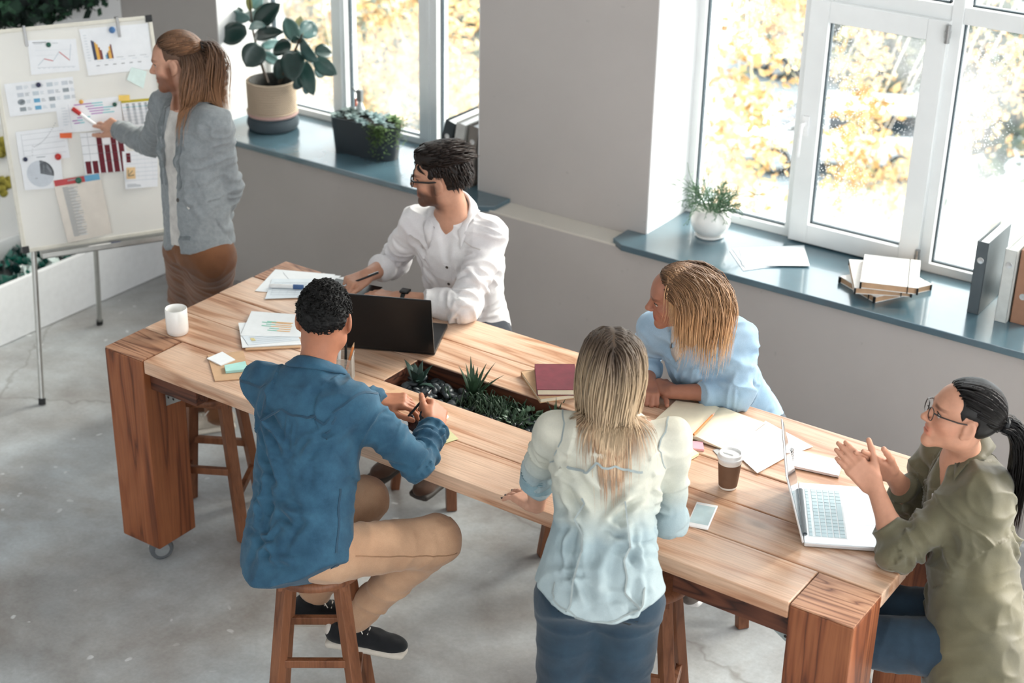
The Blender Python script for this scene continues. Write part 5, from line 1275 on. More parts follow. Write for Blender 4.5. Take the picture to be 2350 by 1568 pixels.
class Head:
    def __init__(s, C, phi, pitch=0, roll=0, sc=1.0, female=False):
        ph, pt, rl = map(math.radians, (phi, pitch, roll)); f0 = A3(math.cos(ph), math.sin(ph), 0); up = A3(0, 0, 1)
        f = f0*math.cos(pt)+up*math.sin(pt); u = -f0*math.sin(pt)+up*math.cos(pt); r = np.cross(f, u)
        r, u = r*math.cos(rl)-u*math.sin(rl), u*math.cos(rl)+r*math.sin(rl)
        s.C = np.asarray(C, float); s.R = np.stack([r, f, u]); s.sc = sc; s.fem = female
    def w(s, *p): return s.C+(np.array(p)*s.sc)@s.R
    def loc(s, P): return ((P-s.C)@s.R.T)/s.sc
    def build(s, f, beard=False):
        k = s.sc; R = s.R; W = s.w; fm = s.fem
        f.ell(W(0, -.018, .032), A3(.075, .097, .088)*k, R, .02)
        f.ell(W(0, .026, -.028), (A3(.055, .064, .077) if fm else A3(.060, .066, .082))*k, R, .03)
        jw = .037 if fm else .05; jr = .011 if fm else .016; jz = -.058 if fm else -.066
        for sx in (-1, 1):
            f.cap(W(sx*(.007 if fm else .012), .070, -.096 if fm else -.098), W(sx*jw, .0, jz), jr*k, jr*1.1*k, .03)
            f.ell(W(sx*.040, .054, -.022), A3(.022, .022, .02)*k, R, .02)
            f.ell(W(sx*(.042 if fm else .046), .01, -.026), A3(.018, .034, .042 if fm else .05)*k, R, .03)
        f.ell(W(0, .074, -.099), A3(.015 if fm else .024, .015, .014)*k, R, .02)
        f.cap(W(-.034, .080, .020), W(.034, .080, .020), (.010 if fm else .0125)*k, None, .018)
        f.ell(W(0, .036, .044), A3(.057, .047, .042)*k, R, .03)
        for sx in (-1, 1): f.ell(W(sx*.031, .100, .0), A3(.017, .018, .012)*k, R, .012, 's')
        f.cap(W(0, .084, .014), W(0, .109, -.026), .0065*k, .0095*k, .012); f.ell(W(0, .108, -.03), A3(.0095, .009, .0085)*k, R, .008)
        for sx in (-1, 1): f.ell(W(sx*.0105, .098, -.033), A3(.0075, .009, .0065)*k, R, .006)
        f.ell(W(0, .080, -.060), A3(.028, .014, .020)*k, R, .012)
        f.cap(W(-.019, .086, -.0575), W(.019, .086, -.0575), .0052*k, None, .005); f.cap(W(-.016, .0865, -.0675), W(.016, .0865, -.0675), .006*k, None, .005)
        f.box(W(0, .098, -.0625), A3(.024, .012, .0012)*k, R, .001, .004, 's')
        for sx in (-1, 1):
            Re = R.copy(); ca, sa = math.cos(sx*.35), math.sin(sx*.35); Re = np.stack([R[0]*ca+R[1]*sa, -R[0]*sa+R[1]*ca, R[2]])
            f.ell(W(sx*.0805, -.007, -.006), A3(.0085, .0200, .031)*k, Re, .006)
            f.ell(W(sx*.0900, -.002, -.001), A3(.0070, .011, .019)*k, Re, .004, 's')
            f.ell(W(sx*.077, .004, -.034), A3(.006, .008, .009)*k, Re, .006)
        return s
    def tint(s, V, brow=(.35, .3, .28), lips=(1.05, .72, .70), stubble=0.0, stubc=(.5, .47, .45)):
        L = s.loc(V); T = np.ones((len(V), 3)); ax = np.abs(L[:, 0])
        def put(m, c): T[:] = T*(1-m[:, None])+T*np.array(c)*m[:, None]
        sm = lambda x, a, b: np.clip((x-a)/(b-a), 0, 1)
        face = L[:, 1] > .02
        m = np.clip(1-np.maximum(np.abs(L[:, 2]-.0245+.12*np.maximum(ax-.035, 0))/.0065, np.abs(ax-.033)/.024), 0, 1)*2; put(np.clip(m, 0, 1)*face, brow)
        m = np.clip(1.25-np.maximum(ax/.026, np.abs(L[:, 2]+.0625)/.0125), 0, 1)*2*(L[:, 1] > .078); put(np.clip(m, 0, 1), lips)
        m = np.clip(1.3-np.hypot((ax-.043)/.03, (L[:, 2]+.03)/.028), 0, 1)*.5*face; put(m, (1.08, .86, .84))
        put(np.clip(1-np.abs(L[:, 2]+.0625)/.0022, 0, 1)*(ax < .022)*(L[:, 1] > .075), (.45, .35, .33))
        if stubble:
            m = sm(-L[:, 2], .028, .055)*sm(L[:, 1], -.02, .02)*sm(L[:, 2], -.15, -.125)
            m = np.maximum(m, np.clip(1.3-np.hypot(ax/.024, (L[:, 2]+.047)/.009), 0, 1)*(L[:, 1] > .07)); lip = np.clip(1.2-np.maximum(ax/.023, np.abs(L[:, 2]+.063)/.011), 0, 1)*(L[:, 1] > .07)
            side = (ax > .045)*sm(L[:, 1], -.01, .012)*sm(-L[:, 1], -.045, -.025)*sm(-L[:, 2], -.02, .01)
            put(np.clip(np.maximum(m, side)*(1-np.clip(lip*2, 0, 1)), 0, 1)*stubble, stubc)
        far = (np.linalg.norm(L, axis=1) > .2); T[far] = 1
        return T
    def eyes(s, parent, iris=(70, 50, 40)):
        we, ir, pu = plain('eye_white', (206, 198, 192), .15), plain('iris_%d' % iris[0], iris, .15), plain('lash', (30, 24, 22), .5)
        for sx in (-1, 1):
            e = MB().sphere((0, 0, 0), .0118*s.sc, 14, 10).build('eye', we, parent, smooth='all', loc=s.w(sx*.031, .0715, .0))
            R4 = Vector(s.R[1]).to_track_quat('Z', 'Y').to_matrix().to_4x4()
            MB().lathe([(.0001, .0121*s.sc), (.005*s.sc, .0112*s.sc)], 14, M=R4).build('iris', ir, e); MB().lathe([(.0001, .0123*s.sc), (.0024*s.sc, .0121*s.sc)], 10, M=R4).build('pupil', pu, e)
            m_ = MB(); m_.tube([s.w(sx*(.031+.0155*math.cos(a)), .0855-.006*abs(math.cos(a))**2-(.004 if math.cos(a) > .7 else 0), .0075*math.sin(a)+.001) for a in np.linspace(0.15, PI-.15, 9)], .0014*s.sc, 5); m_.build('eyelashes', pu, parent)
    def glasses(s, parent, mat, rim=.0022, rx=.024, rz=.019, square=2.6, z0=.0):
        g_ = empty('glasses'); g_.parent = parent
        for sx in (-1, 1):
            pts = []
            for k in range(20):
                a = 2*PI*k/20; c, q = math.cos(a), math.sin(a); e = 2/square
                pts.append(s.w(sx*.032+rx*abs(c)**e*np.sign(c), .103-.15*(sx*.032+rx*abs(c)**e*np.sign(c))**2*8*.5, z0-.002+rz*abs(q)**e*np.sign(q)))
            MB().tube(pts, rim*s.sc, 6, closed=True).build('rim', mat, g_, smooth=True)
            MB().tube([s.w(sx*.055, .100, z0+.010), s.w(sx*.070, .085, z0+.010), s.w(sx*.077, .03, z0+.008), s.w(sx*.081, -.005, z0+.012), s.w(sx*.080, -.022, z0-.008)], [rim*1.4*s.sc]*5, 6).build('temple', mat, g_, smooth=True)
        MB().tube([s.w(-.009, .106, z0+.006), s.w(0, .110, z0+.009), s.w(.009, .106, z0+.006)], rim*s.sc, 6).build('bridge', mat, g_, smooth=True)
        return g_
def hand(f, wr, fwd, back, side, curls=(12, 12, 14, 16), k2=1.2, splay=4, thumb=(35, 20, 10), sc=1.0, tneg=-.15, pinch=0):
    """side +1 right, -1 left; back = direction out of the back of the hand; curls in degrees per knuckle; returns finger tips"""
    fwd = unit(fwd); back = np.asarray(back, float); back = unit(back-fwd*(back@fwd)); lat = np.cross(fwd, back)*(-side)   # towards the thumb
    wr = np.asarray(wr, float); Rm = np.stack([lat, fwd, back]); P = lambda x, y, z: wr+(np.array([x, y, z])*sc)@Rm
    f.box(P(.0, .05, -.002), A3(.037, .047, .0135)*sc, Rm, .012*sc, .012); f.ell(P(.0, .015, -.002), A3(.027, .03, .016)*sc, Rm, .015)
    f.cap(P(.022, .022, -.010), P(.034, .055, -.006), .015*sc, .011*sc, .012)
    tips = []
    for i, (x, L, rad) in enumerate(((.029, .072, .0085), (.0098, .080, .0088), (-.0095, .074, .0083), (-.0275, .058, .0073))):
        a = math.radians(curls[i]); p = P(x, .092-abs(x-.01)*.22, .001); sp = math.radians((x/.029)*splay); cur = 0
        for j, fr in enumerate((.46, .30, .24)):
            cur += a*(1, k2, k2*.75)[j]; d = (lat*math.sin(sp)+fwd*math.cos(sp))*math.cos(cur)-back*math.sin(cur)
            q = p+d*L*fr*sc; r0 = rad*sc*(1, .94, .87)[j]; f.cap(p, q, r0, r0*.93, .005 if j else .009); p = q
        tips.append(p)
    t0, t1, t2 = [math.radians(v) for v in thumb]; p = P(.034, .030, -.008)
    for j, L in enumerate((.042, .032, .026)):
        an = t0-(t1*(j >= 1))-(t2*(j >= 2)); d = unit(lat*math.sin(an)+fwd*math.cos(an)+back*(tneg-.18*pinch*j)); q = p+d*L*sc; r0 = (.0125, .0105, .0095)[j]*sc
        f.cap(p, q, r0, r0*.9, .006); p = q
    tips.append(p); return tips
# ------------------------------------------------------------------ hair locks
def locks(parent, name, mat, roots, dirs, lens, col, rad, steps=14, grav=.5, comb=None, off=.006, seed=0, clump=None, stiff=.75, curl=0.0, flat=.4, wide=1.15):
    g = np.random.default_rng(seed); n = len(roots); P = np.asarray(roots, float).copy(); D = np.asarray(dirs, float).copy(); D /= np.linalg.norm(D, axis=1)[:, None]
    path = [P.copy()]; st = (np.asarray(lens)/steps)[:, None]; jit = g.normal(0, .13, (n, 3)); ph = g.uniform(0, 6.28, n); st = st*g.uniform(.82, 1.08, n)[:, None]
    for i in range(steps):
        G = np.zeros_like(P); G[:, 2] = -grav*(.35+.9*i/steps)
        if comb is not None: G = G+comb(P, i/steps)
        if curl: G = G+curl*np.stack([np.sin(i*.75+ph*.35), np.cos(i*.75+ph*.35), 0*ph], -1)
        G = G/np.maximum(np.linalg.norm(G, axis=1), 1)[:, None]
        D = D*stiff+G*(1-stiff)+jit*.05; D /= np.maximum(np.linalg.norm(D, axis=1), 1e-9)[:, None]
        P = P+D*st; d = col.ev(P); m = d < off
        if m.any():
            gr = col.grad(P[m]); P[m] += gr*(off-d[m])[:, None]*1.0; D[m] -= gr*np.minimum((D[m]*gr).sum(-1), 0)[:, None]
        path.append(P.copy())
    path = np.stack(path, 1)                      # n, steps+1, 3
    rd = np.asarray(rad)*wide*g.uniform(.5, 1.3, n); S = steps+1; sides = 3
    T = np.gradient(path, axis=1); T /= np.maximum(np.linalg.norm(T, axis=2), 1e-9)[..., None]
    ref = path-np.asarray(col.center); X = np.cross(T, ref); X /= np.maximum(np.linalg.norm(X, axis=2), 1e-9)[..., None]; Y = np.cross(X, T)
    t = np.linspace(0, 1, S); prof = (.6+.4*np.sin(PI*np.clip(t*1.3, 0, 1)))*(1-t**2.4)+.03
    V = []
    for k in range(sides):
        a = 2*PI*k/sides; V.append(path+(X*math.cos(a)+Y*math.sin(a)*flat)*(rd[:, None]*prof[None, :])[..., None])
    V = np.stack(V, 2).reshape(-1, 3); F = []
    base = (np.arange(n)*S*sides)[:, None, None]; ii = (np.arange(S-1)*sides)[None, :, None]; kk = np.arange(sides)[None, None, :]; k1 = (kk+1) % sides
    F = np.stack([base+ii+kk, base+ii+k1, base+ii+sides+k1, base+ii+sides+kk], -1).reshape(-1, 4)
    al = np.tile(np.repeat(t, sides), n); lk = np.repeat(g.random(n), S*sides)
    return to_obj(name, V, F, mat, parent, {'along': al, 'lock': lk})
def scalp(H, n, fn, seed=0, r=(.079, .101, .092), c=(0, -.018, .032)):
    """roots on the skull where fn(local direction) is true"""
    g = np.random.default_rng(seed); out = []
    while len(out) < n:
        d = unit(g.normal(0, 1, 3))
        if fn(d): out.append(d)
    d = np.array(out); L = d*np.array(r)+np.array(c); return H.C+(L*H.sc)@H.R, d, L
def hair_cap(H, parent, mat, cutfn, r=(.081, .103, .094), c=(0, -.018, .032), h=.005, extra=None, disp=None, name='hair'):
    f = Field(); f.ell(H.w(*c), A3(*r)*H.sc, H.R, .01)
    if extra: extra(f)
    V, F = f.mesh(h, cut=lambda P: cutfn(H.loc(P))*H.sc)
    if disp is not None: V = V+vnormals(V, F)*disp(V)[:, None]
    return to_obj(name, V, F, mat, parent, {'along': np.full(len(V), .12), 'lock': .5+.4*vnoise(V*60, 3)})
# ------------------------------------------------------------------ people
def tri_region(f, h, lo, hi): return f.mesh(h, lo, hi)
def secw(secs, t): return np.interp(t, [q[0] for q in secs], [q[1] for q in secs])
def secd(secs, t): return np.interp(t, [q[0] for q in secs], [q[2] for q in secs])
def auto_creases(side, seed, n=14, A=.008, lo=-.1, hi=.75):
    """drape of a loose torso: pulls from the armpits down to the waist and slack rolls above the hem"""
    g = np.random.default_rng(seed); out = []
    for k in range(n):
        sx = 1 if k % 2 else -1; A_ = A*g.uniform(.5, 1.1)*(1 if g.random() < .7 else -.8); w_ = g.uniform(.009, .016)
        if k < n*.45:
            x0 = sx*g.uniform(.11, .16); t0 = g.uniform(.5, hi); x1 = sx*g.uniform(-.02, .09); t1 = t0-g.uniform(.1, .3); out.append((side, [(x0, t0), ((x0+x1)/2+g.normal(0, .01), (t0+t1)/2+.03), (x1, t1)], w_, A_))
        elif k < n*.75:
            x0 = sx*g.uniform(.06, .17); t0 = g.uniform(lo+.05, .4); x1 = x0-sx*g.uniform(.06, .15); out.append((side, [(x0, t0), ((x0+x1)/2, t0+g.normal(0, .03)), (x1, t0+g.normal(0, .06))], w_, A_))
        else:
            x0 = g.uniform(-.13, .13); t0 = g.uniform(.1, .5); out.append((side, [(x0, t0), (x0+g.normal(0, .015), t0-.12), (x0+g.normal(0, .03), t0-g.uniform(.2, .35))], w_*1.2, A_))
    return out
class Person:
    def __init__(s, label, skin, J, H, base):
        s.root = empty('person', base); s.root.location = (0, 0, 0); tag(s.root, label, 'person'); s.J = {k: np.asarray(v, float) for k, v in J.items()}; s.H = H; s.skin = skin
        s.lat = unit(s.J['shR']-s.J['shL']); s.hlat = unit(s.J['hipR']-s.J['hipL']) if 'hipR' in s.J else s.lat
        s.ax = unit(s.J['neck']-s.J['pel']); s.fwd = unit(np.cross(s.ax, s.lat)); s.hands = Field(); s.tips = {}
    def body(s, hands, tint={}, chest=.15, neckr=.05, armr=(.040, .037, .027), legs=True, stub=0.0, forearm=True):
        J, H = s.J, s.H; k = H.sc
        fh = Field(); H.build(fh); fh.cap(H.w(0, -.022, -.06), J['neck']+s.ax*.0, neckr, neckr*1.12, .03)
        fh.cap(J['neck']-s.ax*.05+s.fwd*.015, J['neck']-s.ax*.17+s.fwd*.02, .065, .078, .05)
        for q in ('shL', 'shR'): fh.cap(J['neck']-s.ax*.03, J[q]*.75+J['neck']*.25-s.ax*.01, .045, .04, .04)
        parts = [fh.mesh(.0040)]
        ft = Field(); ft.loft(J['pel'], J['neck'], s.hlat, s.lat, [(-.08, .11, .08, 0), (.1, .13, .09, 0), (.5, .115, .085, 0), (.8, .13, .085, 0), (.98, .06, .05, 0)], .03)
        for a, b in (('shL', 'elL'), ('shR', 'elR')): ft.cap(J[a], J[b], .042, .036, .03)
        if legs:
            for sd in 'LR': ft.cap(J['hip'+sd], J['knee'+sd], .065, .045, .03); ft.cap(J['knee'+sd], J['ank'+sd], .045, .032, .03)
        parts.append(ft.mesh(.018))
        for sd, spec in hands.items():
            fa = Field(); el, wr = J['el'+sd], J['wr'+sd]; m = el+(wr-el)*.35
            fa.cap(el, m, armr[0], armr[0]*.98, .02); fa.cap(m, wr, armr[0]*.95, armr[2], .02)
            s.tips[sd] = hand(fa, wr, side=1 if sd == 'R' else -1, **spec); parts.append(fa.mesh(.0030)); s.hands.p += fa.p
        V, F = join(*parts); T = np.ones((len(V), 3)); nh = len(parts[0][0]); T[:nh] = H.tint(parts[0][0], stubble=stub, **tint)
        s.bodyo = to_obj('body', V, F, s.skin, s.root, {'tint': T}); return s
    def shirt(s, name, mat, secs, sleeves, r_sh=.062, cut=None, amp=.006, seed=1, h=.0052, extra=None, base=.003, freq=26, trap=.05, bones=None, cre=None, ncre=16, cA=.008):
        """sleeves: side -> (elbow radius, end fraction of forearm, end radius, cuff radius or None)"""
        J = s.J; f = Field(); f.loft(J['pel'], J['neck'], s.hlat, s.lat, secs, .04)
        bn = [(J['pel'], J['neck'], .25)]
        for sd, (re, fr, r1, cuff) in sleeves.items():
            sh, el, wr = J['sh'+sd], J['el'+sd], J['wr'+sd]
            f.cap(J['neck']-s.ax*.045, sh, trap, r_sh, .05); f.cap(sh, sh+(el-sh)*.45, r_sh, r_sh*.55+re*.45, .045); f.cap(sh+(el-sh)*.3, el, r_sh*.7+re*.3, re, .012); bn.append((sh, el, 1.0))
            if fr > 0:
                e = el+(wr-el)*fr; f.cap(el, e, re, r1, .016); bn.append((el, e, 1.1))
                d = unit(wr-el)
                if cuff: f.cap(e-d*.045, e-d*.004, cuff, cuff*1.02, .006)
        if extra: extra(f, s)
        if cut is None: V, F = f.mesh(h)
        else: V, F = f.mesh(h, cut=lambda P: cut(P, s))
        V = folds(V, F, bn+(bones or []), amp, freq, seed, base)
        ln = []
        for sd, (re, fr, r1, cuff) in sleeves.items():
            if fr > 0: ln += limb_creases(J['sh'+sd], J['el'+sd], J['el'+sd]+(J['wr'+sd]-J['el'+sd])*fr, re*1.02, ncre, seed*7+(sd == 'L'), cA)
        B = lambda x, t, d: J['pel']+(J['neck']-J['pel'])*t+s.lat*x+s.fwd*d
        for c in (cre or []):
            side, pts, w_, A = c; ln.append(([B(x, t, side*(secd(secs, t)*math.sqrt(max(.05, 1-(abs(x)/(secw(secs, t)*1.0+1e-6))**2.3)))) for x, t in pts], w_, A))
        V = creases(V, F, ln); o = to_obj(name, V, F, mat, s.root); s.sf = Surf(V, F); s.sh_field = f; o_ = o; return o
    def trousers(s, name, mat, r=(.105, .088, .066, .052), amp=.005, seed=4, hip=(.165, .125), low=.0, h=.0082, up=.03, freq=20, belly=0.0):
        J = s.J; f = Field(); f.loft(J['pel']-s.ax*.06, J['pel']+s.ax*up, s.hlat, s.hlat, [(-.2, hip[0]*.9, hip[1]*.9, 0), (.3, hip[0], hip[1], 0), (.7, hip[0]*.92, hip[1]*.92, 0), (1.0, hip[0]*.8, hip[1]*.8, 0)], .05)
        bn = []
        for sd in 'LR':
            hp, kn, an = J['hip'+sd], J['knee'+sd], J['ank'+sd]; e = kn+(an-kn)*(1-low)
            f.cap(hp, kn, r[0], r[1], .045); f.cap(kn, e, r[1]*.97, r[3], .04); bn += [(hp, kn, .6), (kn, e, 1.0)]
            d = unit(an-kn)
            if low: f.cap(e-d*.045, e, r[3]*1.12, r[3]*1.14, .005)
        V, F = f.mesh(h); V = folds(V, F, bn, amp, freq, seed, .002); o = to_obj(name, V, F, mat, s.root); s.tf = Surf(V, F); return o
    def shoe(s, sd, toe, up_mat, sole_mat, L=.275, W=.046, laces=True, sock=None, heelpad=None):
        an = s.J['ank'+sd]; d = np.asarray(toe, float); d[2] = d[2]; d = unit(d); u = unit(A3(0, 0, 1)-d*d[2]); lt = np.cross(d, u); R = np.stack([lt, d, u])
        o0 = an-u*.085; P = lambda x, y, z: o0+lt*x+d*y+u*z; r = empty('shoe'); r.parent = s.root
        f = Field(); f.box(P(0, .07, .012), A3(W, L/2, .013), R, .012, .01); f.ell(P(0, .07+L*.32, .012), A3(W*1.02, .06, .0135), R, .01)
        V, F = f.mesh(.006); to_obj('sole', V, F, sole_mat, r)
        f = Field(); f.cap(P(0, -.035, .045), P(0, .10, .04), W*.86, W*.9, .02); f.ell(P(0, .15, .032), A3(W*.95, .065, .032), R, .02); f.cap(P(0, -.02, .05), P(0, .0, .085), .040, .043, .02)
        V, F = f.mesh(.006, cut=lambda Q: np.maximum(.014-((Q-o0)@u), ((Q-o0)@u)-.095+.25*np.maximum(((Q-o0)@d)-.03, 0))); to_obj('upper', V, F, up_mat, r)
        if laces:
            m_ = MB()
            for i in range(4): y = .05+.024*i; z = .092-.011*i; m_.tube([P(-.026, y, z-.010), P(0, y+.004, z+.002), P(.026, y, z-.010)], .0028, 5)
            m_.tube([P(0, .05, .094), P(.03, .04, .11), P(.05, .06, .09)], .002, 5); m_.tube([P(0, .05, .094), P(-.03, .045, .112), P(-.045, .07, .095)], .002, 5)
            m_.build('laces', plain('white_lace', (226, 224, 218), .8), r)
        if heelpad:
            f = Field(); f.ell(P(0, -.062, .06), A3(.032, .016, .028), R, .01); V, F = f.mesh(.004); to_obj('heel_pad', V, F, heelpad, r)
        return r
def collar(p, mat, c, ax, x, r0=.062, h=.035, fall=.042, a0=.35, a1=2*PI-.35, flare=.02, point=.03, sx=1.0, sy=1.0, t=.0025, drop=.03, name='collar'):
    """shirt collar open at angle 0 (throat)"""
    cols = []
    for i in range(41):
        u = i/40; a = a0+(a1-a0)*u; e = abs(u-.5)*2; lift = h*(1-.35*e*e); dn = -drop*e**2.2; ex = point*max(0, (e-.72)/.28)**1.5
        cols.append([(a, r0*.98*sx, r0*.98*sy, -.012+dn), (a, r0*sx, r0*sy, lift*.9+dn), (a, (r0+.004)*sx, (r0+.004)*sy, lift+dn), (a, (r0+.011)*sx, (r0+.011)*sy, lift*.82+dn), (a, (r0+flare)*sx, (r0+flare)*sy, lift-fall*.7+dn-ex*.4), (a, (r0+flare*1.25+ex*.5)*sx, (r0+flare*1.25+ex*.5)*sy, lift-fall+dn-ex)])
    o = band(name, np.asarray(c, float), unit(ax), unit(x-unit(ax)*(x@unit(ax))), cols, t, mat, p.root)
    for i, v in enumerate(o.data.vertices):
        k = i % 6
        if k >= 3:
            q, n = p.sf.near(v.co); d = (np.array(v.co)-q)@n; m = (.003, .006, .0045)[k-3]
            if d < m: v.co = Vector(q+n*m)
    return o
# ================================================================== the six people
SK_A, SK_B, SK_C, SK_D, SK_E = mat_skin('skin_warm', (198, 148, 123)), mat_skin('skin_tan', (178, 118, 90)), mat_skin('skin_fair', (206, 156, 132)), mat_skin('skin_brown', (170, 116, 94)), mat_skin('skin_peach', (200, 146, 120))
BTN = plain('dark_button', (70, 62, 58), .4); BTNW = plain('pearl_button', (226, 224, 220), .3)
def P_(*a): return np.array(a, float)
def tuple_hem(p, lo, side=.0, flo=.0):
    def cut(P, s):
        q = P-s.J['pel']; z = q@s.ax; x = q@s.hlat; y = q@s.fwd; return (lo+side*np.minimum((x/.17)**2, 1.6)+flo*y)-z
    return cut
# ---------------------------------------------------------------- man in the denim shirt, seen from behind
def man_denim():
    H = Head(Zp(744, 733, 1.392), 122, -16, 0, 1.0)
    J = dict(pel=(-2.985, 3.24, .735), neck=(-3.085, 3.462, 1.245), shL=(-3.25, 3.408, 1.165), shR=(-2.925, 3.455, 1.172), elL=(-3.285, 3.655, .985), wrL=Zp(866, 921, .99), elR=(-2.745, 3.548, .978), wrR=Zp(1000, 978, .99),
             hipL=(-3.075, 3.27, .725), hipR=(-2.90, 3.26, .725), kneeL=(-3.03, 3.62, .70), kneeR=Zp(1000, 1240, .69), ankL=Zp(712, 1378, .285), ankR=Zp(798, 1432, .285))
    p = Person('man in a blue denim shirt and tan trousers seated with his back turned', SK_B, J, H, (-3, 3.3, 0))
    p.body({'L': dict(fwd=(.86, .50, .06), back=(-.05, -.25, 1), curls=(26, 34, 40, 44), thumb=(24, 6, 4), pinch=.3, sc=1.04), 'R': dict(fwd=(-.50, .80, .22), back=(.75, .15, .65), curls=(46, 52, 56, 58), thumb=(20, 14, 8), pinch=.4, sc=1.06)}, neckr=.054, armr=(.033, .031, .027))
    DEN = cloth('blue_denim', (56, 96, 120), (40, 74, 97), mottle=14, bump=.3, sheen=.1); SEAM = cloth('denim_seam', (46, 78, 100)); STITCH = cloth('denim_stitch', (112, 150, 168))
    secs = [(-.34, .19, .155, .0), (0, .188, .15, 0), (.25, .168, .125, 0), (.5, .175, .122, 0), (.72, .186, .118, -.005), (.86, .165, .1, -.01), (.97, .095, .082, 0), (1.03, .074, .074, 0)]
    p.shirt('denim_shirt', DEN, secs, {'L': (.053, .93, .043, .044), 'R': (.053, .88, .043, .044)}, .064, tuple_hem(p, -.125, .085), .009, 3, base=.004, cre=auto_creases(-1, 5, 30, .015)+[(-1, [(-.012, .75), (-.012, .66), (-.015, .55)], .006, .008), (-1, [(.012, .75), (.012, .66), (.015, .56)], .006, .008)], ncre=24, cA=.011)
    sf = p.sf; nk = p.J['neck']; U = p.ax; F_ = p.fwd; X = p.lat
    B = lambda x, t, d=-.2: p.J['pel']+(nk-p.J['pel'])*t+X*x+F_*d
    sf.strip('yoke_seam', [B(-.17, .80), B(-.08, .775), B(0, .77), B(.08, .775), B(.175, .79)], .007, .0018, SEAM, p.root)
    for sd, sx in (('L', -1), ('R', 1)):
        sh = p.J['sh'+sd]; ad = unit(p.J['el'+sd]-sh); e1 = np.cross(ad, F_); e1 /= np.linalg.norm(e1)
        ring = [sh+ad*.012+(F_*math.cos(a)+e1*math.sin(a))*.1 for a in np.linspace(-2.2 if sx > 0 else 2.2, -5.6 if sx > 0 else 5.6, 14)]
        sf.strip('armhole_seam', ring, .008, .002, SEAM, p.root)
    sf.strip('side_seam', [B(.18, .4, -.06), B(.18, .2, -.06), B(.18, .05, -.07)], .007, .002, SEAM, p.root)
    sf.strip('side_tab', [B(.172, -.02, -.05), B(.165, -.11, -.05)], .02, .003, SEAM, p.root)
    collar(p, DEN, nk+F_*.0+U*.0, unit(U+F_*.15), F_, .064, .034, .04, flare=.016)
    p.trousers('chinos', cloth('tan_chino', (206, 166, 134), (184, 144, 114), mottle=6), (.092, .078, .06, .052), low=.12, hip=(.155, .125))
    kn, hp = p.J['kneeR'], p.J['hipR']; p.tf.strip('side_seam', [hp+P_(.12, .02, .03), (hp+kn)/2+P_(.12, 0, .0), kn+P_(.1, .0, -.02)], .004, .0015, cloth('tan_seam', (168, 128, 98)), p.root)
    BLK, WHT = cloth('black_canvas', (34, 36, 40), mottle=30), plain('rubber_sole', (214, 206, 194), .7)
    p.shoe('R', (.9, .5, -.12), BLK, WHT, heelpad=plain('white_suede', (222, 214, 204), .8)); p.shoe('L', (.75, .65, -.1), BLK, WHT, heelpad=plain('white_suede', (222, 214, 204), .8))
    a, b = np.asarray(p.tips['L'][4]), np.asarray(p.tips['R'][4]); d_ = unit(b-a+P_(.05, .03, .02)); c_ = (a+b)/2+P_(0, 0, .006)
    pencil(c_-d_*.055, c_+d_*.075, .0042, BLACKP, 'dark pen turned between the hands of the man in denim', 'pen', CHROME)
    H.eyes(p.root)
    HB = mat_hair('black_curls', [(0, (14, 13, 13)), (1, (24, 22, 22))], .6, .3, .2)
    cf = lambda L: np.interp(L[..., 1], [-.12, -.05, -.034, -.027, .012, .017, .03, .037, .06, .09], [-.062, -.062, -.05, .024, .028, -.004, -.002, .045, .07, .085])-L[..., 2]
    hair_cap(H, p.root, HB, cf, (.083, .107, .098), disp=lambda V: .0045*vnoise(V*120, 5)+.003*vnoise(V*240, 6)+.004*vnoise(V*60, 2)-.012*np.clip((-.0-H.loc(V)[:, 2])/.06, 0, 1), h=.0028)
    rts, d, L = scalp(H, 900, lambda d: d[2] > -.05 and d[1] < .75, 9, (.083, .107, .098))
    col = Field(); H.build(col); col.center = H.C
    locks(p.root, 'curls', HB, rts-(H.R[2]*0), (d@H.R)+RNG.normal(0, .7, d.shape), np.full(900, .016), col, .0032, steps=5, grav=.0, stiff=.5, curl=1.2, off=.008, seed=4, flat=.6, wide=1.0)
    return p
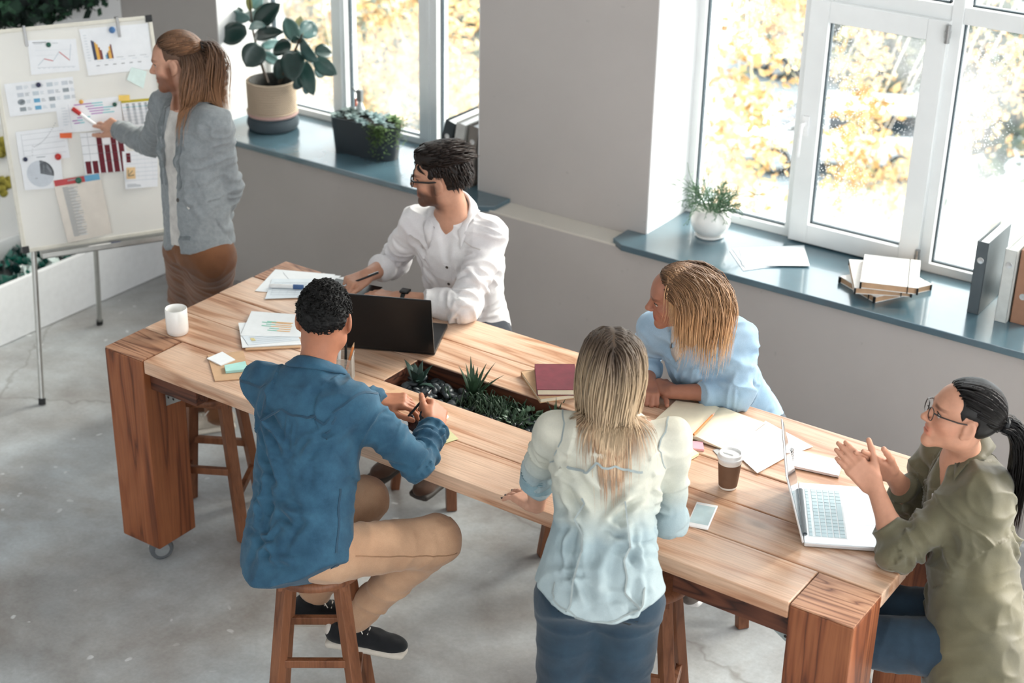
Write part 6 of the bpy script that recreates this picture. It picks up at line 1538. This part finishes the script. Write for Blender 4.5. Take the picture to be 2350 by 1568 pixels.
# ---------------------------------------------------------------- man in the white shirt
def man_white():
    H = Head(Zp(1010, 405, 1.425), 207, -5, -4, 1.02)
    J = dict(pel=(-3.51, 4.90, .735), neck=(-3.52, 4.795, 1.262), shL=(-3.362, 4.835, 1.185), shR=(-3.678, 4.768, 1.185), elL=(-3.325, 4.60, .975), wrL=(-3.60, 4.535, .963), elR=(-3.83, 4.80, .965), wrR=(-3.80, 4.605, .985),
             hipL=(-3.42, 4.88, .725), hipR=(-3.60, 4.88, .725), kneeL=(-3.42, 4.47, .70), kneeR=(-3.64, 4.47, .70), ankL=(-3.42, 4.62, .26), ankR=(-3.64, 4.62, .26))
    p = Person('bearded man with glasses in a white shirt looking over his shoulder', SK_A, J, H, (-3.5, 4.9, 0))
    p.body({'L': dict(fwd=(-.97, -.12, -.02), back=(0, .1, 1), curls=(14, 14, 16, 18), thumb=(28, 10, 5)), 'R': dict(fwd=(-.35, -.92, -.10), back=(.10, -.05, 1), curls=(52, 60, 64, 64), thumb=(16, 10, 8), pinch=.9)}, stub=1.0, tint=dict(stubc=(.2, .17, .16), brow=(.2, .17, .16)), neckr=.056, armr=(.042, .038, .029))
    WH = cloth('white_cotton', (240, 238, 238), (226, 222, 224), mottle=7, bump=.2, sheen=.1); WHS = cloth('white_cotton_seam', (214, 208, 206))
    secs = [(-.4, .185, .145, 0), (0, .172, .13, 0), (.25, .16, .12, 0), (.5, .172, .122, 0), (.74, .182, .115, 0), (.88, .16, .098, 0), (.97, .09, .075, 0)]
    def ex(f, s):
        n = s.J['neck']; f.cap(n+s.fwd*.125+s.ax*.04, n+s.fwd*.12-s.ax*.15, .066, .012, .012, 's')
    p.shirt('white_shirt', WH, secs, {'L': (.060, .42, .054, .056), 'R': (.058, .45, .05, .052)}, .059, tuple_hem(p, -.19), .009, 12, extra=ex, base=.003, cre=auto_creases(1, 6, 20, .012), ncre=20, cA=.010)
    sf = p.sf; nk, U, F_, X = p.J['neck'], p.ax, p.fwd, p.lat
    B = lambda x, t, d=.145: p.J['pel']+(nk-p.J['pel'])*t+X*x+F_*d
    sf.strip('placket', [B(0, .68), B(.0, .4), B(0, .0)], .032, .002, WH, p.root)
    for t in (.66, .52, .38, .24): sf.button(B(0, t), .0062, BTN, p.root)
    sf.button(nk+F_*.09+X*.055-U*.03, .005, BTN, p.root)
    for sd, sx in (('L', -1), ('R', 1)):
        sh = p.J['sh'+sd]; ad = unit(p.J['el'+sd]-sh); e1 = unit(np.cross(ad, F_))
        sf.strip('armhole_seam', [sh+ad*.0+(F_*math.cos(a)+e1*math.sin(a))*.11 for a in np.linspace(0, 3.0*sx*-1, 10)], .005, .0015, WHS, p.root)
    collar(p, WH, nk+U*.008, unit(U*.96+F_*.28), F_, .070, .036, .05, .62, 2*PI-.62, .02, .035, drop=.055)
    p.trousers('trousers', cloth('dark_trouser', (52, 56, 66)), low=0, hip=(.15, .115))
    for sd in 'LR': p.shoe(sd, (0, -1, -.05), cloth('brown_shoe', (84, 58, 44)), plain('dark_sole', (50, 44, 40), .7))
    H.eyes(p.root); H.glasses(p.root, plain('black_acetate', (18, 18, 20), .25), .0026, .025, .020)
    HB = mat_hair('dark_brown_hair', [(0, (26, 19, 16)), (.6, (32, 23, 20)), (1, (50, 36, 29))], .42, .4, .25)
    cf = lambda L: np.interp(L[..., 1], [-.12, -.06, -.034, -.027, .012, .017, .03, .037, .06, .085, .1], [-.058, -.055, -.045, .024, .028, -.004, -.002, .045, .062, .078, .09])-L[..., 2]
    vol = lambda f: (f.ell(H.w(-.012, .036, .094), A3(.058, .052, .034)*H.sc, H.R, .03), f.ell(H.w(0, -.03, .09), A3(.066, .07, .045)*H.sc, H.R, .03))
    hair_cap(H, p.root, HB, cf, (.080, .103, .094), disp=lambda V: .003*vnoise(V*70, 5), extra=vol)
    col = Field(); H.build(col); col.ell(H.w(0, -.018, .032), A3(.079, .101, .092)*H.sc, H.R, .01); vol(col); col.center = H.C
    rts, d, L = scalp(H, 420, lambda d: d[2] > .42 and d[1] < .82, 5)
    w0 = H.w(.02, -.07, .12)
    dirs = unit_rows((rts-w0)*.15-H.R[1]*.8+H.R[2]*.55+H.R[0]*.25)
    locks(p.root, 'top_locks', HB, rts, dirs, .05+.03*np.clip(L[:, 1]/.08, 0, 1), col, .0062, 9, .0, off=.003, seed=3, stiff=.7, comb=lambda P, t: P*0-H.R[1]*.8+H.R[0]*.35-H.R[2]*.25)
    rts, d, L = scalp(H, 420, lambda d: d[2] < .5 and d[2] > -.55 and d[1] < .42 and (d[2] > .05 or d[1] < -.32) and not (abs(d[1]-.1) < .32 and d[2] < .12), 6)
    locks(p.root, 'side_locks', HB, rts, d@H.R*.3-H.R[2]*.9-H.R[1]*.35, np.full(420, .032), col, .0045, 6, .4, off=.005, seed=8)
    # watch and pen
    wr, el = p.J['wrL'], p.J['elL']; a = unit(wr-el); c = wr-a*.035; w_ = empty('wristwatch'); tag(w_, 'square dark smartwatch on the wrist of the man in the white shirt', 'watch')
    x, y, _ = frame_of(a, (0, 0, 1)); m_ = MB(); m_.tube([c-a*.009, c+a*.009], .0335, 18, caps=False); m_.build('strap', BLACKP, w_, smooth=True)
    MB().box((-.019, -.017, -.005), (.019, .017, .006)).build('case', BLACKP, w_, bevel=.004, loc=c+P_(0, 0, .035), rot=(0, 0, math.atan2(a[1], a[0])))
    q = p.J['wrR']+unit(P_(-.35, -.92, -.10))*.062+P_(.92, -.35, 0)*.033+P_(0, 0, .010); pd = unit(P_(.80, .50, .42))
    pr = empty('pen'); MB().tube([q-pd*.055, q+pd*.085], .0042, 8).build('barrel', BLACKP, pr, smooth=True); MB().tube([q-pd*.072, q-pd*.055], [.001, .0045], 8).build('tip', CHROME, pr, smooth=True); MB().tube([q+pd*.04+P_(0, 0, .006), q+pd*.085+P_(0, 0, .006)], .0014, 6).build('clip', CHROME, pr)
    tag(pr, 'black and silver ballpoint in the hand of the man in the white shirt', 'pen'); return p
def unit_rows(a): return a/np.maximum(np.linalg.norm(a, axis=1), 1e-9)[:, None]
# ---------------------------------------------------------------- woman in the pale blue blouse
def woman_blue():
    H = Head(Zp(1556, 682, 1.365), 213, -9, -6, .95, True)
    J = dict(pel=(-2.24, 4.86, .73), neck=(-2.335, 4.60, 1.185), shL=(-2.215, 4.70, 1.125), shR=(-2.475, 4.60, 1.125), elL=(-2.15, 4.60, .968), wrL=(-2.345, 4.495, .958), elR=(-2.56, 4.66, .955), wrR=(-2.44, 4.50, .955),
             hipL=(-2.15, 4.85, .72), hipR=(-2.32, 4.85, .72), kneeL=(-2.17, 4.46, .70), kneeR=(-2.36, 4.46, .70), ankL=(-2.18, 4.6, .26), ankR=(-2.36, 4.6, .26))
    p = Person('blonde woman in a pale blue blouse with forearms on the table', SK_D, J, H, (-2.2, 4.8, 0))
    p.body({'L': dict(fwd=(-.93, .10, -.03), back=(-.1, -.25, 1), curls=(55, 60, 62, 62), thumb=(25, 25, 15), sc=.92), 'R': dict(fwd=(.45, -.8, 0), back=(0, 0, 1), curls=(50, 55, 55, 55), sc=.92)}, neckr=.044, armr=(.036, .033, .025))
    BL_ = cloth('pale_blue_cotton', (172, 200, 222), (150, 182, 208), mottle=7, bump=.2, sheen=.1); WT = cloth('ivory_trim', (230, 224, 218))
    secs = [(-.2, .155, .115, 0), (0, .158, .118, 0), (.3, .138, .110, .005), (.55, .150, .122, .02), (.74, .155, .115, .015), (.88, .135, .09, 0), (.97, .08, .068, 0)]
    def ex(f, s):
        n = s.J['neck']; f.cap(n+s.fwd*.14+s.ax*.02, n+s.fwd*.12-s.ax*.13, .045, .008, .012, 's')
    p.shirt('blue_blouse', BL_, secs, {'L': (.062, .36, .055, .056), 'R': (.058, .5, .05, .05)}, .058, tuple_hem(p, -.15), .009, 22, extra=ex, base=.003, trap=.042, cre=auto_creases(1, 7, 16, .010), ncre=18, cA=.010)
    sf = p.sf; nk, U, F_, X = p.J['neck'], p.ax, p.fwd, p.lat
    B = lambda x, t, d=.145: p.J['pel']+(nk-p.J['pel'])*t+X*x+F_*d
    sf.strip('placket', [B(.0, .72), B(0, .45), B(.0, .1)], .022, .002, WT, p.root)
    for t in (.68, .5): sf.button(B(0, t), .005, BTNW, p.root)
    collar(p, WT, nk+U*.014, unit(U*.95+F_*.3), F_, .058, .03, .045, .6, 2*PI-.6, .018, .03, drop=.05)
    p.trousers('trousers', cloth('grey_trouser', (92, 98, 108)), (.085, .075, .058, .05), hip=(.14, .11))
    for sd in 'LR': p.shoe(sd, (0, -1, -.05), cloth('grey_shoe', (120, 112, 106)), WHITEPL, .24, .04)
    H.eyes(p.root)
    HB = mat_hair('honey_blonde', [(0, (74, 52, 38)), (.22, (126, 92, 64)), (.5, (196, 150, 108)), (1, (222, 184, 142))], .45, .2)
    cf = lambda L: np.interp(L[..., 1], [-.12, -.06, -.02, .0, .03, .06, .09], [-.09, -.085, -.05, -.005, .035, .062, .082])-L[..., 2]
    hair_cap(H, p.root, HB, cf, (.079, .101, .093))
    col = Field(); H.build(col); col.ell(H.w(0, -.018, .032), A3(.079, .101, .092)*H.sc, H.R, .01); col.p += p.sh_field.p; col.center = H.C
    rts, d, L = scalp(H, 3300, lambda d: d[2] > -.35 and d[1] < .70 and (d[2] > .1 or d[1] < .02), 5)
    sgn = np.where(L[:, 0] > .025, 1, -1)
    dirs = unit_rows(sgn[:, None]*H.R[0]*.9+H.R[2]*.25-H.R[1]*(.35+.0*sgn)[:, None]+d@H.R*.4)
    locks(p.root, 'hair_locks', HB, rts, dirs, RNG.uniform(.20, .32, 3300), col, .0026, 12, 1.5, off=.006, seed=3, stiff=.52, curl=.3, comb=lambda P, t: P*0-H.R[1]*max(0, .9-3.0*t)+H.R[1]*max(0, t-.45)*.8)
    return p
# ---------------------------------------------------------------- standing woman, back turned
def woman_stand():
    H = Head(Zp(1398, 842, 1.505), 126, -10, 2, .96, True)
    lt = P_(.86, .50, 0)
    J = dict(pel=(-1.935, 3.345, .95), neck=(-2.035, 3.535, 1.385), shL=(-2.175, 3.455, 1.325), shR=(-1.885, 3.625, 1.325), elL=Zp(1236, 1090, 1.10), wrL=Zp(1232, 1160, .965), elR=Zp(1536, 1192, 1.06), wrR=(-1.97, 3.78, .985))
    for sd, s_ in (('L', -1), ('R', 1)): J['hip'+sd] = P_(-1.935, 3.345, .90)+lt*.082*s_; J['knee'+sd] = P_(-1.955, 3.36, .48)+lt*.085*s_; J['ank'+sd] = P_(-1.955, 3.33, .085)+lt*.085*s_
    p = Person('standing blonde woman in a faded denim shirt leaning one hand on the table', SK_C, J, H, (-1.95, 3.33, 0))
    p.body({'L': dict(fwd=(-.93, .40, -.12), back=(.05, -.05, 1), curls=(9, 10, 12, 12), splay=14, thumb=(48, 12, 6), sc=1.0), 'R': dict(fwd=(-.3, .9, -.2), back=(0, 0, 1), curls=(20, 20, 20, 20), sc=.95)}, neckr=.045, armr=(.037, .034, .026))
    NAIL = plain('dark_nail_polish', (46, 26, 30), .25)
    for tp_ in p.tips['L']:
        dv = unit(np.asarray(tp_)-J['wrL']); MB().sphere((0, 0, 0), (.0048, .0075, .0024), 8, 6).build('fingernail', NAIL, p.root, smooth='all', loc=np.asarray(tp_)+dv*.003+P_(0, 0, .0052), rot=(0, 0, math.atan2(dv[1], dv[0])-PI/2))
    DN = NT('faded_denim'); v = DN.coord(rnd=False); big = DN.noise(v, 5, 4, .6); sep = DN.n('SeparateXYZ'); DN.l(v, sep.inputs[0])
    zz = DN.math('ADD', sep.outputs[2], DN.math('MULTIPLY', big, .12)); c = DN.ramp(DN.math('MULTIPLY', DN.math('SUBTRACT', zz, .8), 1.6), [(.05, srgb(188, 200, 199)), (.35, srgb(174, 187, 190)), (.6, srgb(156, 172, 177)), (.76, srgb(196, 196, 184)), (1, srgb(206, 202, 188))])
    c = DN.mix(.5, c, DN.ramp(DN.noise(v, 16, 4, .65), [(.3, (.78, .82, .84, 1)), (.65, (1.05, 1.05, 1.03, 1))]), 'MULTIPLY'); c = DN.mix(.25, c, DN.ramp(DN.noise(v, 800, 1), [(.3, (.6, .6, .6, 1)), (.7, (1.15, 1.15, 1.15, 1))]), 'MULTIPLY')
    DN.col(c); DN.p(Roughness=.85); DN.b.inputs['Specular IOR Level'].default_value = .2; DN.bump(DN.noise(v, 38, 3), .25, .004); DN = DN.mat
    SM = cloth('faded_seam', (164, 174, 174)); CUFF = cloth('faded_cuff', (150, 180, 190))
    secs = [(-.50, .235, .178, 0), (-.12, .20, .155, 0), (.15, .165, .125, 0), (.38, .143, .108, 0), (.62, .155, .112, .0), (.78, .16, .108, 0), (.9, .135, .09, 0), (.98, .075, .065, 0)]
    p.shirt('denim_shirt', DN, secs, {'L': (.049, .25, .047, .049), 'R': (.048, .55, .044, .045)}, .048, tuple_hem(p, -.085, .075), .009, 31, base=.004, trap=.042, cre=auto_creases(-1, 8, 32, .014), ncre=18, cA=.011)
    sf = p.sf; nk, U, F_, X = p.J['neck'], p.ax, p.fwd, p.lat; B = lambda x, t, d=-.22: p.J['pel']+(nk-p.J['pel'])*t+X*x+F_*d
    sf.strip('yoke_seam', [B(-.15, .74), B(0, .725), B(.155, .73)], .006, .003, SM, p.root)
    for sx in (-1, 1):
        sf.strip('princess_seam', [B(sx*.085, .52), B(sx*.08, .25), B(sx*.095, 0), B(sx*.11, -.12)], .0045, .003, SM, p.root)
        sd = 'L' if sx < 0 else 'R'; sh = p.J['sh'+sd]; ad = unit(p.J['el'+sd]-sh); e1 = unit(np.cross(ad, F_))
        sf.strip('armhole_seam', [sh+X*(-.02*sx)+(F_*math.cos(a)+U*math.sin(a))*.1 for a in np.linspace(1.2, 4.4, 10)], .0045, .0015, SM, p.root)
    hem = [p.J['pel']+X*x+F_*(-.2+.4*x*x)+U*(-.085+.075*min((x/.17)**2, 1.6)) for x in np.linspace(-.2, .2, 13)]
    sf.strip('hem_stitch', [h_+U*.012 for h_ in hem], .005, .0018, SM, p.root)
    el, wr = p.J['elL'], p.J['wrL']; e = el+(wr-el)*.25; d = unit(wr-el); m_ = MB(); m_.tube([e-d*.04, e-d*.052, e-d*.048, e-d*.0, e+d*.003, e-d*.02], [.044, .052, .0555, .0575, .0545, .044], 24, caps=False); m_.build('rolled_cuff', CUFF, p.root, smooth=True)
    collar(p, DN, nk+U*.01, unit(U*.97+F_*.2), F_, .058, .028, .04, flare=.016)
    p.trousers('jeans', cloth('dark_blue_jeans', (42, 64, 80), (30, 47, 62), mottle=8, bump=.3), (.102, .074, .055, .05), .005, 33, (.165, .122), up=.04, freq=26)
    for sx in (-1, 1):
        q = J['pel']+lt*.085*sx-p.fwd*.15; p.tf.strip('back_pocket', [q+U*-.0, q-U*.10], .085, .0025, cloth('jean_pocket', (36, 56, 72)), p.root)
    for sd in 'LR': p.shoe(sd, (-.5, .86, 0), cloth('white_trainer', (216, 214, 210)), WHITEPL, .25, .042)
    H.eyes(p.root)
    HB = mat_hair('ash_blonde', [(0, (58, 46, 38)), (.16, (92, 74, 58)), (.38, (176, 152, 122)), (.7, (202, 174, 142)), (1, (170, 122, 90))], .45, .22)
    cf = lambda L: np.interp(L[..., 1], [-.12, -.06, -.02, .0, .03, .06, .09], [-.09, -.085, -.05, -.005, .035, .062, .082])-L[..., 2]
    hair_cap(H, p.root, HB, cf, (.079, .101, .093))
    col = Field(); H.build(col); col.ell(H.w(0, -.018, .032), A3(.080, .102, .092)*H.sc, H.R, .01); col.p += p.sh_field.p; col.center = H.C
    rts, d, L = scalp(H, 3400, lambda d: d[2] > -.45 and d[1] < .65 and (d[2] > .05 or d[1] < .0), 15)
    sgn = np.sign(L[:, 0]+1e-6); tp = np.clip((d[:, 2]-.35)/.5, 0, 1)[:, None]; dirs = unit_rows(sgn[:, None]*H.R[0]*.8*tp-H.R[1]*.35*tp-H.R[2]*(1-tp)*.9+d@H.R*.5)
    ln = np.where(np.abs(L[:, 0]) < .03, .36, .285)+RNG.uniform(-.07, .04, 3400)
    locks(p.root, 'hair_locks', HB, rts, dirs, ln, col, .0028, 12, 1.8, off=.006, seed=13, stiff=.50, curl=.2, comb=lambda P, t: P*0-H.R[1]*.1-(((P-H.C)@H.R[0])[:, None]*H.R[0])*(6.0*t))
    return p
# ---------------------------------------------------------------- woman in the olive shirt
def woman_olive():
    H = Head(Zp(2208, 958, 1.365), 210, 13, 4, .97, True)
    J = dict(pel=(-1.055, 4.06, .73), neck=(-1.235, 4.275, 1.195), shL=(-1.135, 4.195, 1.135), shR=(-1.325, 4.36, 1.125), elL=Zp(2062, 1262, .972), wrL=Zp(2008, 1118, 1.105), elR=Zp(2092, 1148, .972), wrR=Zp(2046, 1088, 1.10),
             hipL=(-1.06, 3.98, .72), hipR=(-1.10, 4.13, .72), kneeL=(-1.43, 3.84, .69), kneeR=(-1.47, 4.02, .69), ankL=(-1.33, 3.86, .26), ankR=(-1.36, 4.03, .26))
    p = Person('dark-haired woman with glasses and ponytail in an olive shirt', SK_E, J, H, (-1.06, 4.06, 0))
    hd = unit(Zp(1918, 1022, 1.21)-J['wrL']); hr = unit(Zp(1925, 1020, 1.23)-J['wrR'])
    p.body({'L': dict(fwd=hd, back=(.50, -.80, .3), curls=(3, 3, 3, 4), splay=-1, thumb=(34, 6, 4), sc=.98, tneg=.0), 'R': dict(fwd=hr, back=(-.45, .8, .3), curls=(3, 3, 4, 5), splay=-1, thumb=(30, 8, 4), sc=.98, tneg=0)}, neckr=.045, armr=(.037, .034, .025))
    OL_ = cloth('olive_satin', (106, 100, 76), (84, 80, 62), rough=.55, mottle=5, bump=.15, sheen=.3); OS = cloth('olive_seam', (70, 66, 50))
    secs = [(-.5, .205, .17, 0), (-.1, .185, .15, 0), (.2, .165, .135, 0), (.5, .155, .122, 0), (.74, .16, .115, 0), (.88, .135, .092, 0), (.97, .08, .068, 0)]
    def ex(f, s):
        n = s.J['neck']; f.cap(n+s.fwd*.11+s.ax*.03, n+s.fwd*.12-s.ax*.17, .056, .02, .012, 's')
    p.shirt('olive_shirt', OL_, secs, {'L': (.060, .22, .05, .052), 'R': (.056, .3, .05, .052)}, .060, tuple_hem(p, -.20, -.02, .35), .010, 41, extra=ex, base=.006, trap=.042, cre=auto_creases(-1, 9, 24, .018)+auto_creases(1, 10, 8, .01), ncre=18, cA=.013)
    sf = p.sf; nk, U, F_, X = p.J['neck'], p.ax, p.fwd, p.lat; B = lambda x, t, d=.145: p.J['pel']+(nk-p.J['pel'])*t+X*x+F_*d
    f = Field(); f.loft(J['pel'], J['neck'], p.hlat, p.lat, [(.1, .12, .1, .0), (.5, .12, .105, .012), (.78, .11, .098, .012)], .03); V, F = f.mesh(.008); to_obj('white_top', V, F, cloth('white_top', (240, 240, 242)), p.root)
    sh = p.J['shL']; sf.strip('armhole_seam', [sh+X*.02+(F_*math.cos(a)+U*math.sin(a))*.1 for a in np.linspace(.6, 3.9, 10)], .006, .0018, OS, p.root)
    sf.strip('yoke_seam', [B(-.16, .82, -.1), B(-.05, .8, -.25), B(.1, .8, -.25)], .006, .0018, OS, p.root)
    collar(p, OL_, nk+U*.012, unit(U*.96+F_*.28), F_, .062, .032, .05, .6, 2*PI-.6, .02, .03, drop=.05)
    p.trousers('jeans', cloth('slate_blue_jeans', (42, 62, 78), (32, 48, 62), mottle=8, bump=.3), (.092, .074, .056, .048), .005, 44, (.15, .12), up=.02)
    for sd in 'LR': p.shoe(sd, (-.95, -.2, -.05), cloth('navy_shoe', (50, 56, 70)), WHITEPL, .24, .04)
    H.eyes(p.root); H.glasses(p.root, plain('dark_metal_frame', (44, 38, 36), .3, .5), .0016, .024, .018)
    m_ = MB(); m_.tube([nk+F_*(.075*math.cos(a))*1.0+X*.07*math.sin(a)-U*(.01+.055*math.cos(a)) for a in np.linspace(-1.9, 1.9, 15)], .0011, 5); m_.build('necklace', plain('silver_chain', (210, 205, 200), .3, .8), p.root)
    HB = mat_hair('black_brown_hair', [(0, (17, 14, 14)), (.7, (22, 17, 16)), (1, (58, 36, 28))], .36, .35, .28)
    cf = lambda L: np.interp(L[..., 1], [-.12, -.06, -.034, -.027, .012, .018, .03, .055, .08, .09], [-.075, -.068, -.05, .024, .028, .008, .026, .05, .07, .085])-L[..., 2]
    hair_cap(H, p.root, HB, cf, (.0795, .102, .093))
    col = Field(); H.build(col); col.ell(H.w(0, -.018, .032), A3(.080, .102, .093)*H.sc, H.R, .01); col.center = H.C
    tie = H.w(0, -.128, .012)
    rts, d, L = scalp(H, 900, lambda d: d[1] < .80 and d[2] > .62*(d[1]+.15) and (d[2] > .08 or d[1] < -.3) and d[2] > -.7, 25)
    dist = np.linalg.norm(rts-tie, axis=1)
    locks(p.root, 'pulled_hair', HB, rts, unit_rows(tie-rts), dist*1.06, col, .0040, 12, 0, off=.003, seed=23, stiff=.35, comb=lambda P, t: unit_rows(tie-P)*1.5)
    col2 = Field(); col2.p += p.sh_field.p; col2.center = H.w(0, -.05, -.25); n = 360; g = np.random.default_rng(6)
    rt = tie+g.normal(0, .010, (n, 3)); locks(p.root, 'ponytail', HB, rt, unit_rows(-H.R[1]*.9+H.R[2]*.25+g.normal(0, .12, (n, 3))), g.uniform(.32, .42, n), col2, .0042, 16, 2.0, off=.006, seed=24, stiff=.62)
    m_ = MB(); ty = -H.R[1]; x, y, _ = frame_of(ty); m_.tube([tie+(x*math.cos(a)+y*math.sin(a))*.016+ty*.004 for a in np.linspace(0, 2*PI, 18)[:-1]], .008, 8, closed=True); m_.build('hair_tie', BLACKR, p.root, smooth=True)
    return p
# ---------------------------------------------------------------- man pointing at the board
def man_point():
    H = Head(Zp(405, 142, 1.69), 212, -8, 3, 1.0)
    mid_ = Zp(437, 262, 1.475); lt = P_(.978, -.208, 0)
    J = dict(neck=mid_+P_(0, 0, .055), shL=mid_+lt*.172, shR=mid_-lt*.165+P_(0, 0, -.005), pel=Zp(456, 555, .95))
    J['elL'] = Zp(507, 418, 1.19)+lt*.05; J['wrL'] = Zp(482, 530, .945)+lt*.05; J['elR'] = Zp(352, 330, 1.225); J['wrR'] = Zp(273, 300, 1.222)
    for sd, s_ in (('L', 1), ('R', -1)): J['hip'+sd] = J['pel']+lt*.085*s_-P_(0, 0, .05); J['knee'+sd] = Zp(457, 690, .49)+lt*.085*s_; J['ank'+sd] = Zp(478, 930, .085)+lt*.08*s_
    p = Person('long-haired man in a grey blazer pointing at the whiteboard', SK_C, J, H, (*J['pel'][:2], 0))
    hd = unit(Zp(205, 262, 1.252)-J['wrR'])
    p.body({'R': dict(fwd=hd, back=(.25, -.55, .8), curls=(8, 14, 34, 44), thumb=(26, 6, 4)), 'L': dict(fwd=(-.2, .1, -1), back=(.9, -.4, 0), curls=(10, 10, 10, 10))}, stub=1.0, tint=dict(stubc=(.36, .26, .2)), neckr=.055)
    GR = cloth('grey_jersey', (146, 151, 154), (132, 137, 140), mottle=60, bump=.15, sheen=.2); GS = cloth('grey_lapel', (128, 134, 138), (106, 112, 116), mottle=40)
    secs = [(-.42, .175, .145, 0), (-.15, .17, .138, 0), (.15, .15, .122, 0), (.4, .152, .12, 0), (.66, .172, .12, 0), (.84, .175, .105, 0), (.95, .10, .085, 0)]
    def ex(f, s):
        n = s.J['neck']; f.cap(n+s.fwd*.11+s.ax*.03, n+s.fwd*.15-s.ax*.45, .064, .045, .010, 's'); f.cap(n+s.fwd*.15-s.ax*.43, n+s.fwd*.16-s.ax*.85, .045, .075, .010, 's')
    p.shirt('blazer', GR, secs, {'L': (.058, .94, .045, None), 'R': (.056, .95, .042, None)}, .066, tuple_hem(p, -.01, .0, -.12), .008, 51, extra=ex, base=.003, cre=auto_creases(1, 11, 14, .010), ncre=16)
    sf = p.sf; nk, U, F_, X = p.J['neck'], p.ax, p.fwd, p.lat; B = lambda x, t, d=.145: p.J['pel']+(nk-p.J['pel'])*t+X*x+F_*d
    f = Field(); f.loft(J['pel'], J['neck'], p.hlat, p.lat, [(.0, .14, .108, .004), (.4, .14, .106, .004), (.75, .14, .1, .004), (.95, .075, .07, .01)], .03); V, F = f.mesh(.006); V = folds(V, F, [(J['pel'], J['neck'], .3)], .005, 20, 3, .003); to_obj('t_shirt', V, F, cloth('off_white_jersey', (232, 228, 222)), p.root)
    for sx in (-1, 1): sf.strip('lapel', [nk+X*sx*.06-F_*.03-U*.0, nk+X*sx*.075+F_*.1-U*.06, B(sx*.07, .7), B(sx*.045, .42)], (.05, .035), .005, GS, p.root)
    sf.button(B(-.055, .36), .009, BTN, p.root); q = B(-.14, .12); sf.strip('pocket_flap', [q, q+X*.09-U*.008], .018, .003, GS, p.root)
    for k in range(3): sf.button(J['wrL']+P_(.05, .03, .02+.02*k), .006, BTN, p.root)
    collar(p, GS, nk-U*.012, U, F_, .072, .02, .035, 1.2, 2*PI-1.2, .016, 0, drop=.03)
    p.trousers('trousers', cloth('rust_brown_chino', (128, 84, 54), (104, 66, 42), mottle=6), (.105, .086, .07, .064), .007, 55, (.15, .115), h=.0082)
    for sd in 'LR': p.shoe(sd, (-.6, -.8, 0), cloth('cream_trainer', (222, 212, 196)), plain('cream_sole', (226, 218, 204), .7), .28, .046)
    H.eyes(p.root, (80, 90, 90))
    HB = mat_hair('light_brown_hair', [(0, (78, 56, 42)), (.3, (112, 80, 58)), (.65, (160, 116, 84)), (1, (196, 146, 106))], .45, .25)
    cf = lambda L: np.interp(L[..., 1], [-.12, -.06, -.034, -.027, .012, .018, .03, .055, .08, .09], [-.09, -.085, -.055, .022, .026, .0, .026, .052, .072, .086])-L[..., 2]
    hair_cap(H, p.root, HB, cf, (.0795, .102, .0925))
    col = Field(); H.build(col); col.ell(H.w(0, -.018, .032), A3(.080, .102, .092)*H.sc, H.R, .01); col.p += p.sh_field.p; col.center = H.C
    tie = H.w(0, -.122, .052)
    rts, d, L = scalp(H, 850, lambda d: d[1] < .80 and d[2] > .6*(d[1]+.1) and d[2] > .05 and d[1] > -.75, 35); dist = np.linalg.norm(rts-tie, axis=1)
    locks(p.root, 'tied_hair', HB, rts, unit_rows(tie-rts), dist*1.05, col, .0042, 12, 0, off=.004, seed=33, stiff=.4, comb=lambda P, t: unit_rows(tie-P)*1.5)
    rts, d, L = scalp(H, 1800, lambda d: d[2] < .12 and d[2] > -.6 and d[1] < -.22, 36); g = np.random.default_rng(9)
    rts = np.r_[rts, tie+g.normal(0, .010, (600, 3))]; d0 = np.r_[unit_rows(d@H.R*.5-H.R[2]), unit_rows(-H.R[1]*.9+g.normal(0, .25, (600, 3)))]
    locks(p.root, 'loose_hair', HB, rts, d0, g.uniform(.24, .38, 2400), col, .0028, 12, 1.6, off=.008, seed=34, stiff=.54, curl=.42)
    m_ = MB(); ty = unit(-H.R[1]+H.R[2]*.2); x, y, _ = frame_of(ty); m_.tube([tie+(x*math.cos(a)+y*math.sin(a))*.015 for a in np.linspace(0, 2*PI, 16)[:-1]], .009, 8, closed=True); m_.tube([tie+x*.02+ty*.0, tie+x*.035+ty*.01], [.012, .006], 8); m_.build('hair_clip', BLACKR, p.root, smooth=True)
    a = onwb(((166, 249),), .012)[0]; tp = p.tips['R']; c = (np.asarray(tp[1])+np.asarray(tp[4]))/2; b = c+unit(c-a)*.05
    c2 = mid(tp[0], tp[1]); L_ = .135; d_ = unit(c2-a); s0 = a; marker(a+d_*L_, a, .0085, REDC, 'white marker with red cap held by the pointing man', capfrac=.32)
    return p
for fn in (man_denim, man_white, woman_blue, woman_stand, woman_olive, man_point): fn()
